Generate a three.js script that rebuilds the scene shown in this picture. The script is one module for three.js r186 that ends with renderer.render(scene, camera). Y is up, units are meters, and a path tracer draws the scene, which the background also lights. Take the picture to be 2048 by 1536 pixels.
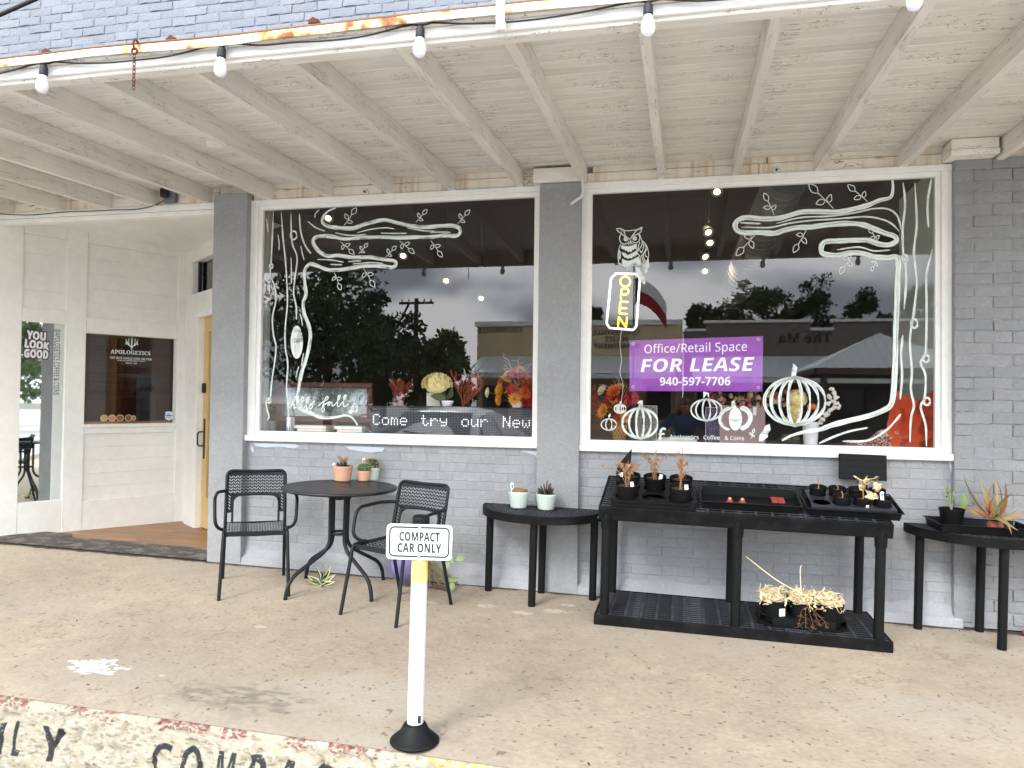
import * as THREE from 'three';
import { mergeGeometries, mergeVertices } from 'three/addons/utils/BufferGeometryUtils.js';
import { MarchingCubes } from 'three/addons/objects/MarchingCubes.js';
import { FontLoader } from 'three/addons/loaders/FontLoader.js';

// ---------------------------------------------------------------- camera, sky, sun, exposure
const scene = new THREE.Scene();
const FOCAL = 1510.5;                                   // pixels of the 2048 x 1536 photograph
const camera = new THREE.PerspectiveCamera(2 * Math.atan(768 / FOCAL) * 180 / Math.PI, 4 / 3, 0.05, 400);
camera.position.set(0, 1.40, 5.5);
camera.rotation.set(0.020277, 0.22363, 0.012075, 'YXZ');
camera.updateMatrixWorld(true);

const renderer = new THREE.WebGLRenderer({ antialias: true });
renderer.toneMapping = THREE.LinearToneMapping;
renderer.toneMappingExposure = 3.85;
renderer.shadowMap.enabled = true;

function rng(seed) { let a = seed >>> 0; return () => { a = (a + 0x6D2B79F5) | 0; let t = Math.imul(a ^ (a >>> 15), 1 | a); t = (t + Math.imul(t ^ (t >>> 7), 61 | t)) ^ t; return ((t ^ (t >>> 14)) >>> 0) / 4294967296; }; }
const hash = (x, y, z) => { let h = Math.imul(x | 0, 374761393) ^ Math.imul(y | 0, 668265263) ^ Math.imul(z | 0, 2147483647 ^ 1274126177); h = Math.imul(h ^ (h >>> 13), 1274126177); return ((h ^ (h >>> 16)) >>> 0) / 4294967296; };
const mod = (a, n) => ((a % n) + n) % n, lerp = (a, b, t) => a + (b - a) * t, sm = (t) => t * t * (3 - 2 * t);
const clamp = (v, a = 0, b = 1) => Math.min(b, Math.max(a, v)), step = (a, b, v) => sm(clamp((v - a) / (b - a)));
const PT = new Uint16Array(2048), RT = new Float32Array(4096); { const r = rng(12345); for (let i = 0; i < 1024; i++) PT[i] = PT[i + 1024] = Math.floor(r() * 1024); for (let i = 0; i < 4096; i++) RT[i] = r(); }
function vn(x, y, p = 256, s = 0, q = p) {              // tileable value noise, period p by q
  const xf = Math.floor(x), yf = Math.floor(y); let fx = x - xf, fy = y - yf; fx = fx * fx * (3 - 2 * fx); fy = fy * fy * (3 - 2 * fy);
  let i0 = xf % p, j0 = yf % q; if (i0 < 0) i0 += p; if (j0 < 0) j0 += q; const i1 = i0 + 1 >= p ? 0 : i0 + 1, j1 = j0 + 1 >= q ? 0 : j0 + 1;
  const a = PT[(i0 + s * 7) & 1023], b = PT[(i1 + s * 7) & 1023], sj = s & 3, k0 = PT[(a + j0) & 1023] * 4 + sj, k1 = PT[(b + j0) & 1023] * 4 + sj, k2 = PT[(a + j1) & 1023] * 4 + sj, k3 = PT[(b + j1) & 1023] * 4 + sj;
  const u = RT[k0] + (RT[k1] - RT[k0]) * fx, v = RT[k2] + (RT[k3] - RT[k2]) * fx; return u + (v - u) * fy;
}
function fbm(x, y, o = 4, p = 256, s = 0, q = p) { let a = 0.5, v = 0, n = 0; for (let i = 0; i < o; i++) { v += a * vn(x, y, p, s + i * 17, q); n += a; x *= 2; y *= 2; p *= 2; q *= 2; a *= 0.5; } return v / n; }
function vn3(x, y, z, s) {
  const xf = Math.floor(x), yf = Math.floor(y), zf = Math.floor(z), fx = sm(x - xf), fy = sm(y - yf), fz = sm(z - zf), X = xf + s * 57, h = (i, j, k) => RT[PT[(PT[(PT[(X + i) & 1023] + yf + j) & 1023] + zf + k) & 1023] * 4 + (s & 3)];
  return lerp(lerp(lerp(h(0, 0, 0), h(1, 0, 0), fx), lerp(h(0, 1, 0), h(1, 1, 0), fx), fy), lerp(lerp(h(0, 0, 1), h(1, 0, 1), fx), lerp(h(0, 1, 1), h(1, 1, 1), fx), fy), fz);
}
{ // overcast sky with torn grey clouds, the same in every direction
  const W = 1024, H = 512, d = new Float32Array(W * H * 4);
  for (let j = 0; j < H; j++) for (let i = 0; i < W; i++) {
    const el = ((j + 0.5) / H - 0.5) * Math.PI, az = ((i + 0.5) / W - 0.5) * 2 * Math.PI;
    const y = Math.max(0, Math.sin(el)), k = 1 / (y + 0.22), x = Math.cos(el) * Math.cos(az) * k * 2.1, z = Math.cos(el) * Math.sin(az) * k * 2.1;
    let v = 0, a = 0.5; for (let o = 0; o < 6; o++) { const f = 2 ** o; v += a * vn3(x * f, 3.3 * o, z * f, o); a *= 0.5; }
    const t = step(0.36, 0.64, v), b = lerp(0.48, 1.55, t) * (1 + 0.12 * y), p = (j * W + i) * 4;
    d[p] = b * lerp(0.88, 1.0, t); d[p + 1] = b * lerp(0.96, 1.0, t); d[p + 2] = b * lerp(1.09, 1.02, t); d[p + 3] = 1;
  }
  const t = new THREE.DataTexture(d, W, H, THREE.RGBAFormat, THREE.FloatType);
  t.mapping = THREE.EquirectangularReflectionMapping; t.magFilter = THREE.LinearFilter; t.needsUpdate = true;
  scene.background = t; scene.environment = t;
}
const sun = new THREE.DirectionalLight(new THREE.Color(1, 0.985, 0.955), 1.0);
sun.position.set(-4, 9.5, 11); sun.target.position.set(0, 0, 0); sun.castShadow = true; sun.shadow.radius = 40;
Object.assign(sun.shadow.camera, { left: -14, right: 14, top: 14, bottom: -14, near: 1, far: 60 }); sun.shadow.mapSize.set(2048, 2048);
scene.add(sun, sun.target);

// ---------------------------------------------------------------- helpers
const V = (x, y, z) => new THREE.Vector3(x, y, z);
function ray(px, py) { return V((px - 1024) / FOCAL, -(py - 768) / FOCAL, -1).applyQuaternion(camera.quaternion); }
const pz = (px, py, z) => { const r = ray(px, py); return r.multiplyScalar((z - 5.5) / r.z).add(camera.position); };        // photo pixel on the plane z
const pplane = (px, py, p, n) => { const r = ray(px, py), t = p.clone().sub(camera.position).dot(n) / r.dot(n); return r.multiplyScalar(t).add(camera.position); };
const SX = -0.019, SZ = -0.010;                          // the pavement falls to the right and to the kerb
const gy = (x, z) => SX * x + SZ * z;
const GN = V(-SX, 1, -SZ).normalize(), GQ = new THREE.Quaternion().setFromUnitVectors(V(0, 1, 0), GN);
const pg = (px, py) => pplane(px, py, V(0, 0, 0), GN);
const taken = new Map();
const numbered = (n) => { const k = taken.get(n) ?? 0; taken.set(n, k + 1); return k ? n + '_' + String(k).padStart(3, '0') : n; };
function shade(o) { o.traverse((m) => { if (m.isMesh) { m.castShadow = true; m.receiveShadow = true; } }); return o; }
function tag(o, label, category, group, kind) { o.userData = { ...(label && { label }), ...(category && { category }), ...(group && { group }), ...(kind && { kind }) }; return o; }
function thing(name, label, category, pos = [0, 0, 0], group) { const g = new THREE.Group(); g.name = numbered(name); g.position.set(...pos); scene.add(g); return tag(g, label, category, group); }
function part(name, geo, mat, parent, label) { const m = new THREE.Mesh(geo, mat); m.name = name; m.castShadow = m.receiveShadow = true; if (label) m.userData.label = label; (parent ?? scene).add(m); return m; }
function solo(name, geo, mat, label, category, group) { const m = part(numbered(name), geo, mat); return tag(m, label, category, group); }
function struct(name, geo, mat) { const m = part(name, geo, mat); return tag(m, null, null, null, 'structure'); }
const sub = (name, parent) => { const g = new THREE.Group(); g.name = name; parent.add(g); return g; };
const onGround = (g, x, z, yaw = 0) => { g.position.set(x, gy(x, z), z); g.quaternion.copy(GQ).multiply(new THREE.Quaternion().setFromAxisAngle(V(0, 1, 0), yaw)); return g; };

function uvm(g, du = 0, dv = 0) {                        // uv in metres, projected along the main axis of each face
  g = g.index ? g.toNonIndexed() : g;
  const p = g.attributes.position, uv = new Float32Array(p.count * 2), a = V(), b = V(), c = V(), n = V();
  for (let i = 0; i < p.count; i += 3) {
    a.fromBufferAttribute(p, i); b.fromBufferAttribute(p, i + 1); c.fromBufferAttribute(p, i + 2);
    n.subVectors(b, a).cross(c.clone().sub(a)); const x = Math.abs(n.x), y = Math.abs(n.y), z = Math.abs(n.z);
    [a, b, c].forEach((q, k) => { uv[(i + k) * 2] = (x > y && x > z ? q.z : q.x) + du; uv[(i + k) * 2 + 1] = (y >= x && y >= z ? q.z : q.y) + dv; });
  }
  g.setAttribute('uv', new THREE.BufferAttribute(uv, 2));
  return g;
}
function merge(list) {
  list = list.map((g) => { g = g.index ? g.toNonIndexed() : g; for (const k of Object.keys(g.attributes)) if (!['position', 'normal', 'uv'].includes(k)) g.deleteAttribute(k); if (!g.attributes.normal) g.computeVertexNormals(); if (!g.attributes.uv) g.setAttribute('uv', new THREE.BufferAttribute(new Float32Array(g.attributes.position.count * 2), 2)); return g; });
  return mergeGeometries(list);
}
function cbox(w, h, d, c = 0.003) {                      // a chamfered box about the origin
  c = Math.min(c, w / 3, h / 3, d / 3); const X = w / 2, Y = h / 2, Z = d / 2, P = [], S = [-1, 1];
  const quad = (a, b, e, f) => { const n = V().subVectors(b, a).cross(V().subVectors(e, a)), m = V().add(a).add(b).add(e).add(f); if (n.dot(m) < 0) [b, f] = [f, b]; P.push(a, b, e, a, e, f); };
  for (const s of S) {
    quad(V(s * X, -Y + c, -Z + c), V(s * X, Y - c, -Z + c), V(s * X, Y - c, Z - c), V(s * X, -Y + c, Z - c));
    quad(V(-X + c, s * Y, -Z + c), V(X - c, s * Y, -Z + c), V(X - c, s * Y, Z - c), V(-X + c, s * Y, Z - c));
    quad(V(-X + c, -Y + c, s * Z), V(X - c, -Y + c, s * Z), V(X - c, Y - c, s * Z), V(-X + c, Y - c, s * Z));
    for (const t of S) {
      quad(V(s * X, t * (Y - c), -Z + c), V(s * X, t * (Y - c), Z - c), V(s * (X - c), t * Y, Z - c), V(s * (X - c), t * Y, -Z + c));
      quad(V(s * X, -Y + c, t * (Z - c)), V(s * X, Y - c, t * (Z - c)), V(s * (X - c), Y - c, t * Z), V(s * (X - c), -Y + c, t * Z));
      quad(V(-X + c, s * Y, t * (Z - c)), V(X - c, s * Y, t * (Z - c)), V(X - c, s * (Y - c), t * Z), V(-X + c, s * (Y - c), t * Z));
      for (const u of S) { const a = V(s * X, t * (Y - c), u * (Z - c)), b = V(s * (X - c), t * Y, u * (Z - c)), e = V(s * (X - c), t * (Y - c), u * Z); if (V().subVectors(b, a).cross(V().subVectors(e, a)).dot(a) < 0) P.push(a, e, b); else P.push(a, b, e); }
    }
  }
  const g = new THREE.BufferGeometry(), f = new Float32Array(P.length * 3); P.forEach((v, i) => v.toArray(f, i * 3));
  g.setAttribute('position', new THREE.BufferAttribute(f, 3)); g.computeVertexNormals(); return uvm(g);
}
const bx = (x0, x1, y0, y1, z0, z1, c = 0.003) => uvm(cbox(x1 - x0, y1 - y0, z1 - z0, c).translate((x0 + x1) / 2, (y0 + y1) / 2, (z0 + z1) / 2));
function cyl(p, q, r0, r1 = r0, n = 12, caps = true) {
  const d = V().subVectors(q, p), g = new THREE.CylinderGeometry(r1, r0, d.length(), n, 1, !caps);
  return g.applyQuaternion(new THREE.Quaternion().setFromUnitVectors(V(0, 1, 0), d.clone().normalize())).translate((p.x + q.x) / 2, (p.y + q.y) / 2, (p.z + q.z) / 2);
}
const curve = (pts, t = 0.5) => new THREE.CatmullRomCurve3(pts, false, 'catmullrom', t);
const tube = (pts, r, seg = pts.length * 5, n = 8, t = 0.5) => { const c = curve(pts, t), g = new THREE.TubeGeometry(c, seg, r, n); const cap = (u) => { const s = new THREE.SphereGeometry(r, n, 4); return s.translate(...c.getPoint(u).toArray()); }; return merge([g, cap(0), cap(1)]); };
function bent(pts, r, rad, n = 8) {                      // a tube through straight runs with rounded corners
  const path = new THREE.CurvePath(); let last = pts[0];
  for (let i = 1; i < pts.length; i++) {
    if (i === pts.length - 1) { path.add(new THREE.LineCurve3(last, pts[i])); break; }
    const a = pts[i].clone().add(pts[i - 1].clone().sub(pts[i]).setLength(rad)), b = pts[i].clone().add(pts[i + 1].clone().sub(pts[i]).setLength(rad));
    path.add(new THREE.LineCurve3(last, a)); path.add(new THREE.QuadraticBezierCurve3(a, pts[i], b)); last = b;
  }
  const poly = []; for (const c of path.curves) { const k = c.isLineCurve3 ? 1 : 6; for (let i = 0; i < k; i++) poly.push(c.getPoint(i / k)); } poly.push(pts[pts.length - 1]);
  const g = new THREE.TubeGeometry(new Poly(poly), (poly.length - 1) * 2, r, n), cap = (p) => new THREE.SphereGeometry(r, n, 4).translate(p.x, p.y, p.z);
  return merge([g, cap(pts[0]), cap(pts[pts.length - 1])]);
}
class Poly extends THREE.Curve { constructor(p) { super(); this.p = p; } getPoint(t, o = V()) { const k = t * (this.p.length - 1), i = Math.min(this.p.length - 2, Math.floor(k)); return o.lerpVectors(this.p[i], this.p[i + 1], k - i); } getPointAt(t, o) { return this.getPoint(t, o); } getTangentAt(t, o) { return this.getTangent(t, o); } }
const lathe = (prof, n = 24) => new THREE.LatheGeometry(prof.map((p) => new THREE.Vector2(p[0], p[1])), n);
const sphere = (x, y, z, r, a = 10, b = 7) => new THREE.SphereGeometry(r, a, b).translate(x, y, z);
function blob(rx, ry, rz, amp, seed, n = 3) {            // a lumpy ball
  const g = new THREE.IcosahedronGeometry(1, n), p = g.attributes.position;
  for (let i = 0; i < p.count; i++) { const x = p.getX(i), y = p.getY(i), z = p.getZ(i), k = 1 + amp * (2 * vn3(x * 2 + 9, y * 2 + 9, z * 2 + 9, seed) - 1) + amp * 0.5 * (2 * vn3(x * 5 + 9, y * 5 + 9, z * 5 + 9, seed + 3) - 1); p.setXYZ(i, x * k * rx, y * k * ry, z * k * rz); }
  g.computeVertexNormals(); return g;
}
function leafGeo(len, wid, bend = 0.2, curl = 0, n = 5) { // a pointed leaf from the origin along +y, its face to +z
  const P = [], I = [];
  for (let i = 0; i <= n; i++) { const t = i / n, w = wid * Math.sin(Math.PI * Math.min(0.98, t * 0.9 + 0.08)) * 0.5 * (1 - t * t * 0.4), y = len * t, z = -bend * len * t * t + curl * Math.sin(t * 5) * len * 0.1; P.push(-w, y, z + w * 0.35, 0, y, z, w, y, z + w * 0.35); }
  for (let i = 0; i < n; i++) { const a = i * 3; I.push(a, a + 1, a + 4, a, a + 4, a + 3, a + 1, a + 2, a + 5, a + 1, a + 5, a + 4); }
  const g = new THREE.BufferGeometry(); g.setAttribute('position', new THREE.Float32BufferAttribute(P, 3)); g.setIndex(I); g.computeVertexNormals(); return g;
}
const aim = (g, p, dir, roll = 0, s = 1) => g.clone().scale(s, s, s).rotateY(roll).applyQuaternion(new THREE.Quaternion().setFromUnitVectors(V(0, 1, 0), dir.clone().normalize())).translate(p.x, p.y, p.z);

// ---------------------------------------------------------------- textures and materials
function dtex(w, h, fn, { srgb = true, size = [1, 1] } = {}) {  // fn(u, v) gives 0..1 rgb or one grey; size = metres covered
  const d = new Uint8Array(w * h * 4);
  for (let j = 0; j < h; j++) for (let i = 0; i < w; i++) { let c = fn((i + 0.5) / w, (j + 0.5) / h); if (typeof c === 'number') c = [c, c, c]; const p = (j * w + i) * 4; d[p] = clamp(c[0]) * 255; d[p + 1] = clamp(c[1]) * 255; d[p + 2] = clamp(c[2]) * 255; d[p + 3] = 255; }
  const t = new THREE.DataTexture(d, w, h); t.wrapS = t.wrapT = THREE.RepeatWrapping; t.magFilter = THREE.LinearFilter; t.repeat.set(1 / size[0], 1 / size[1]); if (srgb) t.colorSpace = THREE.SRGBColorSpace; t.needsUpdate = true; return t;
}
function ctex(w, h, draw) { const c = document.createElement('canvas'); c.width = w; c.height = h; draw(c.getContext('2d'), w, h); const t = new THREE.CanvasTexture(c); t.colorSpace = THREE.SRGBColorSpace; t.magFilter = THREE.LinearFilter; return t; }
const hex = (h) => { const c = new THREE.Color(h); return c; };
const std = (color, roughness = 0.8, o = {}) => new THREE.MeshStandardMaterial({ color, roughness, side: THREE.DoubleSide, ...o });
const dull = (h, roughness, specularIntensity, o = {}) => new THREE.MeshPhysicalMaterial({ color: hex(h), roughness, specularIntensity, side: THREE.DoubleSide, ...o });
const T = {};
T.stucco = dtex(512, 512, (u, v) => 0.55 * fbm(u * 12, v * 12, 4, 12, 1) + 0.45 * fbm(u * 70, v * 70, 3, 70, 5), { srgb: false, size: [1, 1] });
T.mottle = dtex(512, 512, (u, v) => { const a = fbm(u * 4, v * 4, 5, 4, 3), b = fbm(u * 40, v * 40, 3, 40, 9); const k = 0.91 + 0.09 * a + 0.04 * (b - 0.5); return [k, k, k * 0.99]; }, { size: [1.7, 1.7] });
T.brickPaint = dtex(512, 512, (u, v) => { const a = fbm(u * 6, v * 6, 5, 6, 31), b = fbm(u * 60, v * 60, 3, 60, 37), s = step(0.74, 0.8, fbm(u * 90, v * 90, 2, 90, 33)); const k = 0.88 + 0.1 * a + 0.06 * (b - 0.5) + 0.08 * s; return [k, k, k]; }, { size: [1.3, 1.3] });
const crack = (u, v, su, sv, s) => { const w = fbm(u * su * 0.5, v * sv * 0.25, 3, su * 0.5, s + 40, sv * 0.25), n = fbm(u * su, v * sv, 4, su, s, sv); return step(0.022, 0.004, Math.abs(n - 0.5)) * step(0.56, 0.68, w); };
T.oldWood = dtex(1024, 1024, (u, v) => { const c = crack(u, v, 14, 120, 51), f = fbm(u * 8, v * 80, 4, 8, 57, 80), m = fbm(u * 5, v * 5, 4, 5, 71), k = 0.90 + 0.09 * m + 0.07 * (f - 0.5); const d = 0.45 * c; return [k * (1 - d), k * (0.99 - d), k * (0.97 - d)]; }, { size: [1.6, 1.6] });
T.oldWoodB = dtex(1024, 1024, (u, v) => 0.5 * fbm(u * 8, v * 60, 4, 8, 57, 60) + 0.3 * fbm(u * 40, v * 90, 3, 40, 59, 90) - 0.5 * crack(u, v, 14, 120, 51) + 0.3, { srgb: false, size: [1.6, 1.6] });
T.drip = dtex(1024, 256, (u, v) => { // brown water stains that run down the boards over the windows
  const m = fbm(u * 10, v * 4, 4, 10, 77, 4), run = Math.pow(fbm(u * 90, 0.5 + v * 1.2, 2, 90, 81), 2.2) * 2.2 * step(0.35, 0.6, fbm(u * 9, 3, 3, 9, 83)), c = crack(u, v, 12, 14, 85); const k = 0.92 + 0.08 * m; return [k - 0.09 * run - 0.5 * c, k - 0.01 - 0.14 * run - 0.52 * c, k - 0.03 - 0.18 * run - 0.5 * c]; }, { size: [2.2, 0.55] });
T.rust = dtex(1024, 128, (u, v) => { const a = fbm(u * 14, v * 3, 5, 14, 91, 3), b = fbm(u * 60, v * 8, 3, 60, 93, 8), r = step(0.45, 0.66, a * 0.75 + b * 0.3), r2 = step(0.56, 0.70, a * 0.6 + b * 0.45); const w = [0.93, 0.90, 0.82], o = [0.86, 0.62, 0.33], k = [0.45, 0.22, 0.12]; return [0, 1, 2].map((i) => lerp(lerp(w[i], o[i], r), k[i], r2 * 0.8)); }, { size: [2.4, 0.3] });
T.plank = dtex(1024, 512, (u, v) => { const row = Math.floor(v * 4), o = hash(row, 5, 7), g = fbm(u * 3 + o * 9, v * 60, 4, 256, 101, 60), q = fbm(u * 2 + o * 5, v * 12, 3, 256, 103, 12), k = 0.65 + 0.5 * (g - 0.5) + 0.5 * (q - 0.5) + 0.18 * (o - 0.5); return [0.66 * k + 0.30, 0.52 * k + 0.24, 0.40 * k + 0.17]; }, { size: [1.2, 0.52] });
T.plastic = dtex(512, 512, (u, v) => { const a = fbm(u * 5, v * 5, 5, 5, 111), b = fbm(u * 80, v * 80, 2, 80, 113); const w = step(0.5, 0.72, fbm(u * 9, v * 9, 4, 9, 115)); return 0.42 + 0.45 * a * a + 0.3 * w * (0.4 + 0.6 * b) + 0.2 * step(0.72, 0.8, b); }, { size: [0.6, 0.6] });
T.asphalt = dtex(512, 512, (u, v) => { const k = 0.68 + 0.2 * fbm(u * 90, v * 90, 2, 90, 121) + 0.16 * fbm(u * 5, v * 5, 4, 5, 123); return [k, k, k * 1.01]; }, { size: [3, 3] });
T.white1 = (() => { const t = T.mottle.clone(); t.repeat.set(0.8, 0.8); return t; })();
const M = {
  white: std(hex('#f6f6f3'), 0.55, { map: T.mottle, bumpMap: T.stucco, bumpScale: 0.0012 }),
  frame: std(hex('#fafafa'), 0.45, { map: T.white1, bumpMap: T.stucco, bumpScale: 0.0008 }),
  cream: std(hex('#f0efed'), 0.75, { map: T.oldWood, bumpMap: T.oldWoodB, bumpScale: 0.004 }),
  creamB: std(hex('#eae9e6'), 0.75, { map: T.oldWood, bumpMap: T.oldWoodB, bumpScale: 0.004 }),
  creamC: std(hex('#f3f2ef'), 0.75, { map: T.oldWood, bumpMap: T.oldWoodB, bumpScale: 0.004 }),
  drip: std(hex('#f2eee6'), 0.75, { map: T.drip, bumpMap: T.oldWoodB, bumpScale: 0.004 }),
  grey: std(hex('#a0a2a5'), 0.6, { map: T.brickPaint, bumpMap: T.stucco, bumpScale: 0.003 }),
  greyB: std(hex('#9da0a4'), 0.6, { map: T.brickPaint, bumpMap: T.stucco, bumpScale: 0.004 }),
  greyC: std(hex('#a3a5a8'), 0.6, { map: T.brickPaint, bumpMap: T.stucco, bumpScale: 0.004 }),
  mortar: std(hex('#9fa1a4'), 0.7, { map: T.brickPaint, bumpMap: T.stucco, bumpScale: 0.004 }),
  rough: std(hex('#939496'), 0.65, { map: T.brickPaint, bumpMap: T.stucco, bumpScale: 0.006 }),
  roughB: std(hex('#8e9092'), 0.65, { map: T.brickPaint, bumpMap: T.stucco, bumpScale: 0.006 }),
  pillar: std(hex('#9a9c9d'), 0.6, { map: T.brickPaint, bumpMap: T.stucco, bumpScale: 0.006 }),
  blue: std(hex('#7e858f'), 0.7, { map: T.brickPaint, bumpMap: T.stucco, bumpScale: 0.006 }),
  blueB: std(hex('#838a94'), 0.7, { map: T.brickPaint, bumpMap: T.stucco, bumpScale: 0.006 }),
  blueM: std(hex('#7c838d'), 0.8, { map: T.brickPaint, bumpMap: T.stucco, bumpScale: 0.006 }),
  rust: std(hex('#ffffff'), 0.6, { map: T.rust, metalness: 0.1 }),
  rustDark: std(hex('#5a2a1e'), 0.85),
  blackMetal: dull('#1a1c1f', 0.5, 0.5),
  sheet: dull('#1e2024', 0.55, 0.5),
  rustLip: std(hex('#86705e'), 0.85, { map: T.rust }),
  tableTop: std(hex('#38383a'), 0.42, { map: T.plastic, metalness: 0.1 }),
  plastic: dull('#222326', 0.6, 0.3, { map: T.plastic }),
  plasticSmooth: dull('#101112', 0.5, 0.35), bars: dull('#5a5d62', 0.55, 0.4, { map: T.plastic }),
  rubber: dull('#0f1011', 0.55, 0.4),
  whitePlastic: std(hex('#f0f1f2'), 0.35),
  cable: std(hex('#1a1c20'), 0.6),
  soil: std(hex('#3a2b20'), 1),
  terracotta: std(hex('#d3a288'), 0.7, { map: T.mottle }),
  palePot: std(hex('#bccac1'), 0.35),
  glass: new THREE.MeshPhysicalMaterial({ color: 0xffffff, transmission: 1, thickness: 0, roughness: 0.0, ior: 1.72, side: THREE.DoubleSide }),
  mirror: std(hex('#e6ecec'), 0.02, { metalness: 1 }),
  paintWhite: std(hex('#e6efe9'), 0.75), brushWhite: std(hex('#e6efe9'), 0.75, { transparent: true, alphaMap: dtex(256, 128, (u, v) => { const s = fbm(u * 3, v * 26, 3, 3, 131, 26), b = fbm(u * 9, v * 5, 3, 9, 133, 5); return clamp(0.98 - 0.75 * step(0.55, 0.8, s) - 0.35 * step(0.55, 0.75, b)); }, { srgb: false, size: [0.35, 1] }) }),
  asphalt: std(hex('#b9b4aa'), 0.95, { map: T.asphalt }),
  postPlastic: std(hex('#dcdee1'), 0.45, { map: dtex(256, 512, (u, v) => { const a = fbm(u * 6, v * 10, 4, 6, 141, 10), s = step(0.62, 0.72, fbm(u * 20, v * 60, 3, 20, 143, 60)), d = step(0.6, 0.75, fbm(u * 8, v * 24, 4, 8, 145, 24)); const k = 0.93 + 0.06 * a - 0.12 * s * d - 0.05 * d; return [k, k, k * 0.99]; }, { size: [0.21, 0.9] }) }),
  bulb: new THREE.MeshPhysicalMaterial({ color: hex('#f1eef6'), roughness: 0.25, transmission: 0.25, thickness: 0 }),
};
const font = await new FontLoader().loadAsync('fonts/droid/droid_sans_bold.typeface.json');
const fontR = await new FontLoader().loadAsync('fonts/droid/droid_sans_regular.typeface.json');
const fontS = await new FontLoader().loadAsync('fonts/droid/droid_serif_bold.typeface.json');
function textGeo(str, size, f = font) { const g = new THREE.ShapeGeometry(f.generateShapes(str, size), 4); g.computeBoundingBox(); const b = g.boundingBox; return g.translate(-(b.min.x + b.max.x) / 2, -(b.min.y + b.max.y) / 2, 0); }
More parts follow.
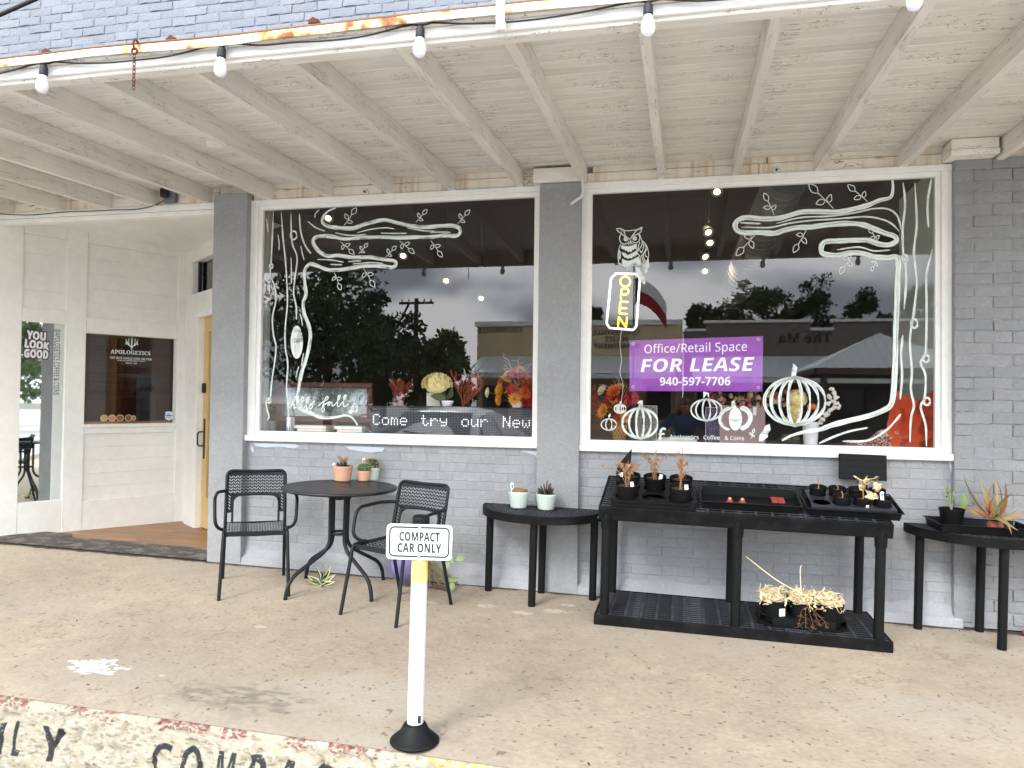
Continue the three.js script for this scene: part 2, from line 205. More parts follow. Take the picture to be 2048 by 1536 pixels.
// ---------------------------------------------------------------- ground: pavement, kerb, street
const R = rng(7);
function sheet(x0, x1, z0, z1, nx, nz, fy) { // a sheet over x and z with uv in metres
  const g = new THREE.PlaneGeometry(1, 1, nx, nz), p = g.attributes.position, uv = g.attributes.uv;
  for (let i = 0; i < p.count; i++) { const x = lerp(x0, x1, uv.getX(i)), z = lerp(z1, z0, uv.getY(i)); p.setXYZ(i, x, fy(x, z), z); uv.setXY(i, x, z); }
  g.computeVertexNormals(); return g;
}
{
  const X0 = -7.2, X1 = 3.6, Z0 = -0.1, Z1 = 2.62, spots = [], r = rng(41);
  const at = (px, py) => { const q = pg(px, py); return [q.x, q.z]; };
  const white = [[at(188, 1333), 0.165, 0.085], [at(522, 1253), 0.05, 0.03], [at(325, 1351), 0.025, 0.014], [at(975, 1212), 0.07, 0.045], [at(1046, 1226), 0.075, 0.045], [at(1112, 1222), 0.085, 0.05], [at(1135, 1210), 0.05, 0.03], [at(535, 1157), 0.05, 0.012], [at(860, 1205), 0.05, 0.02], [at(535, 1160), 0.03, 0.01]];
  const dark = [[at(480, 1396), 0.42, 0.16], [at(850, 1460), 0.17, 0.1]], pale = [[at(700, 1380), 0.5, 0.3], [at(1900, 1440), 0.6, 0.3], [at(1960, 1300), 0.5, 0.14]];
  const col = dtex(2048, 640, (u, v) => {
    const x = lerp(X0, X1, u), z = lerp(Z0, Z1, v);
    const a = fbm(x * 1.1 + 9, z * 1.1 + 9, 5, 256, 201), b = fbm(x * 9, z * 9, 4, 256, 203), c = fbm(x * 60, z * 60, 2, 1024, 205);
    let k = 0.69 + 0.16 * (a - 0.5) + 0.08 * (b - 0.5) + 0.08 * (c - 0.5), q = [k, k * 0.925, k * 0.815];
    const mix = (t, w) => { q = q.map((e, i) => lerp(e, t[i], w)); };
    mix([0.67, 0.635, 0.58], 0.5 * step(0.45, 0.75, fbm(x * 0.8 + 30, z * 1.3 + 3, 4, 256, 211)));
    for (const [[sx, sz], rx, rz] of pale) { if (Math.abs(x - sx) > rx * 2 || Math.abs(z - sz) > rz * 2) continue; const d = Math.hypot((x - sx) / rx, (z - sz) / rz) + 0.9 * (fbm(x * 6 + 50, z * 6, 4, 256, 221) - 0.5); mix([0.72, 0.69, 0.64], 0.45 * step(1.1, 0.5, d)); }
    for (const [[sx, sz], rx, rz] of dark) { if (Math.abs(x - sx) > rx * 2 || Math.abs(z - sz) > rz * 2) continue; const d = Math.hypot((x - sx) / rx, (z - sz) / rz) + 1.0 * (fbm(x * 8 + 20, z * 8, 5, 256, 223) - 0.5); mix([0.44, 0.41, 0.37], 0.6 * step(1.3, 0.3, d) * step(0.3, 0.7, fbm(x * 16 + 3, z * 34, 4, 512, 229))); }
    for (const [[sx, sz], rx, rz] of white) { if (Math.abs(x - sx) > rx * 2 || Math.abs(z - sz) > rz * 2) continue; const d = Math.hypot((x - sx) / rx, (z - sz) / rz) + 1.3 * (fbm(x * 13 + 20, z * 20, 5, 256, 227) - 0.5) + 0.5 * step(0.6, 0.7, fbm(x * 30, z * 40, 3, 512, 228)); mix(rz === 0.085 ? [0.88, 0.885, 0.885] : [0.86, 0.84, 0.80], (rz === 0.085 ? 0.88 : 0.5) * step(1.0, 0.93, d)); }
    const pit = step(0.80, 0.85, fbm(x * 42 + 4, z * 42 + 7, 2, 1024, 231)); mix([0.40, 0.34, 0.28], 0.6 * pit);
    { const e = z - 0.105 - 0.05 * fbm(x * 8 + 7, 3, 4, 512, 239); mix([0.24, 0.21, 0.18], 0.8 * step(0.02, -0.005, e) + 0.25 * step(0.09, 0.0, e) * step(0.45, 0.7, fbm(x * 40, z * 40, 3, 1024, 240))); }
    const hair = step(0.02, 0.004, Math.abs(fbm(x * 5.5, z * 5.5, 5, 256, 235) - 0.5)) * step(0.5, 0.62, fbm(x * 3, z * 3, 2, 256, 237)); mix([0.46, 0.41, 0.35], 0.35 * hair);
    return q;
  });
  col.repeat.set(1, 1);
  const bump = dtex(512, 512, (u, v) => 0.6 * fbm(u * 60, v * 60, 3, 60, 241) + 0.4 * fbm(u * 8, v * 8, 4, 8, 243), { srgb: false });
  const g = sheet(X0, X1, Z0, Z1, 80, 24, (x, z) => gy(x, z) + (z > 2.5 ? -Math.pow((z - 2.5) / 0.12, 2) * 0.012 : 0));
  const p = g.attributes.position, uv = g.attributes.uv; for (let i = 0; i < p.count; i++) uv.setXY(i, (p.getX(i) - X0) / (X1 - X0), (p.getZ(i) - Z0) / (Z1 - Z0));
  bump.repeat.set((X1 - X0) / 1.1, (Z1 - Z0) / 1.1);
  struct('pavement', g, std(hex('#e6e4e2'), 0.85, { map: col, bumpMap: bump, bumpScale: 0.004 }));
  struct('pavement_east', sheet(3.6, 30, -0.1, 2.62, 20, 4, gy), std(hex('#b3a48c'), 0.9));
  struct('pavement_west', sheet(-40, -7.2, -0.1, 2.62, 20, 4, gy), std(hex('#b3a48c'), 0.9));
}
{ // kerb: a rough, thickly painted face under the pavement edge with stencilled letters
  const X0 = -5.4, X1 = 1.4, H = 0.34;
  const tex = ctex(2048, 160, (c, w, h) => {
    const r = rng(17), sx = w / (X1 - X0), at = (px, py) => { const p = pz(px, py, 2.665); return [(p.x - X0) * sx, (gy(p.x, 2.62) - 0.013 - p.y) / H * h]; };
    c.fillStyle = '#c9c1b0'; c.fillRect(0, 0, w, h);
    for (let i = 0; i < 9000; i++) { const k = r(); c.fillStyle = k < 0.3 ? 'rgba(105,95,78,0.35)' : k < 0.95 ? 'rgba(228,226,218,0.5)' : 'rgba(205,190,140,0.3)'; c.beginPath(); c.ellipse(r() * w, r() * h, 1 + r() * 5, 0.6 + r() * 2.2, (r() - 0.5) * 0.8, 0, 7); c.fill(); }
    const red = [[-3.2, -2.86, 0.7], [-2.72, -2.35, 0.35], [-2.2, -1.78, 1], [-1.6, -1.14, 0.8], [-4.6, -3.6, 0.8]];
    for (const [a, b, d] of red) for (let i = 0; i < 230 * d; i++) { const t = r(), n = fbm(t * 14 + a * 7 + 99, 2, 3, 512, 19); if (n < 0.42) continue; c.fillStyle = r() < 0.6 ? '#74302f' : '#8a4441'; c.globalAlpha = 0.45; c.fillRect((lerp(a, b, t) - X0) * sx, Math.pow(r(), 1.8) * 26 * n, 1 + r() * 5, 1 + r() * 3); }
    c.globalAlpha = 0.7; c.fillStyle = '#d9c37c'; for (let i = 0; i < 120; i++) c.fillRect((-0.98 + r() * 0.28 - X0) * sx, r() * 12, 2 + r() * 5, 1 + r() * 3);
    c.globalAlpha = 0.75; for (let i = 0; i < 2200; i++) { const x = r(), n = fbm(x * 30 + 5, 1, 3, 512, 23); c.fillStyle = r() < 0.5 ? '#3f2722' : '#5d4636'; c.fillRect(x * w * 0.47, h - 2 - Math.pow(r(), 1.6) * 62 * n, 1 + r() * 6, 1 + r() * 3); } c.globalAlpha = 1;
    c.fillStyle = '#33363a'; c.font = 'bold 100px sans-serif'; c.textBaseline = 'alphabetic';
    const put = (s, px0, px1, py0, py1) => { const [x0, y0] = at(px0, py0), [x1, y1] = at(px1, py1); c.save(); c.translate(x0, y1); c.scale((x1 - x0) / c.measureText(s).width, (y1 - y0) / 73); c.fillText(s, 0, 0); c.restore(); };
    put('O', -96, -58, 1436, 1502); put('N', -46, 18, 1440, 1506); put('L', 26, 46, 1443, 1510); put('Y', 82, 128, 1452, 1524);
    [['C', 300, 344], ['O', 358, 404], ['M', 430, 474], ['P', 492, 534], ['A', 552, 600], ['C', 622, 664], ['T', 690, 730]].forEach(([s, a, b], i) => put(s, a, b, 1484 + i * 9, 1556 + i * 9));
    for (let i = 0; i < 2600; i++) { c.fillStyle = r() < 0.5 ? 'rgba(228,223,210,0.8)' : 'rgba(186,176,156,0.7)'; c.fillRect(r() * w, 24 + r() * (h - 24), 1 + r() * 2, 1 + r() * 1.4); }
  });
  const N = 760, K = 26, P = [], U = [], I = [];
  for (let i = 0; i <= N; i++) for (let j = 0; j <= K; j++) {
    const x = lerp(X0, X1, i / N), t = j / K, n = fbm(x * 14 + 60, t * 7, 4, 2048, 251) - 0.5, n2 = fbm(x * 3 + 60, t * 2, 3, 2048, 253) - 0.5 - 0.9 * step(0.62, 0.75, fbm(x * 26 + 60, t * 9, 3, 2048, 255)), round = j === 0 ? 1 : 0;
    P.push(x, gy(x, 2.62) - 0.013 - t * H + (j > 1 && j < K ? n * 0.01 : 0), 2.615 + (round ? 0 : 0.02 + t * 0.07) + (j ? n * 0.028 + n2 * 0.02 : 0)); U.push(i / N, 1 - t);
    if (i < N && j < K) { const a = i * (K + 1) + j; I.push(a, a + 1, a + K + 2, a, a + K + 2, a + K + 1); }
  }
  const g = new THREE.BufferGeometry(); g.setAttribute('position', new THREE.Float32BufferAttribute(P, 3)); g.setAttribute('uv', new THREE.Float32BufferAttribute(U, 2)); g.setIndex(I); g.computeVertexNormals();
  struct('kerb', g, std(hex('#c6c4be'), 0.88, { map: tex }));
  struct('kerb_west', bx(-40, -5.4, -0.3, 0.03, 2.55, 2.68), std(hex('#cfc9b8'), 0.85)).rotation.z = -0.0;
  struct('kerb_east', bx(1.4, 30, -0.5, -0.06, 2.55, 2.68), std(hex('#cfc9b8'), 0.85));
  struct('street', sheet(-90, 90, 2.6, 120, 4, 4, (x, z) => -0.27 + SX * clamp(x, -12, 12)), M.asphalt);
  struct('ground', sheet(-200, 200, -60, 200, 2, 2, () => -0.8), std(hex('#5b5a4c'), 1));
}
{ // leaf bits, dirt crumbs and hairs of straw on the pavement
  const r = rng(99), g = leafGeo(0.03, 0.012, 0.3), list = [], im = new THREE.InstancedMesh(g, std(hex('#4a3524'), 0.95), 420), o = new THREE.Object3D(), c = new THREE.Color();
  for (let i = 0; i < 420; i++) {
    const near = r() < 0.35, x = lerp(-6, 3.2, r()), z = near ? 0.13 + r() * 0.2 : 0.2 + r() * 2.35, s = 0.16 + Math.pow(r(), 4) * 0.7;
    o.position.set(x, gy(x, z) + 0.003, z); o.rotation.set(-Math.PI / 2 + (r() - 0.5) * 0.3, 0, r() * 6.28, 'YXZ'); o.rotation.y = r() * 6.28; o.scale.set(s, s, s); o.updateMatrix(); im.setMatrixAt(i, o.matrix);
    im.setColorAt(i, c.setHSL(0.06 + r() * 0.04, 0.25 + r() * 0.3, 0.25 + r() * 0.5));
  }
  im.name = 'leaf_litter'; im.castShadow = im.receiveShadow = true; tag(im, 'dry leaf crumbs scattered over the concrete pavement', 'litter', null, 'stuff'); scene.add(im);
}

// ---------------------------------------------------------------- brick walls
function brickVariants(L, H, D, rough, seed, n = 6) {   // bricks about their front centre, face at z = 0
  const out = [];
  for (let k = 0; k < n; k++) {
    const r = rng(seed + k * 31), P = [], I = [], c = 0.0028 + rough * 0.25, nx = 6, xs = [-L / 2], ys = [-H / 2, -H / 2 + c, 0, H / 2 - c, H / 2];
    for (let i = 0; i <= nx; i++) xs.push(lerp(-L / 2 + c, L / 2 - c, i / nx)); xs.push(L / 2);
    const W = xs.length, K = ys.length;
    for (let j = 0; j < K; j++) for (let i = 0; i < W; i++) { const e = i === 0 || j === 0 || i === W - 1 || j === K - 1; P.push(xs[i] + (e ? 0 : (r() - 0.5) * rough * 0.6), ys[j] + (r() - 0.5) * rough * 0.5, (e ? -c * 0.9 : 0) + (r() - 0.5) * rough * 0.7); }
    for (let j = 0; j < K - 1; j++) for (let i = 0; i < W - 1; i++) { const q = j * W + i; I.push(q, q + 1, q + W + 1, q, q + W + 1, q + W); }
    const ring = []; for (let i = 0; i < W - 1; i++) ring.push(i); for (let j = 0; j < K - 1; j++) ring.push(j * W + W - 1); for (let i = W - 1; i > 0; i--) ring.push((K - 1) * W + i); for (let j = K - 1; j > 0; j--) ring.push(j * W);
    const b0 = P.length / 3; for (const q of ring) P.push(P[q * 3], P[q * 3 + 1], -D);
    for (let i = 0; i < ring.length; i++) { const q = (i + 1) % ring.length; I.push(ring[i], b0 + i, b0 + q, ring[i], b0 + q, ring[q]); }
    const g = new THREE.BufferGeometry(); g.setAttribute('position', new THREE.Float32BufferAttribute(P, 3)); g.setIndex(I); const u = uvm(g, r() * 1.3, r() * 1.3); u.computeVertexNormals();
    if (rough > 0.003) { u.deleteAttribute('normal'); const m = mergeVertices(u, 1e-5); m.computeVertexNormals(); out.push(m); } else out.push(u);
  }
  return out;
}
function brickWall(label, x0, x1, y0, y1, zf, { course = 0.067, len = 0.213, gap = 0.0055, rough = 0.0016, mats, mortar, seed, headers = [], skip, back = 0.1, proud = 0.003 }) {
  const t = thing('brick_wall', label, 'wall'), r = rng(seed), H = course - gap, vs = brickVariants(len - gap, H, 0.03, rough, seed), hs = brickVariants(len / 2 - gap, H, 0.03, rough, seed + 500);
  part('mortar', bx(x0, x1, y0, y1, zf - back, zf - proud, 0.001), mortar, t);
  let row = 0;
  for (let y = y1 - course / 2; y > y0 + course * 0.2; y -= course, row++) {
    const head = headers.includes(row), L = head ? len / 2 : len; let x = x0 - (row % 2 ? L / 2 : 0) - (head ? 0.02 : 0);
    for (; x < x1; x += L) {
      const a = Math.max(x, x0), b = Math.min(x + L, x1); if (b - a < 0.03) continue; if (skip?.((a + b) / 2, y)) continue;
      const m = part('brick', (head ? hs : vs)[Math.floor(r() * 6)], mats[Math.floor(r() * mats.length)], t);
      m.position.set((a + b) / 2 + (r() - 0.5) * rough, y + (r() - 0.5) * (0.001 + rough * 1.2), zf + (r() - 0.5) * (0.001 + rough * 1.5)); m.scale.x = (b - a - gap) / (L - gap); m.rotation.z = (r() - 0.5) * (0.004 + rough * 3); m.rotation.y = (r() - 0.5) * 0.012;
    }
  }
  return t;
}
const GREY = [M.grey, M.greyB, M.greyC];
const LW = { x0: -3.332, x1: -1.091, y0: 1.123, y1: 2.908 }, RW = { x0: -0.662, x1: 1.619, y0: 1.113, y1: 2.912 };  // the two panes, at z = 0
const wallL = brickWall('grey painted brick wall below the window with the painted words', -3.50, -1.00, 0.10, 1.047, 0.030, { mats: GREY, mortar: M.mortar, seed: 300, headers: [0, 13] });
const wallR = brickWall('grey painted brick wall below the window with the purple banner', -0.78, 1.80, 0.045, 1.038, 0.030, { mats: GREY, mortar: M.mortar, seed: 340, headers: [0, 14] });
for (const [w, x0, x1] of [[wallL, -3.46, -1.0], [wallR, -0.76, 1.76]]) { // the cement toe along the foot of the wall
  const g = new THREE.PlaneGeometry(1, 1, 60, 4), p = g.attributes.position, prof = [[0.026, 0.14], [0.05, 0.075], [0.085, 0.06], [0.095, 0.045], [0.105, -0.02]];
  for (let i = 0; i < p.count; i++) { const x = lerp(x0, x1, p.getX(i) + 0.5), k = Math.round((0.5 - p.getY(i)) * 4), n = fbm(x * 9 + 40, k, 3, 512, 261) - 0.5; p.setXYZ(i, x, gy(x, 0.1) + prof[k][1] + n * 0.02, prof[k][0] + n * 0.012); }
  g.computeVertexNormals(); part('cement_toe', uvm(g), M.mortar, w);
}
brickWall('rough weathered grey brick wall beside the purple banner window', 1.712, 3.55, -0.03, 3.0, 0.085, { course: 0.075, len: 0.225, gap: 0.005, rough: 0.006, mats: [M.rough, M.roughB], mortar: M.rough, seed: 380, back: 0.2, proud: 0.005, skip: (x, y) => x > 2.75 });
brickWall('blue grey painted brick wall above the porch roof', -7.0, -1.0, 4.0, 4.95, 0.0, { course: 0.0745, len: 0.222, gap: 0.005, rough: 0.005, mats: [M.blue, M.blueB], mortar: M.blueM, seed: 420, back: 0.25, proud: 0.005 });
tag(part(numbered('upper_wall'), bx(-14, 8, 4.96, 7.2, -0.25, -0.004), M.blue), 'blue grey wall top rising above the porch roof', 'wall');
tag(part(numbered('upper_wall'), bx(-0.99, 8, 3.995, 4.955, -0.25, -0.004), M.blue), 'blue grey wall stretch past the exposed upper brickwork', 'wall');
tag(part(numbered('upper_wall'), bx(-14, -7.01, 3.995, 4.955, -0.25, -0.004), M.blue), 'blue grey wall stretch above the entrance side neighbour', 'wall');
tag(part(numbered('upper_wall'), bx(-14, 8, 3.06, 3.99, -0.25, -0.004), M.blue), 'blue grey wall strip hidden behind the porch roof', 'wall');

for (const [w, pts] of [[wallL, [[506, 886], [590, 888], [600, 893], [588, 897], [560, 893], [530, 895], [512, 892]]], [wallL, [[690, 892], [770, 895], [765, 903], [740, 905], [715, 902], [700, 899]]], [wallL, [[1040, 901], [1076, 903], [1075, 916], [1068, 910], [1056, 906]]], [wallR, [[1897, 922], [1906, 924], [1906, 950], [1902, 944], [1898, 932]]], [wallL, [[500, 893], [507, 895], [508, 906], [503, 902]]]]) { const q = pts.map(([x, y]) => { const v = pz(x, y, 0.0335); return new THREE.Vector2(v.x, v.y); }); part('old_paint_patch', new THREE.ShapeGeometry(new THREE.Shape(q)).translate(0, 0, 0.0335), std(hex('#bcc8d6'), 0.7), w, 'pale blue patch of older paint'); }

// ---------------------------------------------------------------- pillars
function pillar(label, x0, x1, top, seed) {
  const t = thing('pillar', label, 'pillar'), g = new THREE.BoxGeometry(x1 - x0, top + 0.12, 0.12, 10, 90, 3), p = g.attributes.position;
  for (let i = 0; i < p.count; i++) { const x = p.getX(i), y = p.getY(i), z = p.getZ(i), n = fbm(x * 3 + 30, y * 2 + 30, 4, 512, seed) - 0.5, foot = Math.max(0, 0.12 - (y + (top + 0.12) / 2)) * 0.18; p.setXYZ(i, x + Math.sign(x) * (foot * (Math.abs(x) > (x1 - x0) * 0.49 ? 1 : 0)) + (Math.abs(x) > (x1 - x0) * 0.49 ? n * 0.006 : 0), y, z + (z > 0.055 ? n * 0.008 + foot : 0)); }
  g.computeVertexNormals(); const m = part('shaft', uvm(g.translate((x0 + x1) / 2, (top - 0.12) / 2, 0.10 - 0.06)), M.pillar, t); m.geometry.computeVertexNormals();
  return t;
}
pillar('smooth grey plastered pillar between the entrance and the left shop window', -3.722, -3.424, 3.03, 271);
const midPillar = pillar('smooth grey plastered pillar between the two shop windows', -1.037, -0.733, 2.975, 273);
part('hook', tube([V(-0.72, 2.98, 0.13), V(-0.715, 2.9, 0.135), V(-0.73, 2.86, 0.135), V(-0.77, 2.835, 0.13), V(-0.80, 2.82, 0.115)], 0.011, 20, 8), M.cream, midPillar);
part('head_block', bx(-1.085, -0.735, 2.982, 3.085, -0.02, 0.13, 0.004), M.cream, midPillar);
{ // the boxed beam end over the rough wall
  const t = thing('beam_block', 'cream painted wooden block under the porch over the rough wall', 'beam'); part('upper_board', bx(1.66, 1.935, 3.035, 3.10, 0.02, 0.20, 0.004), M.cream, t); part('lower_board', bx(1.657, 1.94, 2.995, 3.032, 0.02, 0.203, 0.004), M.creamC, t);
}

solo('neighbour_wall', bx(3.56, 10, -0.4, 4.0, -0.25, 0.08), M.rough, 'plain grey wall continuing past the rough brick wall', 'wall');
solo('neighbour_wall', bx(-14, -7.05, -0.1, 3.05, -0.25, 0.02), M.pillar, 'plain grey wall continuing past the entrance recess', 'wall');

// ---------------------------------------------------------------- shop windows
function shopWindow(label, o, sillX0, sillX1, left, right) {
  const t = thing('shop_window', label, 'window'), top = 0.075, b = 0.034;
  part('glass', new THREE.PlaneGeometry(o.x1 - o.x0 + 0.02, o.y1 - o.y0 + 0.02).translate((o.x0 + o.x1) / 2, (o.y0 + o.y1) / 2, 0), M.glass, t);
  const bead = sub('bead', t);
  part('bead_strip', bx(o.x0 - b, o.x1 + b, o.y1, o.y1 + b, -0.02, 0.020), M.frame, bead); part('bead_strip', bx(o.x0 - b, o.x1 + b, o.y0 - b, o.y0, -0.02, 0.022), M.frame, bead);
  part('bead_strip', bx(o.x0 - b, o.x0, o.y0, o.y1, -0.02, 0.019), M.frame, bead); part('bead_strip', bx(o.x1, o.x1 + b, o.y0, o.y1, -0.02, 0.019), M.frame, bead);
  part('casing', bx(o.x0 - left, o.x1 + right, o.y1 + b, o.y1 + top, -0.05, 0.042), M.frame, t); part('casing', bx(o.x0 - left, o.x0 - b, o.y0 - b, o.y1 + b, -0.05, 0.040), M.frame, t); part('casing', bx(o.x1 + b, o.x1 + right, o.y0 - b, o.y1 + b, -0.05, 0.040), M.frame, t);
  part('sill', bx(sillX0, sillX1, o.y0 - b - 0.046, o.y0 - b, -0.06, 0.075, 0.005), M.frame, t);
  return t;
}
const winL = shopWindow('large shop window painted with a bare tree and the words hello fall', LW, -3.445, -1.03, 0.105, 0.05);
const winR = shopWindow('large shop window painted with an owl and pumpkins behind the purple banner', RW, -0.745, 1.735, 0.075, 0.095);

// painted drawings on the panes: flat strokes of white paint
function ribbon(pts, w, z = 0.003, taper = true) {      // pts in photo pixels, w in pixels
  const c = curve(pts.map(([x, y]) => pz(x, y, z))), n = Math.max(6, pts.length * 6), P = [], I = [], q = V(), d = V();
  for (let i = 0; i <= n; i++) { const u = i / n; c.getPoint(u, q); c.getTangent(u, d); const e = taper ? Math.min(1, 0.35 + Math.min(u, 1 - u) * 9) : 1, k = w * 0.00412 / 2 * e * (0.86 + 0.28 * vn(u * pts.length * 2.3, w, 999, 3)); P.push(q.x - d.y * k, q.y + d.x * k, z, q.x + d.y * k, q.y - d.x * k, z); if (i < n) I.push(i * 2, i * 2 + 1, i * 2 + 3, i * 2, i * 2 + 3, i * 2 + 2); }
  const g = new THREE.BufferGeometry(), L = c.getLength(), U = []; for (let i = 0; i <= n; i++) U.push(i / n * L + w * 3.7, 0.05 + w * 0.13, i / n * L + w * 3.7, 0.45 + w * 0.13); g.setAttribute('position', new THREE.Float32BufferAttribute(P, 3)); g.setAttribute('uv', new THREE.Float32BufferAttribute(U, 2)); g.setIndex(I); g.computeVertexNormals(); return g;
}
const zoomed = (ox, oy, s) => (list) => list.map(([x, y]) => [ox + x / s, oy + y / s]);
const fill = (pts, z = 0.003) => { const q = pts.map(([x, y]) => { const v = pz(x, y, z); return new THREE.Vector2(v.x, v.y); }); return new THREE.ShapeGeometry(new THREE.Shape(q)).translate(0, 0, z); };
const oval = (cx, cy, rx, ry, a0 = 0, a1 = 6.2832, n = 18) => Array.from({ length: n + 1 }, (_, i) => { const a = lerp(a0, a1, i / n); return [cx + rx * Math.cos(a), cy + ry * Math.sin(a)]; });
function sprig(x, y, tx, ty) { // stem with two or three outlined leaves
  const out = [ribbon([[x, y], [(x + tx) / 2 + 1, (y + ty) / 2], [tx, ty]], 1.0)], dx = tx - x, dy = ty - y, L = Math.hypot(dx, dy);
  const leaf = (bx_, by_, ux, uy, len) => { const px = -uy, py = ux, w = len * 0.28; out.push(ribbon([[bx_, by_], [bx_ + ux * len * 0.45 + px * w, by_ + uy * len * 0.45 + py * w], [bx_ + ux * len, by_ + uy * len], [bx_ + ux * len * 0.45 - px * w, by_ + uy * len * 0.45 - py * w], [bx_, by_]], 1.15)); };
  const ux = dx / L, uy = dy / L; leaf(tx - ux * 3, ty - uy * 3, ux, uy, L * 0.55); leaf(x + dx * 0.5, y + dy * 0.5, ux * 0.45 + uy * 0.9, uy * 0.45 - ux * 0.9, L * 0.42); leaf(x + dx * 0.35, y + dy * 0.35, ux * 0.45 - uy * 0.9, uy * 0.45 + ux * 0.9, L * 0.38);
  return out;
}
{
  const Z = zoomed(480, 360, 2.845), one = (x, y) => Z([[x, y]])[0];
  const main = [[545, 160], [505, 175], [475, 205], [468, 240], [500, 262], [560, 272], [640, 275], [700, 255], [760, 238], [825, 228], [900, 245], [980, 262], [1060, 268], [1140, 262], [1210, 260], [1248, 275], [1252, 300], [1225, 318], [1160, 315], [1080, 325], [1000, 325], [900, 328], [800, 325], [700, 328], [600, 335], [540, 325], [480, 318], [435, 325], [415, 345], [425, 375], [455, 410], [500, 432], [560, 430], [640, 440], [740, 440], [820, 452], [880, 462], [885, 485], [860, 497], [800, 490], [710, 488], [640, 500], [560, 512], [500, 510], [440, 488], [400, 478], [375, 500], [365, 540], [370, 600], [375, 650], [360, 700], [365, 760], [385, 810], [400, 870], [395, 940], [375, 1020], [350, 1100], [335, 1180], [328, 1240], [340, 1300], [400, 1325], [460, 1350], [540, 1350], [600, 1340], [640, 1355], [670, 1395]];
  const thin = [[[190, 180], [185, 300], [178, 450], [172, 540], [195, 600], [205, 680], [185, 780], [190, 880], [205, 950], [195, 1050], [180, 1150], [172, 1240], [150, 1260], [152, 1300], [165, 1345], [155, 1370]], [[235, 185], [245, 330], [258, 450], [265, 560], [270, 700], [258, 830], [258, 950], [272, 1050], [265, 1180], [275, 1300], [275, 1420]], [[290, 190], [292, 300], [300, 370], [325, 440], [315, 540], [305, 640], [320, 720], [320, 795]], [[338, 190], [345, 290], [370, 370], [405, 420]], oval(305, 315, 18, 24), oval(165, 1255, 11, 13), oval(178, 490, 9, 12)];
  const fine = [[[150, 220], [156, 260], [160, 300]], [[215, 310], [222, 350], [222, 400]], [[290, 440], [292, 520], [292, 590]], [[345, 375], [355, 420], [365, 455]], [[450, 170], [430, 190], [425, 215]], [[385, 235], [430, 270], [485, 292]], [[340, 760], [350, 790], [355, 830]], [[362, 985], [355, 1020], [350, 1060]], [[318, 1125], [326, 1090], [335, 1060]], [[540, 300], [620, 315], [720, 310]], [[665, 300], [740, 282], [820, 272], [880, 278]], [[800, 302], [880, 304], [950, 303]], [[950, 272], [1040, 288], [1110, 292]], [[1080, 300], [1140, 296], [1200, 298]], [[440, 452], [520, 455], [590, 468]], [[515, 480], [550, 482], [580, 482]], [[615, 465], [650, 462], [690, 460]], [[640, 478], [740, 470], [815, 475]]];
  part('painted_tree', merge([ribbon(Z(main), 7.0), ...thin.map((l) => ribbon(Z(l), 3)), ...fine.map((l) => ribbon(Z(l), 2.2)), fill(Z(oval(323, 923, 35, 95)))]), M.brushWhite, winL, 'bare tree with two stub branches painted in white');
  const sp = [[590, 260, 640, 190], [1000, 240, 1045, 190], [1235, 250, 1285, 195], [570, 350, 625, 400], [675, 420, 712, 378], [825, 440, 870, 395], [905, 345, 965, 395], [1085, 345, 1130, 410], [535, 525, 562, 595], [700, 500, 745, 575]];
  for (const [a, b, c, d] of sp) part('painted_sprig', merge(sprig(...one(a, b), ...one(c, d))), M.paintWhite, winL);
  const H = zoomed(520, 730, 7.314), word = [[[405, 635], [460, 590], [515, 500], [520, 465], [495, 480], [465, 560], [440, 640], [470, 585], [500, 580], [500, 630], [530, 620]], [[530, 620], [570, 590], [575, 570], [555, 575], [550, 610], [580, 615]], [[580, 610], [630, 530], [640, 475], [615, 480], [610, 560], [615, 640], [640, 630]], [[640, 630], [700, 540], [715, 475], [690, 480], [680, 560], [680, 640], [710, 630]], [[710, 630], [740, 570], [770, 575], [765, 620], [735, 640], [725, 610], [760, 570], [800, 520]], [[855, 600], [920, 540], [985, 500], [995, 465], [965, 475], [930, 560], [905, 640], [915, 685], [940, 660], [930, 600], [960, 570]], [[960, 570], [1010, 540], [1030, 545], [1010, 590], [990, 580], [1020, 545], [1050, 550], [1055, 600], [1085, 590]], [[1085, 590], [1150, 510], [1175, 450], [1150, 455], [1135, 530], [1135, 605], [1165, 600]], [[1165, 600], [1230, 510], [1262, 445], [1235, 450], [1220, 530], [1225, 600], [1260, 600], [1295, 565]]];
  part('painted_words', merge(word.map((l) => ribbon(H(l), 2, 0.003, false))), M.paintWhite, winL, 'hello fall in white handwriting');
  part('painted_gourds', merge([fill(H(oval(1325, 685, 28, 28))), ribbon(H(oval(1385, 640, 46, 50)), 2), ribbon(H(oval(1385, 640, 24, 50)), 1.8), ribbon(H([[1385, 590], [1380, 570], [1395, 562]]), 3)]), M.paintWhite, winL);
}
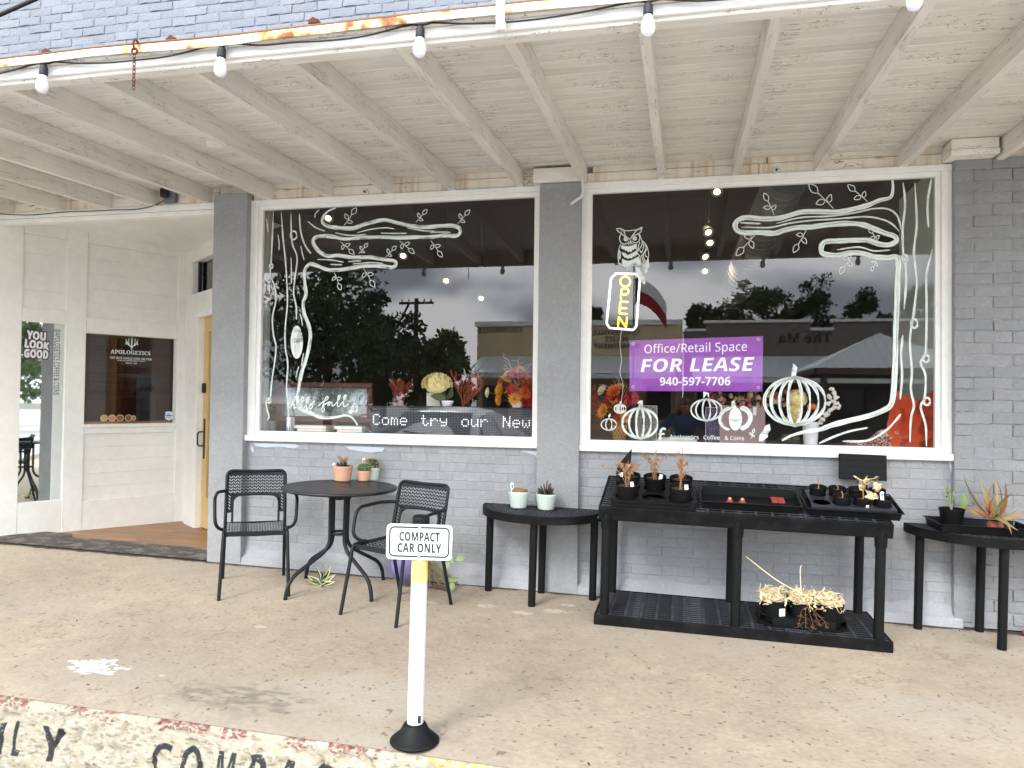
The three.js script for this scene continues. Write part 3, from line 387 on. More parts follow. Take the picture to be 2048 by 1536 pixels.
{
  const Z = zoomed(1150, 330, 2.56), one = (x, y) => Z([[x, y]])[0];
  const main = [[1625, 75], [1628, 120], [1615, 165], [1560, 180], [1500, 205], [1430, 225], [1340, 240], [1240, 238], [1160, 240], [1100, 258], [1040, 272], [960, 275], [880, 268], [840, 280], [820, 305], [830, 335], [870, 348], [950, 345], [1020, 350], [1070, 335], [1130, 322], [1200, 318], [1260, 310], [1340, 302], [1420, 300], [1490, 310], [1540, 330], [1590, 350], [1635, 365], [1645, 390], [1610, 408], [1560, 405], [1500, 385], [1440, 385], [1370, 388], [1300, 390], [1270, 400], [1260, 430], [1275, 455], [1340, 462], [1420, 450], [1480, 455], [1540, 470], [1600, 475], [1645, 472], [1655, 510], [1652, 600], [1648, 720], [1642, 850], [1640, 980], [1635, 1120], [1620, 1220], [1580, 1255], [1500, 1285], [1400, 1310], [1320, 1330], [1250, 1355], [1180, 1365], [1110, 1385], [1060, 1410]];
  const thin = [[[1680, 90], [1690, 200], [1678, 330], [1680, 440], [1690, 500], [1695, 600], [1685, 740]], [[1740, 90], [1750, 300], [1735, 450], [1750, 600], [1735, 750], [1715, 900], [1725, 1050], [1720, 1150], [1735, 1230], [1720, 1300], [1715, 1420]], [[1825, 70], [1805, 200], [1810, 320]], [[1830, 430], [1800, 560], [1800, 680], [1800, 800], [1795, 960], [1770, 1010], [1795, 1080], [1790, 1190], [1770, 1240], [1795, 1330], [1800, 1440]], [[1678, 870], [1670, 970], [1675, 1080], [1665, 1200]], [[1250, 1425], [1340, 1385], [1420, 1360], [1500, 1345]], [[1370, 1415], [1500, 1410], [1590, 1360], [1640, 1310], [1668, 1275]], oval(1690, 478, 13, 18), oval(1738, 812, 16, 22), oval(1797, 990, 15, 19), oval(1802, 1210, 16, 19)];
  const fine = [[[845, 295], [900, 298], [950, 300]], [[850, 318], [1000, 320], [1090, 300], [1200, 285], [1350, 275], [1480, 265], [1560, 275], [1620, 300], [1660, 340]], [[1030, 300], [1150, 270], [1300, 262], [1430, 245], [1520, 225], [1600, 225], [1650, 260], [1670, 330]], [[1340, 435], [1450, 420], [1530, 440], [1615, 435]]];
  part('painted_tree', merge([ribbon(Z(main), 8.4), ...thin.map((l) => ribbon(Z(l), 3.4)), ...fine.map((l) => ribbon(Z(l), 2.6))]), M.brushWhite, winR, 'bare tree with long branches and roots painted in white');
  for (const [a, b, c, d] of [[1020, 258, 985, 180], [1325, 225, 1240, 140], [1500, 190, 1430, 130], [930, 345, 860, 425], [1185, 330, 1140, 410], [1555, 400, 1520, 345], [1420, 455, 1375, 525], [1545, 480, 1525, 525]]) part('painted_sprig', merge(sprig(...one(a, b), ...one(c, d))), M.paintWhite, winR);
  // owl
  const A = zoomed(1180, 430, 8.533), O = [];
  for (const l of [[[450, 235], [515, 230], [580, 265], [600, 350], [645, 392]], [[450, 235], [480, 280], [530, 310], [590, 365], [645, 392], [680, 420]], [[575, 265], [670, 268], [770, 255], [800, 262]], [[893, 205], [800, 250], [770, 290], [720, 360], [688, 415]], [[893, 205], [880, 240], [865, 290], [800, 330], [730, 360]], [[535, 325], [505, 380], [520, 460], [570, 495], [640, 480], [668, 440]], [[715, 448], [770, 475], [830, 450], [850, 390], [830, 325]], [[845, 325], [878, 420], [890, 440], [950, 500], [990, 600], [1000, 700], [965, 790], [925, 868], [880, 820], [862, 760]], [[522, 500], [490, 600], [478, 700], [490, 800], [520, 850], [548, 880]], [[505, 600], [520, 660], [512, 750], [495, 700], [505, 600]], [[790, 490], [800, 570], [800, 640], [850, 700], [870, 790], [920, 868]], [[850, 460], [830, 520], [820, 600], [800, 640]], [[890, 460], [880, 520], [840, 590], [820, 620]], [[900, 470], [915, 530], [880, 640], [850, 600]], [[940, 500], [955, 570], [910, 660], [880, 690]], [[970, 580], [940, 640], [950, 700], [985, 720]], [[905, 660], [920, 740], [950, 800]], [[880, 690], [900, 760], [930, 830]], [[650, 505], [690, 470], [735, 500]]]) O.push(ribbon(A(l), 1.5, 0.003, false));
  for (const [x, y] of [[612, 410], [762, 400]]) O.push(ribbon(A(oval(x, y, 25, 25)), 2.6, 0.003, false), fill(A(oval(x, y, 7, 7))));
  for (const l of [[[512, 232], [560, 240], [585, 275], [598, 350], [575, 300], [530, 280]], [[893, 205], [800, 250], [775, 290], [870, 240]], [[680, 425], [708, 450], [705, 500], [690, 525], [695, 480]],
    [[530, 512], [580, 520], [640, 535], [720, 520], [782, 490], [785, 585], [760, 570], [745, 605], [725, 590], [705, 640], [680, 615], [655, 645], [630, 605], [600, 612], [580, 580], [555, 590], [535, 565]],
    [[532, 625], [590, 640], [650, 685], [720, 650], [788, 612], [812, 680], [780, 690], [765, 715], [735, 705], [715, 745], [680, 730], [650, 755], [620, 725], [590, 730], [560, 690]],
    [[545, 745], [600, 770], [650, 785], [740, 755], [828, 705], [860, 780], [870, 875], [820, 860], [790, 880], [750, 862], [700, 900], [680, 945], [665, 900], [640, 950], [625, 890], [580, 880], [548, 870]],
    [[782, 890], [830, 890], [945, 1100], [948, 1160], [925, 1190], [885, 1150], [800, 1030]], [[880, 890], [940, 830], [1000, 740], [1012, 880], [960, 1010]]]) O.push(fill(A(l)));
  part('painted_owl', merge(O), M.brushWhite, winR, 'horned owl painted in white');
  // pumpkins
  const pump = (f, cx, cy, rx, ry, w, ks, stem) => { const o = []; for (const k of ks) { if (k === 0) continue; o.push(ribbon(f(oval(cx, cy, rx * k, ry * (1 - 0.06 * k))), w)); } if (stem) o.push(fill(f(stem))); return merge(o); };
  const B = zoomed(1170, 730, 6.4), C = zoomed(1480, 700, 4.876);
  part('painted_pumpkin', pump(B, 705, 745, 228, 200, 4, [1, 0.62, 0.22], [[680, 545], [690, 500], [665, 490], [700, 455], [738, 455], [740, 545]]), M.brushWhite, winR, 'ribbed pumpkin painted in bold white lines');
  part('painted_pumpkin', pump(B, 450, 560, 74, 58, 2.4, [1, 0.55, 0.22], [[440, 500], [445, 470], [470, 455], [465, 500]]), M.brushWhite, winR, 'tiny pumpkin painted over the bouquet');
  part('painted_pumpkin', pump(B, 305, 762, 96, 76, 2, [1, 0.4], [[295, 690], [300, 640], [330, 620], [318, 690]]), M.brushWhite, winR, 'small two ribbed pumpkin painted low in the corner');
  part('painted_pumpkin', pump(B, 1555, 575, 198, 142, 2.6, [1, 0.68, 0.25], [[1515, 430], [1515, 340], [1585, 355], [1590, 430], [1560, 370]]), M.brushWhite, winR, 'thin lined pumpkin painted beside the person reflected');
  part('painted_pumpkin', merge([fill(B([...oval(1925, 690, 85, 150)])), ribbon(B(oval(1890, 690, 165, 140, 1.8, 4.6)), 5), ribbon(B(oval(1990, 680, 130, 130, -1.6, 1.6)), 8), fill(B([[1870, 550], [1880, 470], [1910, 450], [1940, 545]]))]), M.brushWhite, winR, 'solid white painted pumpkin');
  part('painted_pumpkin', pump(C, 535, 500, 298, 240, 5, [1, 0.78, 0.5, 0.22], [[500, 260], [505, 190], [520, 130], [560, 170], [545, 250]]), M.brushWhite, winR, 'largest ribbed pumpkin painted in white');
  part('painted_leaf', fill(C([[185, 890], [190, 830], [230, 780], [245, 740], [290, 720], [298, 780], [275, 810], [270, 850], [215, 890]])), M.brushWhite, winR);
  part('painted_sprig', merge(sprig(...C([[105, 865]])[0], ...C([[130, 795]])[0])), M.paintWhite, winR);
  const s = merge([textGeo('Apologetics   Coffee   & Coins', 0.028, fontR)]), q = pz(1413, 876, 0.003); part('painted_words', s.translate(q.x, q.y, 0.003), M.paintWhite, winR, 'shop name in small white handwriting');
  part('painted_letter', merge([ribbon(B([[1035, 825], [1000, 815], [975, 835], [965, 880], [960, 960]]), 4), ribbon(B([[940, 880], [980, 882], [1020, 880]]), 3)]), M.brushWhite, winR);
}
// ---------------------------------------------------------------- boards over the windows
{
  const t = thing('header_boards', 'water stained cream boards over the shop windows under the porch', 'boards');
  for (const [a, b] of [[-3.42, -2.3], [-2.3, -1.06], [-0.72, 0.5], [0.5, 1.68], [1.95, 3.5]]) { part('board', bx(a + 0.002, b - 0.002, 2.990, 3.063, -0.08, 0.018, 0.003), M.drip, t); part('board', bx(a + 0.06, b + 0.05, 3.067, 3.115, -0.08, 0.010, 0.003), M.drip, t); }
  for (const px of [730, 1553]) { const q = pz(px, px === 730 ? 384 : 340, 0.03); part('anchor_plate', lathe([[0, 0.006], [0.022, 0.005], [0.028, 0], [0.03, -0.012]], 16).rotateX(Math.PI / 2).translate(q.x, q.y, 0.022), M.cream, t); part('bolt', cyl(V(q.x, q.y, 0.02), V(q.x, q.y, 0.045), 0.008, 0.008, 6), M.rustDark, t); }
  tag(part(numbered('return_wall'), bx(-3.735, -3.70, 0, 2.93, -0.5, -0.022), M.white), 'white return wall behind the entrance pillar', 'wall');
  const a = thing('header_boards', 'cream boards and trim over the recessed entrance', 'boards');
  part('board', bx(-3.735, -3.425, 3.032, 3.12, -0.08, 0.0, 0.003), M.drip, a); part('board', bx(-7.4, -3.74, 2.992, 3.07, -0.08, 0.012, 0.003), M.drip, a); part('board', bx(-7.4, -3.74, 3.074, 3.12, -0.08, 0.006, 0.003), M.drip, a);
  part('trim', bx(-7.4, -3.73, 2.935, 2.988, -0.08, 0.03, 0.004), M.white, a); part('trim', bx(-7.4, -3.73, 2.895, 2.932, -0.07, 0.018, 0.004), M.frame, a);
}
// ---------------------------------------------------------------- porch roof
const JX = [-6.79, -6.28, -5.763, -5.261, -4.761, -4.313, -3.8, -3.241, -2.721, -2.204, -1.701, -1.175, -0.701, -0.142, 0.368, 0.908, 1.439, 2.0, 2.53, 3.06];
const jy = (z) => 2.983 - 0.0365 * z, EDGE = 2.53;
const porch = thing('porch_roof', 'cream timber porch roof with open joists over the pavement', 'roof');
{
  const ang = Math.atan(0.0365), JE = 2.495, r = rng(61), vs = [];
  for (let k = 0; k < 4; k++) { const g = new THREE.BoxGeometry(0.045, 0.125, JE + 0.05, 2, 3, 40), p = g.attributes.position; for (let i = 0; i < p.count; i++) { const z = p.getZ(i); p.setX(i, p.getX(i) + (fbm(z * 1.5 + k * 9 + 20, 3, 3, 512, 63) - 0.5) * 0.010); p.setY(i, p.getY(i) + (fbm(z * 6 + k * 7 + 20, p.getX(i) * 20, 3, 512, 65) - 0.5) * 0.004); } g.computeVertexNormals();
    // grain runs along the joist: u follows z
    const q = uvm(g.translate(0, 0.0625, (JE - 0.05) / 2), 0, 0), uv = q.attributes.uv, pp = q.attributes.position; for (let i = 0; i < uv.count; i++) uv.setXY(i, pp.getZ(i) + k * 0.37, pp.getY(i) * 2 + pp.getX(i) * 2 + k * 0.41); vs.push(q); }
  JX.forEach((x, i) => { const m = part('joist', vs[i % 4], i % 2 ? M.cream : M.creamB, porch); m.position.set(x - 0.0225, jy(0), 0); m.rotation.x = ang; });
  // ceiling boards, laid along the street
  const n = 28, w = (2.455 + 0.02) / n;
  const pv = [0, 1, 2, 3].map((k) => uvm(cbox(10.9, 0.02, w - 0.0035, 0.004), k * 0.31, k * 0.47));
  for (let i = 0; i < n; i++) { const z = -0.02 + w * (i + 0.5), m = part('ceiling_board', pv[i % 4], [M.cream, M.creamB, M.creamC][Math.floor(r() * 3)], porch); m.position.set(-1.95 + (r() - 0.5) * 0.05, jy(z) + 0.1365 + (r() - 0.5) * 0.002, z); m.rotation.x = ang; m.rotation.z = (r() - 0.5) * 0.0002; }
  part('roof_deck', bx(-7.4, 3.5, 0.150, 0.172, -0.02, EDGE - 0.25).rotateX(ang).translate(0, jy(0), 0), M.rustDark, porch);
  part('edge_board', bx(-7.4, 3.5, jy(2.48) + 0.108, jy(2.48) + 0.134, 2.435, 2.4955, 0.002), M.creamC, porch); part('blocking_board', bx(-7.4, 3.5, jy(EDGE) + 0.03, jy(2.48) + 0.132, 2.4965, 2.499, 0.0005), M.creamC, porch);
  const y = jy(EDGE);
  part('end_board', bx(-7.4, 3.5, y - 0.028, y + 0.055, EDGE - 0.03, EDGE + 0.038, 0.004), M.creamC, porch);
  part('fascia_board', bx(-7.4, 3.5, y - 0.012, y + 0.030, EDGE + 0.040, EDGE + 0.06, 0.004), M.frame, porch);
  part('crown_strip', bx(-7.4, 3.5, y + 0.031, y + 0.052, EDGE + 0.040, EDGE + 0.078, 0.005), M.creamC, porch);
  const prof = [[0.0, 0.066], [0.095, 0.058], [0.1, 0.068], [0.104, 0.058], [0.104, 0.026], [0.098, 0.026]], P = [], I = [], N = 160;   // drip edge: flange, rolled lip, face
  for (let i = 0; i <= N; i++) { const x = lerp(-7.4, 3.5, i / N), d = (fbm(x * 2 + 30, 1, 3, 512, 67) - 0.5) * 0.014; prof.forEach(([a, b], k) => P.push(x, y + b + d * (k > 2 ? 1.4 : 0.6), EDGE + a + d * 0.5)); if (i < N) for (let k = 0; k < 5; k++) { const a = i * 6 + k; I.push(a, a + 1, a + 7, a, a + 7, a + 6); } }
  const g = new THREE.BufferGeometry(); g.setAttribute('position', new THREE.Float32BufferAttribute(P, 3)); g.setIndex(I); g.computeVertexNormals(); part('drip_edge', uvm(g), M.rust, porch, 'rusty metal drip edge');
  part('drip_lip', tube(Array.from({ length: 60 }, (_, i) => { const x = lerp(-7.4, 3.5, i / 59), d = (fbm(x * 2 + 30, 1, 3, 512, 67) - 0.5) * 0.014; return V(x, y + 0.066 + d * 0.6, EDGE + 0.1 + d * 0.5); }), 0.006, 160, 6), M.rustLip, porch, 'rust brown rolled lip of the drip edge');
  for (const px of [90, 340, 625]) { const q = pz(px, px === 90 ? 102 : px === 340 ? 76 : 40, EDGE + 0.07); const s = new THREE.Shape([new THREE.Vector2(-0.022, 0), new THREE.Vector2(0, 0.014), new THREE.Vector2(0.024, 0.002), new THREE.Vector2(0.02, -0.012), new THREE.Vector2(-0.02, -0.012)]); part('rusty_clip', new THREE.ExtrudeGeometry(s, { depth: 0.03, bevelEnabled: false }).translate(q.x, q.y, q.z - 0.03), M.rustDark, porch); }
  // strap from the fascia to a joist
  const q = pz(1001, 20, EDGE + 0.11), sy = y;
  part('strap', merge([bx(q.x - 0.018, q.x + 0.018, sy + 0.0, sy + 0.10, EDGE + 0.106, EDGE + 0.114, 0.002), bx(q.x - 0.018, q.x + 0.018, sy - 0.035, sy + 0.002, EDGE + 0.08, EDGE + 0.112, 0.002)]), M.creamC, porch);
  for (const [px, py] of [[1013, 61], [1034, 103]]) { const b = pz(px, py, py < 100 ? EDGE + 0.0 : 2.2); part('bolt', sphere(b.x, py > 60 && px > 1000 ? jy(b.z) - 0.003 : b.y, px < 1000 || py < 50 ? EDGE + 0.064 : b.z, 0.010, 8, 5), M.creamC, porch); }
  const f = pz(447, 258, 1.1); part('paint_flake', new THREE.PlaneGeometry(0.09, 0.07, 4, 3).rotateX(1.1).rotateY(0.4).translate(f.x, jy(1.2) + 0.09, 1.2), M.creamC, porch);
}
// ---------------------------------------------------------------- string lights
{
  const z = EDGE + 0.085, t = thing('string_lights', 'black cable with white pear bulbs hung along the porch edge', 'string lights'), y0 = jy(EDGE) + 0.004;
  const bulbs = [[-4.70, 1.452], [-3.79, 1.45], [-2.882, 1.452], [-1.962, 1.446], [-1.055, 1.47], [-0.142, 1.472], [0.79, 1.48], [1.7, 1.47], [2.6, 1.47]], pts = [];
  let xl = -7.2; const r = rng(5);
  for (const [bxx] of bulbs) { for (let x = xl + 0.18; x < bxx - 0.1; x += 0.16) pts.push(V(x, y0 + 0.022 - 0.02 * Math.sin((x - xl) / (bxx - xl) * Math.PI) + (r() - 0.5) * 0.008, z)); pts.push(V(bxx - 0.05, y0 + 0.03, z), V(bxx, y0 + 0.022, z), V(bxx + 0.05, y0 + 0.03, z)); xl = bxx; }
  part('cable', tube(pts, 0.0038, pts.length * 4, 6), M.cable, t);
  const sock = lathe([[0, 0], [0.012, 0], [0.013, -0.008], [0.017, -0.012], [0.019, -0.045], [0.017, -0.05], [0, -0.05]], 14), glb = lathe([[0.014, -0.046], [0.018, -0.06], [0.026, -0.085], [0.0275, -0.1], [0.025, -0.116], [0.016, -0.128], [0, -0.133]], 18);
  for (const [x] of bulbs) { const b = part('bulb', glb, M.bulb, t); b.position.set(x, y0 + 0.02, z + 0.004); b.rotation.set((r() - 0.5) * 0.1, 0, -0.06 + (r() - 0.5) * 0.12); part('socket', sock, M.cable, b); }
}
{ // chain
  const q = pz(277, 100, EDGE + 0.1), t = thing('chain', 'short rusty chain hanging from the porch edge', 'chain', [q.x, 2.935, EDGE + 0.125]), link = new THREE.TorusGeometry(0.009, 0.0022, 6, 10).scale(0.7, 1.25, 1);
  part('hook', tube([V(0, 0.02, -0.03), V(0, 0.035, -0.005), V(0, 0.01, 0.008), V(0, -0.012, 0)], 0.005, 16, 6), M.rustDark, t); part('ring', new THREE.TorusGeometry(0.013, 0.005, 6, 12).translate(0, -0.02, 0), M.rustDark, t);
  for (let i = 0; i < 9; i++) { const m = part('link', link, M.rustDark, t); m.position.set(0, -0.042 - i * 0.0175, 0); m.rotation.y = i % 2 ? 1.5 : 0.1; }
}
{ // outlet box with its cord under the porch
  const q = pz(340, 392, 0.05), t = thing('outlet_box', 'grey outlet box with a black plug on the boards over the entrance', 'outlet box', [q.x, q.y, 0.02]);
  part('box', bx(-0.055, 0.055, -0.055, 0.055, 0, 0.045, 0.006), std(hex('#5d666b'), 0.5), t); part('cover', bx(-0.035, 0.06, -0.05, 0.062, 0.046, 0.055, 0.004), std(hex('#69757a'), 0.4), t); part('plug', bx(-0.045, 0.02, -0.025, 0.05, 0.056, 0.11, 0.012), M.cable, t);
  const p = [[0, 428], [60, 430], [130, 424], [190, 422], [226, 420], [270, 419], [305, 412], [326, 402], [334, 396]].map(([x, y]) => pz(x, y, 0.045)); solo('power_cord', tube(p, 0.004, 80, 6), M.cable, 'thin black cord pinned along the trim over the entrance', 'cord');
}
{ const p = [[-20, 38], [30, 16], [75, -4], [120, -24]].map(([x, y]) => pz(x, y, 1.8)); solo('service_cable', tube(p, 0.013, 24, 8), M.cable, 'thick black cable crossing in front of the blue grey upper wall', 'cable'); }

// ---------------------------------------------------------------- recessed entrance
const P0 = V(-5.16, 0, -1.53), LD = V(0.48, 0, -0.87727), LN = V(0.87727, 0, 0.48), DD = V(0.79, 0, 0.613).normalize(), DN = V(-0.613, 0, 0.79).normalize();
function wallFrame(dir, n) { // group whose x runs along dir from P0, z = outward normal
  const m = new THREE.Matrix4().makeBasis(dir, V(0, 1, 0), n); return new THREE.Quaternion().setFromRotationMatrix(m);
}
{
  const t = thing('panelled_wall', 'white panelled side wall of the recessed entrance', 'wall', [P0.x, 0, P0.z]); t.quaternion.copy(wallFrame(LD.clone(), LN));
  // local x = distance from the corner along LD (outward is negative)
  const lx = (px, py) => { const p = pplane(px, py, P0, LN).sub(P0); return [p.dot(LD), p.y]; };
  const xA0 = lx(38, 800)[0], xA1 = lx(126, 800)[0], xB0 = lx(168, 750)[0], xB1 = lx(351, 750)[0], yT = 3.0, E0 = -2.1;
  const up = [lx(80, 472)[1], lx(80, 618)[1]], mir = [lx(75, 645)[1], lx(75, 1002)[1]], upB = [lx(260, 500)[1], lx(260, 642)[1]], win = [lx(260, 672)[1], lx(260, 847)[1]], low = [lx(260, 866)[1], lx(260, 993)[1]];
  const st = (n, a, b, y0, y1, z = 0.03, m = M.white) => part(n, bx(a, b, y0, y1, -0.06, z, 0.004), m, t);
  st('stile', E0, xA0, 0.0, yT); st('stile', xA1, xB0, 0, yT, 0.032); st('stile', xB1, 0.01, 0, yT, 0.033);
  for (const [a, b, ys] of [[xA0, xA1, [[up[0], yT], [mir[0], up[1]], [0, mir[1]]]], [xB0, xB1, [[upB[0], yT], [win[0], upB[1]], [low[0], win[1]], [0, low[1]]]]]) for (const [y0, y1] of ys) st('rail', a + 0.001, b - 0.001, y0, y1, 0.028);
  const planks = (a, b, y1, y0, n) => { for (let i = 0; i < n; i++) part('panel_plank', bx(a - 0.005, b + 0.005, lerp(y1, y0, (i + 1) / n) + 0.0004, lerp(y1, y0, i / n) - 0.0004, -0.05, 0.006 - (i % 2) * 0.001, 0.0018), M.white, t); };
  planks(xA0, xA1, up[0], up[1], 4); planks(xB0, xB1, upB[0], upB[1], 5); planks(xB0, xB1, low[0], low[1], 5);
  part('mirror_pane', new THREE.PlaneGeometry(xA1 - xA0, mir[0] - mir[1]).translate((xA0 + xA1) / 2, (mir[0] + mir[1]) / 2, 0.010), M.mirror, t, 'tall narrow mirror pane');
  part('mirror_backing', bx(xA0, xA1, mir[1], mir[0], -0.06, 0.004), M.white, t);
  part('dark_glass', new THREE.PlaneGeometry(xB1 - xB0, win[0] - win[1]).translate((xB0 + xB1) / 2, (win[0] + win[1]) / 2, 0.004), M.glass, t, 'dark window pane with the shop lettering');
  part('sill', bx(xB0 - 0.02, xB1 + 0.02, win[1] - 0.035, win[1] - 0.004, 0.0, 0.052, 0.006), M.white, t);
  // lettering and chandelier on the dark pane
  const cx = lx(263, 720)[0], lay = (s, px, py, size, f = fontS) => { const [x, y] = lx(px, py); return textGeo(s, size, f).translate(x, y, 0.0075); };
  part('window_lettering', merge([lay('APOLOGETICS', 261, 705, 0.038), lay('WE BUY GOLD AND SILVER', 262, 717, 0.021), lay('MAKE AN APPOINTMENT TODAY', 262, 721.6, 0.0115), lay('940 597 7706', 262, 726.5, 0.013)]), M.paintWhite, t);
  { const [x, y] = lx(263, 686), o = [], dot = (a, b, r) => o.push(new THREE.CircleGeometry(r, 10).translate(x + a, y + b, 0.0075)), bar = (a, b, w, h) => o.push(new THREE.PlaneGeometry(w, h).translate(x + a, y + b, 0.0075));
    bar(0, 0.07, 0.003, 0.07); bar(0, 0, 0.012, 0.08); for (const s of [-1, 1]) { bar(s * 0.03, 0.02, 0.006, 0.05); bar(s * 0.055, 0.012, 0.006, 0.045); o.push(new THREE.TorusGeometry(0.045, 0.005, 4, 14, Math.PI / 1.6).rotateZ(s > 0 ? -1.9 : -3.2).translate(x, y + 0.012, 0.0075)); dot(s * 0.03, -0.012, 0.009); dot(s * 0.055, -0.012, 0.008); } dot(0, -0.045, 0.011); dot(0, -0.065, 0.006); part('chandelier_emblem', merge(o), M.paintWhite, t); }
  { const [x, y] = lx(338, 832); part('shield_sticker', new THREE.PlaneGeometry(0.1, 0.105).translate(x - 0.005, y, 0.008), std(0xffffff, 0.5, { alphaTest: 0.5, map: ctex(128, 128, (c) => { c.clearRect(0, 0, 128, 128); c.fillStyle = '#e9eef4'; c.beginPath(); c.moveTo(14, 14); c.quadraticCurveTo(64, 2, 114, 14); c.lineTo(108, 40); c.quadraticCurveTo(126, 84, 100, 106); c.quadraticCurveTo(64, 118, 64, 124); c.quadraticCurveTo(60, 116, 28, 106); c.quadraticCurveTo(2, 84, 20, 40); c.closePath(); c.fill(); c.fillStyle = '#2d4d8f'; c.fillRect(24, 52, 80, 16); c.fillRect(34, 30, 60, 6); c.fillRect(46, 40, 36, 4); c.fillRect(28, 78, 72, 4); c.fillRect(34, 90, 60, 4); }) }), t); }
  { const [x, y] = lx(72, 689), w = Math.abs(lx(96, 689)[0] - lx(46, 689)[0]); part('sticker', new THREE.PlaneGeometry(w * 1.1, 0.29).translate(x, y, 0.0125), std(0xffffff, 0.5, { alphaTest: 0.5, map: ctex(256, 256, (c) => { c.clearRect(0, 0, 256, 256); c.textAlign = 'center'; c.lineJoin = 'round'; const put = (s, y, z) => { c.font = 'bold 88px sans-serif'; c.save(); c.translate(128, y); c.rotate(z); c.scale(Math.min(1, 230 / c.measureText(s).width), 1); c.lineWidth = 26; c.strokeStyle = '#15161a'; c.strokeText(s, 0, 0); c.lineWidth = 7; c.strokeStyle = '#e4e2e6'; c.strokeText(s, 0, 0); c.fillStyle = '#e4e2e6'; c.fillText(s, 0, 0); c.restore(); }; put('YOU', 88, 0.05); put('LOOK', 162, 0.08); put('GOOD', 236, 0.02); }) }), t, 'white bubble lettered sticker with black outline'); }
  { const [x, y1] = lx(114, 658), y0 = lx(112, 790)[1]; const g = textGeo('@APOLOGETICS COFFEE & COINS', 0.045, fontR); g.computeBoundingBox(); const L = g.boundingBox.max.x - g.boundingBox.min.x; part('mirror_lettering', g.scale((y1 - y0) / L, 1, 1).rotateZ(-Math.PI / 2).translate(x, (y0 + y1) / 2, 0.013), std(hex('#2a2d2e'), 0.6), t); }
  // what stands behind the dark pane
  const c = new THREE.Vector3(); const back = std(hex('#74422a'), 0.7, { map: T.plank });
  const w = thing('timber_partition', 'brown timber partition inside behind the dark entrance window', 'partition', [P0.x, 0, P0.z]); w.quaternion.copy(t.quaternion);
  for (let i = 0; i < 9; i++) part('board', bx(xB0 - 0.9, xB1 + 0.9, 0.7 + i * 0.24, 0.936 + i * 0.24, -1.45, -1.43, 0.003), back, w);
  part('post', bx(-0.98, -0.72, 0.1, 2.8, -1.1, -0.95), std(hex('#8d8f9a'), 0.6), w);
  const bd = thing('chalkboard', 'black chalkboard standing inside behind the dark entrance window', 'chalkboard', [P0.x, 0, P0.z]); bd.quaternion.copy(t.quaternion); { const [x0, y1] = lx(295, 752), [x1, y0] = lx(333, 845); part('board', bx(x0, x1, y0, y1, -0.26, -0.24), std(hex('#15181b'), 0.6), bd); part('words', textGeo('OPEN', 0.05, font).scale(-1, 1, 1).translate((x0 + x1) / 2, lerp(y0, y1, 0.72), -0.238), std(hex('#7c8084'), 0.8), bd); part('easel_leg', bx(x0 + 0.02, x0 + 0.05, 0.1, y0, -0.26, -0.24), std(hex('#15181b'), 0.6), bd); part('easel_leg', bx(x1 - 0.05, x1 - 0.02, 0.1, y0, -0.26, -0.24), std(hex('#15181b'), 0.6), bd); }
  const led = thing('coin_ledge', 'wooden ledge with coin discs behind the dark entrance window', 'ledge', [P0.x, 0, P0.z]); led.quaternion.copy(t.quaternion); part('ledge', bx(xB0, xB1, win[1] - 0.03, win[1] + 0.02, -0.2, -0.065), std(hex('#9a6b48'), 0.6), led);
  const cols = ['#c9a24e', '#c98f78', '#a8603a', '#8a5a3c', '#b58a50']; [[215, 831], [231, 831], [247, 831], [264, 832], [274, 832]].forEach(([px, py], i) => { const [x, y] = lx(px, py); part('coin_disc', cyl(V(x, win[1] + 0.053, -0.09), V(x, win[1] + 0.053, -0.082), i === 4 ? 0.022 : 0.032, undefined, 20), std(hex(cols[i]), 0.45), led); part('rim', new THREE.TorusGeometry(i === 4 ? 0.022 : 0.032, 0.004, 6, 20).translate(x, win[1] + 0.053, -0.082), std(hex('#d8c7a0'), 0.5), led); });
}
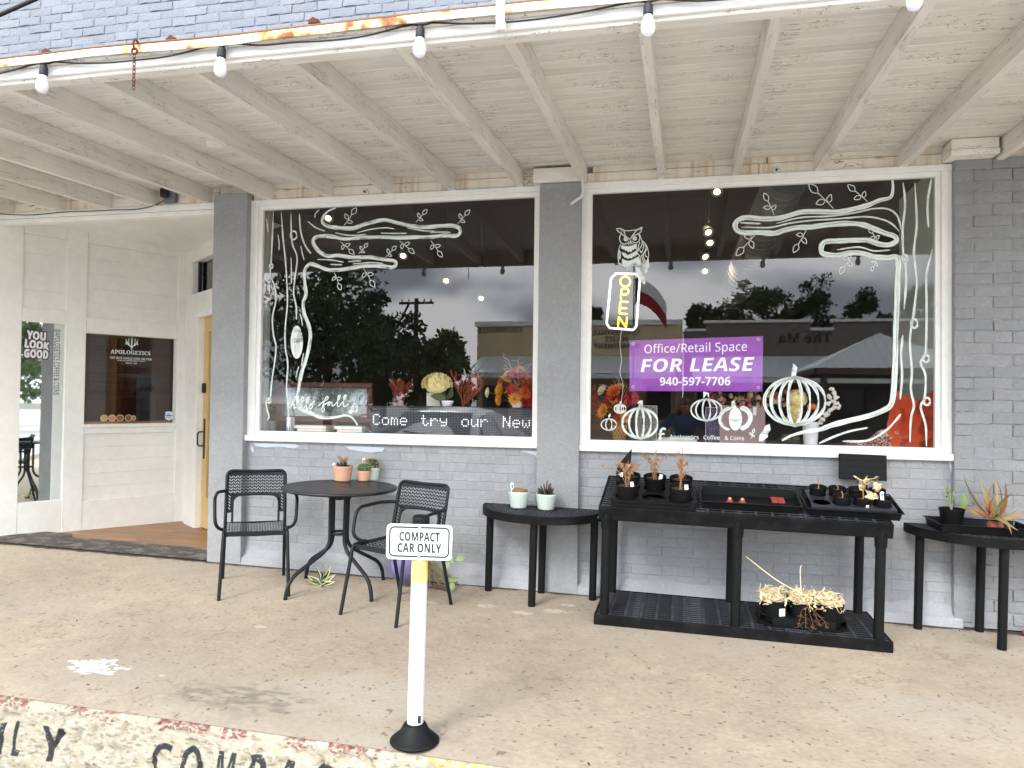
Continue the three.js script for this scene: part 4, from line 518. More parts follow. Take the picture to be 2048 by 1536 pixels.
{ // the wall with the door
  const t = thing('door_wall', 'white wall with transom around the shop door', 'wall', [P0.x, 0, P0.z]); t.quaternion.copy(wallFrame(DD.clone(), DN));
  const lx = (px, py) => { const p = pplane(px, py, P0, DN).sub(P0); return [p.dot(DD), p.y]; };
  const xd0 = lx(399, 850)[0], xd1 = xd0 + 0.92, yd = lx(405, 636)[1], tr = [lx(400, 520)[1], lx(400, 585)[1]], x0 = lx(384, 560)[0];
  part('jamb', bx(0, x0, 0.0, 2.96, -0.08, 0.01, 0.004), M.white, t); part('jamb', bx(x0 + 0.001, xd0 - 0.003, 0.0, yd + 0.06, -0.1, 0.035, 0.004), M.white, t); part('head', bx(xd0 - 0.002, 1.85, yd + 0.003, yd + 0.06, -0.1, 0.036, 0.004), M.white, t); part('lintel', bx(x0 + 0.001, 1.85, yd + 0.061, tr[1], -0.08, 0.012, 0.003), M.white, t); part('top_rail', bx(x0 + 0.001, 1.85, tr[0], 2.96, -0.08, 0.011, 0.003), M.white, t);
  part('right_jamb', bx(xd1 + 0.003, 1.85, 0, yd + 0.002, -0.1, 0.02, 0.004), M.white, t); part('transom_glass', new THREE.PlaneGeometry(1.4, tr[0] - tr[1]).translate(x0 + 0.75, (tr[0] + tr[1]) / 2, -0.06), M.glass, t); part('transom_reveal', bx(x0, x0 + 0.01, tr[1], tr[0], -0.08, 0.0), M.white, t);
  part('transom_bar', bx(x0 + 0.13, x0 + 0.17, tr[1] + 0.02, tr[0] - 0.005, -0.05, -0.02), M.blackMetal, t);
  { const [x, y] = lx(407, 601); part('house_number', textGeo('1022', 0.07, fontR).translate(x + 0.02, y, 0.0135), M.frame, t); }
  const d = thing('shop_door', 'pale yellow wooden shop door with a glass light and black pull handle', 'door', [P0.x, 0, P0.z]); d.quaternion.copy(t.quaternion);
  const ym = std(hex('#d9b878'), 0.5, { map: T.mottle }), y0 = 0.085, gx = xd0 + 0.13;
  part('door_leaf', merge([bx(xd0, gx, y0, yd, -0.075, -0.03), bx(xd1 - 0.13, xd1, y0, yd, -0.075, -0.03), bx(gx, xd1 - 0.13, yd - 0.14, yd, -0.075, -0.032), bx(gx, xd1 - 0.13, y0, y0 + 0.3, -0.075, -0.032)]), ym, d); part('door_glass', new THREE.PlaneGeometry(xd1 - 0.26 - xd0, yd - y0 - 0.44).translate((xd0 + xd1) / 2, (y0 + 0.3 + yd - 0.14) / 2, -0.05), M.glass, d);
  const [hx, hy] = lx(405, 878); part('handle', merge([bx(xd0 + 0.05, xd0 + 0.085, hy - 0.2, hy + 0.2, -0.03, -0.022), bent([V(xd0 + 0.067, hy - 0.07, -0.02), V(xd0 + 0.06, hy - 0.07, 0.035), V(xd0 + 0.06, hy + 0.07, 0.035), V(xd0 + 0.067, hy + 0.07, -0.02)], 0.008, 0.03)]), M.cable, d); part('lock', bx(xd0 + 0.04, xd0 + 0.09, lx(405, 776)[1] - 0.05, lx(405, 776)[1] + 0.05, -0.03, 0.0, 0.008), M.cable, d); part('notice', new THREE.PlaneGeometry(0.12, 0.3).translate(gx + 0.14, hy - 0.34, -0.048), std(hex('#cdb7ad'), 0.8), d);
}
{ // ceiling and floor of the recess
  const sh = (pts, n, m) => { const P = pts.flat(), g = new THREE.BufferGeometry(); g.setAttribute('position', new THREE.Float32BufferAttribute(P, 3)); const I = []; for (let i = 1; i < pts.length - 1; i++) I.push(0, i, i + 1); g.setIndex(I); g.computeVertexNormals(); return struct(n, uvm(g), m); };
  sh([[-6.9, 3.0, 0.0], [-3.7, 2.95, 0.0], [-3.5, 2.93, -0.6], [-5.1, 2.905, -1.62], [-5.35, 2.91, -1.6]], 'recess_ceiling', M.white);
  sh([[-6.6, 0.118, -0.2], [-5.2, 0.074, -1.62], [-5.0, 0.074, -1.62], [-3.4, 0.075, -0.6], [-3.45, 0.079, -0.09]], 'recess_floor', std(hex('#cdbba4'), 0.4, { map: T.plank }));
  sh([[-7.2, gy(-7.2, 0) + 0.004, -0.1], [-6.6, 0.118, -0.2], [-5.2, 0.074, -1.62], [-7.2, 0.1, -1.62]], 'recess_floor_side', M.mortar);
  const ribs = []; for (let i = 0; i < 62; i++) { const x0 = -6.3 + i * 0.041; ribs.push(new THREE.BoxGeometry(0.02, 0.006, 0.62).rotateY(0.62).translate(x0 + 0.1, 0, 0)); }
  const mat = thing('entrance_mat', 'worn grey ribbed rubber strip across the entrance', 'mat', [0, 0, 0]); mat.position.set(0, 0.0, 0);
  const gm = new THREE.PlaneGeometry(1, 1, 40, 6), p = gm.attributes.position; for (let i = 0; i < p.count; i++) { const v = 0.5 - p.getY(i), x = lerp(-6.2, -3.72, p.getX(i) + 0.5), z = lerp(-0.28 - (x < -5.4 ? 0.12 : 0), 0.10, v); p.setXYZ(i, x, gy(x, z) + 0.010 + 0.006 * Math.sin(v * Math.PI), z); } gm.computeVertexNormals(); part('mat_base', uvm(gm), std(hex('#a39b92'), 0.9, { map: T.plastic, bumpMap: dtex(256, 256, (u, v) => 0.5 + 0.5 * Math.sin((u * 14 + v * 7) * 6.283), { srgb: false, size: [0.3, 0.3] }), bumpScale: 0.006 }), mat);
}
// ---------------------------------------------------------------- the rooms behind the glass
{
  const dk = std(hex('#4a4744'), 0.9), fl = std(hex('#463a30'), 0.6), cl = std(hex('#2e2e2e'), 0.9);
  struct('shop_floor', bx(-9, 3.3, -0.1, 0.05, -7.2, -1.72), fl); struct('shop_floor_front', bx(-3.35, 3.3, -0.1, 0.05, -1.72, -0.14), fl);
  struct('shop_back_wall', bx(-9, 3.3, 0.05, 3.8, -7.3, -7.2), dk); struct('shop_side_wall_east', bx(3.1, 3.3, 0.05, 3.8, -7.2, -0.14), dk); struct('shop_side_wall_west', bx(-9.2, -9, -0.1, 3.8, -7.2, 0.0), dk); struct('shop_front_wall_west', bx(-9, -6.9, -0.1, 3.8, -0.2, -0.05), dk);
  struct('shop_ceiling', bx(-9.2, 3.5, 3.7, 3.85, -7.3, -0.252), cl); struct('shop_front_lintel', bx(-9.2, 3.5, 3.1, 3.7, -0.30, -0.255), cl);
  struct('recess_roof', bx(-7.2, -3.3, 3.0, 3.05, -1.9, -0.09), cl);
  struct('window_ledge_west', bx(-3.4, -1.0, 1.02, 1.105, -0.75, -0.06), std(hex('#5e4a3a'), 0.6, { map: T.plank })); struct('window_ledge_east', bx(-0.72, 1.72, 1.02, 1.095, -0.75, -0.06), std(hex('#5e4a3a'), 0.6, { map: T.plank }));
  struct('ledge_front_west', bx(-3.4, -1.0, 0.0, 1.019, -0.3, -0.14), dk); struct('ledge_front_east', bx(-0.72, 1.72, 0.0, 1.019, -0.3, -0.14), dk);
  const w = thing('inner_wall', 'white boarded inner wall edge beside the left shop window', 'wall'); part('panel', bx(-3.40, -3.335, 0.05, 3.1, -0.13, -0.075), std(hex('#a7aaa2'), 0.7), w);
  const b = thing('inner_wall', 'pale green wall at the right end inside the banner window', 'wall'); part('panel', bx(1.735, 1.80, 0.05, 3.1, -1.3, -0.12), std(hex('#c9d3cb'), 0.7), b); 
  // spiral duct
  const a = pz(1575, 352, -1.0), c = pz(1498, 520, -2.6), d = thing('air_duct', 'ribbed grey air duct under the shop ceiling', 'duct'), N = 26, ax = V().subVectors(c, a), gm = std(hex('#85898a'), 0.45, { metalness: 0.5 });
  part('pipe', cyl(a, c.clone().addScaledVector(ax, 0.5), 0.17, 0.17, 24), gm, d); for (let i = 0; i < N; i++) { const q = a.clone().addScaledVector(ax, 1.5 * i / N); part('rib', new THREE.TorusGeometry(0.171, 0.006, 5, 24).applyQuaternion(new THREE.Quaternion().setFromUnitVectors(V(0, 0, 1), ax.clone().normalize())).translate(q.x, q.y, q.z), gm, d); }
  part('register', bx(-0.09, 0.09, -0.09, 0.09, -0.1, 0.1, 0.01).translate(...pz(1545, 428, -1.35).toArray()), gm, d); part('register', bx(-0.08, 0.08, -0.07, 0.07, -0.08, 0.08, 0.01).translate(...pz(1507, 510, -2.2).toArray()), gm, d);
  // lit spot lamps on tracks
  const glow = new THREE.MeshStandardMaterial({ color: hex('#fff3dc'), emissive: hex('#ffdfae'), emissiveIntensity: 3 }), sh = std(hex('#4a4a48'), 0.5);
  const lamps = [[1434, 384, -2.0, 0], [1417, 465, -2.2, 0.5], [1420, 486, -2.6, 0.2], [1411, 514, -2.9, 0.6], [656, 437, -1.6, 0.2], [806, 512, -2.4, 0.2], [892, 562, -3.2, 0.2], [962, 597, -4.0, 0.2], [1410, 543, -3.6, 0.1]];
  lamps.forEach(([px, py, z, tilt], i) => {
    const q = pz(px, py, z), t = thing('spot_lamp', i < 4 || i === 8 ? 'lit track spot lamp seen through the banner window' : 'lit track spot lamp seen through the hello fall window', 'lamp', q.toArray(), i < 4 || i === 8 ? 'spot lamps behind the banner window' : 'spot lamps behind the tree window');
    const o = sub('head', t); o.rotation.set(-0.85, 0, tilt * 0.6); part('shade', lathe([[0.032, 0.13], [0.036, 0.1], [0.052, 0.02], [0.056, 0.0]], 18), sh, o); part('bulb_face', new THREE.SphereGeometry(0.032, 16, 6, 0, 6.3, Math.PI / 2 + 0.3, Math.PI / 2 - 0.3).scale(1, 0.35, 1).translate(0, 0.008, 0), glow, o);
    part('stem', cyl(V(0, 0.1, 0), V(0, Math.max(0.2, 3.68 - q.y), 0), 0.008), sh, t);
    const s = new THREE.SpotLight(hex('#ffe2b8'), 2.4, 0, 0.7, 0.5); s.position.copy(q).add(V(0, -0.06, 0.02)); s.target.position.copy(q).add(V((i % 3 - 1) * 0.5, -2, -0.3)); s.castShadow = true; s.shadow.radius = 2; scene.add(s, s.target);
  });
}
// ---------------------------------------------------------------- table and chairs
{
  const t = onGround(thing('bistro_table', 'round black metal bistro table with bent tube legs', 'table'), -2.385, 0.525, -0.53), H = 0.728;
  part('tabletop', lathe([[0, H - 0.012], [0.37, H - 0.012], [0.395, H - 0.02], [0.402, H - 0.012], [0.401, H - 0.002], [0.392, H + 0.001], [0.38, H], [0, H]], 64), M.tableTop, t);
  for (let k = 0; k < 4; k++) { const a = k * Math.PI / 2, c = Math.cos(a), s = Math.sin(a), q = (r, y) => V(c * r, y, s * r); part('leg', bent([q(0.075, H - 0.02), q(0.07, 0.30), q(0.385, 0.13), q(0.405, 0.012)], 0.0135, 0.085, 10), M.blackMetal, t); part('foot', cyl(q(0.405, 0), q(0.405, 0.014), 0.014, 0.013), M.rubber, t); }
  part('brace', new THREE.TorusGeometry(0.062, 0.010, 8, 24).rotateX(Math.PI / 2).translate(0, 0.40, 0), M.blackMetal, t); part('brace', bx(-0.06, 0.06, 0.64, 0.70, -0.06, 0.06, 0.006), M.blackMetal, t);
  for (const a of [0.5, 2.4, 4.2]) part('latch', bx(-0.02, 0.02, H - 0.035, H - 0.012, -0.014, 0.014, 0.004).translate(Math.cos(a) * 0.34, 0, Math.sin(a) * 0.34), M.blackMetal, t);
}
function leafHoles(shape, x0, x1, y0, y1, dx, dy, inside) { // slanted leaf-shaped holes in facing columns
  let c = 0; for (let x = x0; x <= x1; x += dx, c++) for (let y = y0 + (c % 2) * dy * 0.0; y <= y1; y += dy) { if (inside && !inside(x, y)) continue; const s = c % 2 ? 1 : -1, L = dy * 0.62, w = dx * 0.25; const ux = s * 0.60, uy = 0.80, px = -uy, py = ux; shape.holes.push(new THREE.Path([[-L, 0], [-L * 0.2, w], [L * 0.5, w * 0.9], [L, 0], [L * 0.2, -w], [-L * 0.5, -w * 0.9]].map(([a, b]) => new THREE.Vector2(x + ux * a * 0.9 + px * b, y + uy * a * 0.9 + py * b)))); }
}
function makeChair(label) {
  const t = thing('metal_armchair', label, 'chair'), W = 0.205, mt = M.blackMetal, r = 0.0105;
  const backZ = (y) => -0.165 - (y - 0.42) * 0.22;
  for (const s of [-1, 1]) {
    part('leg', bent([V(s * 0.222, 0.004, 0.295), V(s * W, 0.43, 0.215), V(s * (W - 0.002), 0.437, 0.10)], 0.0118, 0.03), mt, t);
    part('leg', bent([V(s * 0.215, 0.004, -0.295), V(s * W, 0.42, -0.165), V(s * W, 0.60, backZ(0.6))], 0.0118, 0.05), mt, t);
    part('armrest', bent([V(s * W, 0.655, backZ(0.655)), V(s * 0.262, 0.66, -0.14), V(s * 0.272, 0.648, 0.115), V(s * 0.262, 0.46, 0.165), V(s * W, 0.425, 0.08)], 0.0115, 0.065), mt, t);
  }
  part('back_frame', bent([V(-W, 0.6, backZ(0.6)), V(-W, 0.80, backZ(0.8)), V(0, 0.790, backZ(0.79) - 0.03), V(W, 0.80, backZ(0.8)), V(W, 0.6, backZ(0.6))], r, 0.05), mt, t);
  part('inner_frame', bent([V(-0.16, 0.435, backZ(0.435)), V(-0.16, 0.622, backZ(0.622)), V(0, 0.625, backZ(0.62) - 0.03), V(0.16, 0.622, backZ(0.622)), V(0.16, 0.435, backZ(0.435))], 0.008, 0.06), mt, t);
  { // perforated back: an inverted U of sheet
    const s = new THREE.Shape([[-W, 0.50], [-W, 0.765], [-0.185, 0.79], [-0.1, 0.793], [0, 0.788], [0.1, 0.793], [0.185, 0.79], [W, 0.765], [W, 0.50], [0.163, 0.50], [0.16, 0.585], [0.12, 0.62], [0, 0.624], [-0.12, 0.62], [-0.16, 0.585], [-0.163, 0.50]].map((p) => new THREE.Vector2(...p)));
    leafHoles(s, -0.182, 0.185, 0.646, 0.772, 0.0146, 0.0212); leafHoles(s, -0.182, -0.17, 0.53, 0.63, 0.0146, 0.0212); leafHoles(s, 0.183, 0.19, 0.53, 0.63, 0.0146, 0.0212);
    const g = new THREE.ShapeGeometry(s, 1), p = g.attributes.position; for (let i = 0; i < p.count; i++) { const x = p.getX(i), y = p.getY(i); p.setZ(i, backZ(y) - 0.03 * (1 - (x / W) ** 2)); } g.computeVertexNormals(); part('backrest', g, M.sheet, t);
  }
  { // perforated seat with a rolled front lip
    const s = new THREE.Shape([[-W, -0.19], [-W, 0.2], [W, 0.2], [W, -0.19]].map((p) => new THREE.Vector2(...p))); leafHoles(s, -0.182, 0.19, -0.165, 0.182, 0.0182, 0.0265);
    const g = new THREE.ShapeGeometry(s, 1), p = g.attributes.position; for (let i = 0; i < p.count; i++) { const x = p.getX(i), z = p.getY(i); p.setXYZ(i, x, 0.445 - 0.012 * (1 - (x / W) ** 2) - (z > -0.05 ? (z + 0.05) ** 2 * 0.62 : 0) - (z < 0 ? -z * 0.06 : 0), z); } g.computeVertexNormals(); part('seat', g, M.sheet, t);
    part('seat_lip', merge([bx(-W, W, 0.402, 0.434, 0.198, 0.206, 0.003), bx(-W, W, 0.402, 0.409, 0.18, 0.2, 0.002), bx(-W - 0.004, -W + 0.004, 0.415, 0.438, -0.18, 0.2, 0.002), bx(W - 0.004, W + 0.004, 0.415, 0.438, -0.18, 0.2, 0.002)]), mt, t);
  }
  return t;
}
const chairA = makeChair('black perforated metal armchair standing by the entrance pillar'); onGround(chairA, -2.955, 0.665, 0.56);
{ const b = chairA.clone(); b.name = numbered('metal_armchair'); scene.add(b); tag(b, 'black perforated metal armchair behind the parking sign post', 'chair'); onGround(b, -1.80, 0.85, -0.30); }

// ---------------------------------------------------------------- parking sign on a flexible post
{
  const t = onGround(thing('sign_post', 'white flexible post with a compact car parking sign and black base', 'sign post'), -1.066, 2.535, 0.2236);
  part('base', lathe([[0, 0.076], [0.04, 0.076], [0.046, 0.07], [0.064, 0.038], [0.094, 0.013], [0.101, 0.006], [0.101, 0], [0, 0]], 40), M.rubber, t); 
  part('tube', cyl(V(0, 0.05, 0), V(0, 0.885, 0), 0.0335, 0.0335, 28), M.postPlastic, t); part('slot', bx(0.014, 0.026, 0.085, 0.115, 0.028, 0.0325), M.cable, t);
  part('reflective_band', cyl(V(0, 0.655, 0), V(0, 0.745, 0), 0.0342, 0.0342, 28, false), std(hex('#ead47c'), 0.35, { map: T.white1 }), t);
  part('cap', lathe([[0, 0.922], [0.028, 0.924], [0.033, 0.918], [0.0352, 0.91], [0.0355, 0.882], [0.034, 0.882]], 28), M.rubber, t);
  const w = 0.133, h = 0.0715, r = 0.022, s = new THREE.Shape(); s.moveTo(-w + r, -h); s.lineTo(w - r, -h); s.quadraticCurveTo(w, -h, w, -h + r); s.lineTo(w, h - r); s.quadraticCurveTo(w, h, w - r, h); s.lineTo(-w + r, h); s.quadraticCurveTo(-w, h, -w, h - r); s.lineTo(-w, -h + r); s.quadraticCurveTo(-w, -h, -w + r, -h);
  const g = new THREE.ExtrudeGeometry(s, { depth: 0.0025, bevelEnabled: true, bevelSize: 0.0006, bevelThickness: 0.0005, bevelSegments: 1, curveSegments: 8 }), p = g.attributes.position, uv = g.attributes.uv; for (let i = 0; i < p.count; i++) uv.setXY(i, (p.getX(i) + w) / (2 * w), (p.getY(i) + h) / (2 * h));
  const tex = ctex(1024, 512, (c) => { c.fillStyle = '#f3f6f6'; c.fillRect(0, 0, 1024, 512); c.strokeStyle = '#2b3036'; c.lineWidth = 25; const rr = (x, y, a, b, r) => { c.beginPath(); c.moveTo(x + r, y); c.arcTo(x + a, y, x + a, y + b, r); c.arcTo(x + a, y + b, x, y + b, r); c.arcTo(x, y + b, x, y, r); c.arcTo(x, y, x + a, y, r); c.stroke(); }; rr(50, 45, 924, 420, 70); c.fillStyle = '#262b31'; c.font = 'bold 150px sans-serif'; c.textAlign = 'center'; const put = (s, y, w) => { c.save(); c.translate(512, y); c.scale(w / c.measureText(s).width, 1.17); c.fillText(s, 0, 0); c.lineWidth = 5; c.strokeStyle = '#262b31'; c.strokeText(s, 0, 0); c.restore(); }; put('COMPACT', 240, 640); put('CAR ONLY', 404, 690); });
  part('sign_plate', g.translate(0, 0.822, 0.037), std(hex('#e9ebec'), 0.45, { map: tex }), t, 'white plate reading compact car only');
  for (const y of [0.822 + 0.06, 0.822 - 0.06]) part('bolt', sphere(0, y, 0.041, 0.006, 10, 6), std(hex('#b9bcbe'), 0.35, { metalness: 0.8 }), t);
}

// ---------------------------------------------------------------- plants and pots
const pottedSoil = (r, y) => new THREE.CircleGeometry(r, 20).rotateX(-Math.PI / 2).translate(0, y, 0);
function potShape(r0, r1, h, rim = 0.004, t = 0.004, rings = 0) { const o = [[0, 0], [r0, 0]]; if (rings) for (let i = 0; i <= rings; i++) { const a = i / rings; o.push([lerp(r0, r1, a) + (i % 2 ? 0.0014 : -0.0004), 0.01 + (h - 0.02) * a]); } o.push([r1, h - 0.012], [r1 + rim, h - 0.012], [r1 + rim, h], [r1 - t, h], [r1 - t - 0.002, h * 0.7]); return lathe(o, 28); }
const green = std(hex('#3f5a2c'), 0.7), darkGreen = std(hex('#2c3a24'), 0.75), spine = std(hex('#c9b68e'), 0.8), driedTan = std(hex('#9f7a5a'), 0.9), driedPale = std(hex('#e0cda4'), 0.9), stemTan = std(hex('#a5794f'), 0.9), tagMat = std(hex('#eef2f3'), 0.5), tagBlue = std(hex('#2f8fae'), 0.5);
function cactus(rx, ry, ribs, seed, n = 60, sl = 0.02) { // ribbed body with spines
  const g = new THREE.SphereGeometry(1, 40, 14), p = g.attributes.position, sp = [], r = rng(seed);
  const at = (a, e) => { const k = 1 + 0.11 * Math.cos(a * ribs) * Math.cos(e); return V(Math.cos(e) * Math.cos(a) * rx * k, Math.sin(e) * ry * k + ry * 0.75, Math.cos(e) * Math.sin(a) * rx * k); };
  for (let i = 0; i < p.count; i++) { const y = p.getY(i), e = Math.asin(clamp(y, -1, 1)), a = Math.atan2(p.getZ(i), p.getX(i)), q = at(a, e); p.setXYZ(i, q.x, q.y, q.z); } g.computeVertexNormals();
  for (let i = 0; i < n; i++) { const a = Math.round(r() * ribs) / ribs * 6.283, e = -0.3 + r() * 1.8, q = at(a, e); for (let k = 0; k < 3; k++) { const d = V(Math.cos(a) * Math.cos(e) + (r() - 0.5) * 1.1, Math.sin(e) + (r() - 0.5) * 1.1 + 0.2, Math.sin(a) * Math.cos(e) + (r() - 0.5) * 1.1).setLength(sl * (0.6 + r() * 0.8)); sp.push(cyl(q, q.clone().add(d), 0.0009, 0.0003, 4, false)); } }
  return [g, merge(sp)];
}
function potted(name, label, cat, pos, r0, r1, h, mat, rings = 14, group) { const t = thing(name, label, cat, pos.toArray ? pos.toArray() : pos, group); t.quaternion.copy(GQ); part('pot', potShape(r0, r1, h, 0.001, 0.004, rings), mat, t); part('soil', pottedSoil(r1 - 0.005, h - 0.014), M.soil, t); return t; }
function plantTag(t, x, y, z, h, tilt = 0.1) { const g = new THREE.Group(); g.name = 'plant_tag'; g.position.set(x, y, z); g.rotation.set(-0.1, 0.2, tilt); t.add(g); const s = new THREE.Shape(); s.moveTo(-0.009, -0.03); s.lineTo(0.009, -0.03); s.lineTo(0.009, h - 0.01); s.absarc(0, h - 0.01, 0.012, 0, Math.PI); s.lineTo(-0.009, -0.03); part('card', new THREE.ExtrudeGeometry(s, { depth: 0.001, bevelEnabled: false }), tagMat, g); part('print', bx(-0.006, 0.006, h * 0.35, h - 0.012, 0.0015, 0.002), tagBlue, g); }
const TOPY = 0.728, tableY = (x, z) => gy(-2.385, 0.525) + TOPY + SX * (x + 2.385) + SZ * (z - 0.525) + 0.001, onTable = (px, py) => { const p = pplane(px, py, V(-2.385, gy(-2.385, 0.525) + TOPY + 0.001, 0.525), GN); return p; };
{
  let p = onTable(685, 962), t = potted('succulent_pot', 'larger terracotta pot with a withered dark succulent on the round table', 'potted plant', p, 0.06, 0.073, 0.115, M.terracotta);
  const r = rng(11), lv = leafGeo(0.05, 0.022, 0.2), L = [], D = []; for (let i = 0; i < 34; i++) { const a = r() * 6.28, e = 0.2 + r() * 1.1; L.push(aim(lv, V(Math.cos(a) * 0.03 * r(), 0.105, Math.sin(a) * 0.03 * r()), V(Math.cos(a), Math.tan(e), Math.sin(a)), r() * 3, 0.5 + r() * 0.6)); } for (let i = 0; i < 14; i++) { const a = r() * 6.28; D.push(aim(lv, V(Math.cos(a) * 0.012, 0.135, Math.sin(a) * 0.012), V(Math.cos(a) * 0.5, 1, Math.sin(a) * 0.5), r() * 3, 0.7 + r() * 0.6)); }
  part('leaves', merge(L), darkGreen, t); part('dead_flower', merge(D), driedTan, t); plantTag(t, -0.05, 0.10, 0.035, 0.035, 0.25);
  p = onTable(728, 962); t = potted('cactus_pot', 'small terracotta pot with a spiny green cactus on the round table', 'potted plant', p, 0.043, 0.053, 0.08, M.terracotta); let [b, s] = cactus(0.048, 0.036, 12, 21, 70); part('body', b.translate(0, 0.07, 0), green, t); part('spines', s.translate(0, 0.07, 0), spine, t);
  p = onTable(728, 962); { const z = p.z - 0.075, x = pz(743, 950, z).x; p.set(x, p.y + SX * (x - p.x) + SZ * -0.075, z); }; t = potted('cactus_pot', 'pale grey green pot with a dark spiny cactus behind the small terracotta pot', 'potted plant', p, 0.05, 0.06, 0.098, M.palePot); [b, s] = cactus(0.052, 0.05, 11, 23, 60, 0.03); part('body', b.translate(0, 0.075, 0), darkGreen, t); part('spines', s.translate(0, 0.075, 0), spine, t); plantTag(t, -0.06, 0.09, 0.0, 0.075, 0.15);
}
// ---------------------------------------------------------------- half round tables
function halfTable(label, x, z, R0, H) {
  const t = onGround(thing('half_round_table', label, 'table'), x, z), D = 0.055, G = [];
  const arc = (r, w, h0, h1) => { const s = new THREE.Shape(); s.absarc(0, 0, r, 0, Math.PI, false); s.lineTo(-(r - w), 0); s.absarc(0, 0, r - w, Math.PI, 0, true); return new THREE.ExtrudeGeometry(s, { depth: h1 - h0, bevelEnabled: false, curveSegments: 40 }).rotateX(Math.PI / 2).translate(0, h1, 0); };
  part('rim', merge([arc(R0, 0.014, H - D, H), bx(-R0, R0, H - D, H, -0.012, 0.001, 0.003)]), M.plastic, t);
  for (let r = R0 - 0.035; r > 0.06; r -= 0.042) G.push(arc(r, 0.013, H - 0.007, H - 0.001)); for (let k = 0; k <= 40; k++) { const a = Math.PI * k / 40, i = k % 4 ? (k % 2 ? 0.26 : 0.14) : 0.05; G.push(cbox(R0 - i - 0.01, 0.006, 0.009, 0.001).translate((R0 + i - 0.01) / 2, H - 0.0045, 0).rotateY(-a)); }
  part('grating', merge(G), M.bars, t); { const s = new THREE.Shape(); s.absarc(0, 0, R0 - 0.016, 0, Math.PI, false); part('underside', new THREE.ExtrudeGeometry(s, { depth: 0.004, bevelEnabled: false, curveSegments: 30 }).rotateX(Math.PI / 2).translate(0, H - 0.045, 0), M.plasticSmooth, t); }
  for (const [a, b] of [[-R0 + 0.07, 0.10], [0, R0 - 0.06], [0, 0.035], [R0 - 0.07, 0.10]]) part('leg', cyl(V(a, 0, b), V(a, H - 0.02, b), 0.0255, 0.0265, 20), M.plasticSmooth, t);
  return t;
}
halfTable('black plastic half round table between the chair and the long bench', -0.985, 0.11, 0.445, 0.612);
halfTable('black plastic half round table against the rough brick wall', 1.84, 0.10, 0.445, 0.655);
const onHalf = (px, z, h, xc) => { const p = pz(px, 1015, z); return V(p.x, gy(xc, 0.1) + SX * (p.x - xc) + SZ * (z - 0.1) + h + 0.001, z); };
part('price_sticker', bx(-0.012, 0.012, -0.006, 0.006, 0, 0.002), std(hex('#3aa0dc'), 0.5), scene.getObjectByName('half_round_table')).position.set(0.408, 0.59, 0.18);
{
  let p = onHalf(1037, 0.25, 0.612, -0.985), t = potted('planter', 'pale green ribbed pot with brown dead plant on the half round table', 'potted plant', p, 0.058, 0.073, 0.118, M.palePot); part('dead_clump', blob(0.05, 0.022, 0.045, 0.4, 4).translate(0.01, 0.118, 0), std(hex('#8d6a48'), 1), t); plantTag(t, -0.045, 0.115, 0.01, 0.06, 0.1); part('label', bx(-0.018, 0.018, 0.082, 0.104, 0, 0.0015).rotateX(-0.08).rotateY(0.35).translate(0.024, 0.006, 0.0675), tagMat, t);
  p = onHalf(1092, 0.25, 0.612, -0.985); t = potted('cactus_pot', 'pale green ribbed pot with a star shaped dark cactus on the half round table', 'potted plant', p, 0.057, 0.072, 0.112, M.palePot); const r = rng(31), lv = leafGeo(0.06, 0.02, 0.1), L = [], S = []; for (let i = 0; i < 40; i++) { const a = r() * 6.28; L.push(aim(lv, V(Math.cos(a) * 0.02, 0.105, Math.sin(a) * 0.02), V(Math.cos(a), 0.25 + r() * 2, Math.sin(a)), r() * 3, 0.6 + r() * 0.5)); } for (const [a, b, h] of [[-0.02, 0, 0.06], [0.004, 0.01, 0.085], [0.03, 0, 0.065], [0.015, -0.02, 0.06], [-0.04, 0.01, 0.045]]) S.push(cyl(V(a * 0.4, 0.12, b), V(a, 0.12 + h, b), 0.005, 0.004, 6)); part('leaves', merge(L), darkGreen, t); part('dry_stalks', merge(S), std(hex('#4b3426'), 0.9), t);
}
// ---------------------------------------------------------------- two tier plant bench
const BX = 0.322, BZ0 = 0.135, BZ1 = 0.765, TILT = 0.206, benchH = 0.735, topPt = V(BX, benchH + gy(BX, BZ1), BZ1), topN = V(-SX, Math.cos(TILT), Math.sin(TILT)).normalize();
const bp = (px, py) => pplane(px, py, topPt, topN);
const TQ = GQ.clone().multiply(new THREE.Quaternion().setFromAxisAngle(V(1, 0, 0), TILT));
function grating(w, d, h) { const G = [bx(-w / 2, w / 2, -h, 0, d / 2 - 0.014, d / 2, 0.003), bx(-w / 2, w / 2, -h, 0, -d / 2, -d / 2 + 0.014, 0.003), bx(-w / 2, -w / 2 + 0.014, -h, 0, -d / 2 + 0.014, d / 2 - 0.014, 0.003), bx(w / 2 - 0.014, w / 2, -h, 0, -d / 2 + 0.014, d / 2 - 0.014, 0.003)], B = []; const nx = Math.round(w / 0.094), nz = Math.round(d / 0.041); for (let i = 1; i < nx; i++) B.push(cbox(0.018, 0.006, d - 0.03, 0.001).translate(-w / 2 + w * i / nx, -0.0042, 0)); for (let i = 1; i < nz; i++) B.push(cbox(w - 0.03, 0.006, 0.013, 0.001).translate(0, -0.0046, -d / 2 + d * i / nz)); return [merge(G), merge(B)]; }
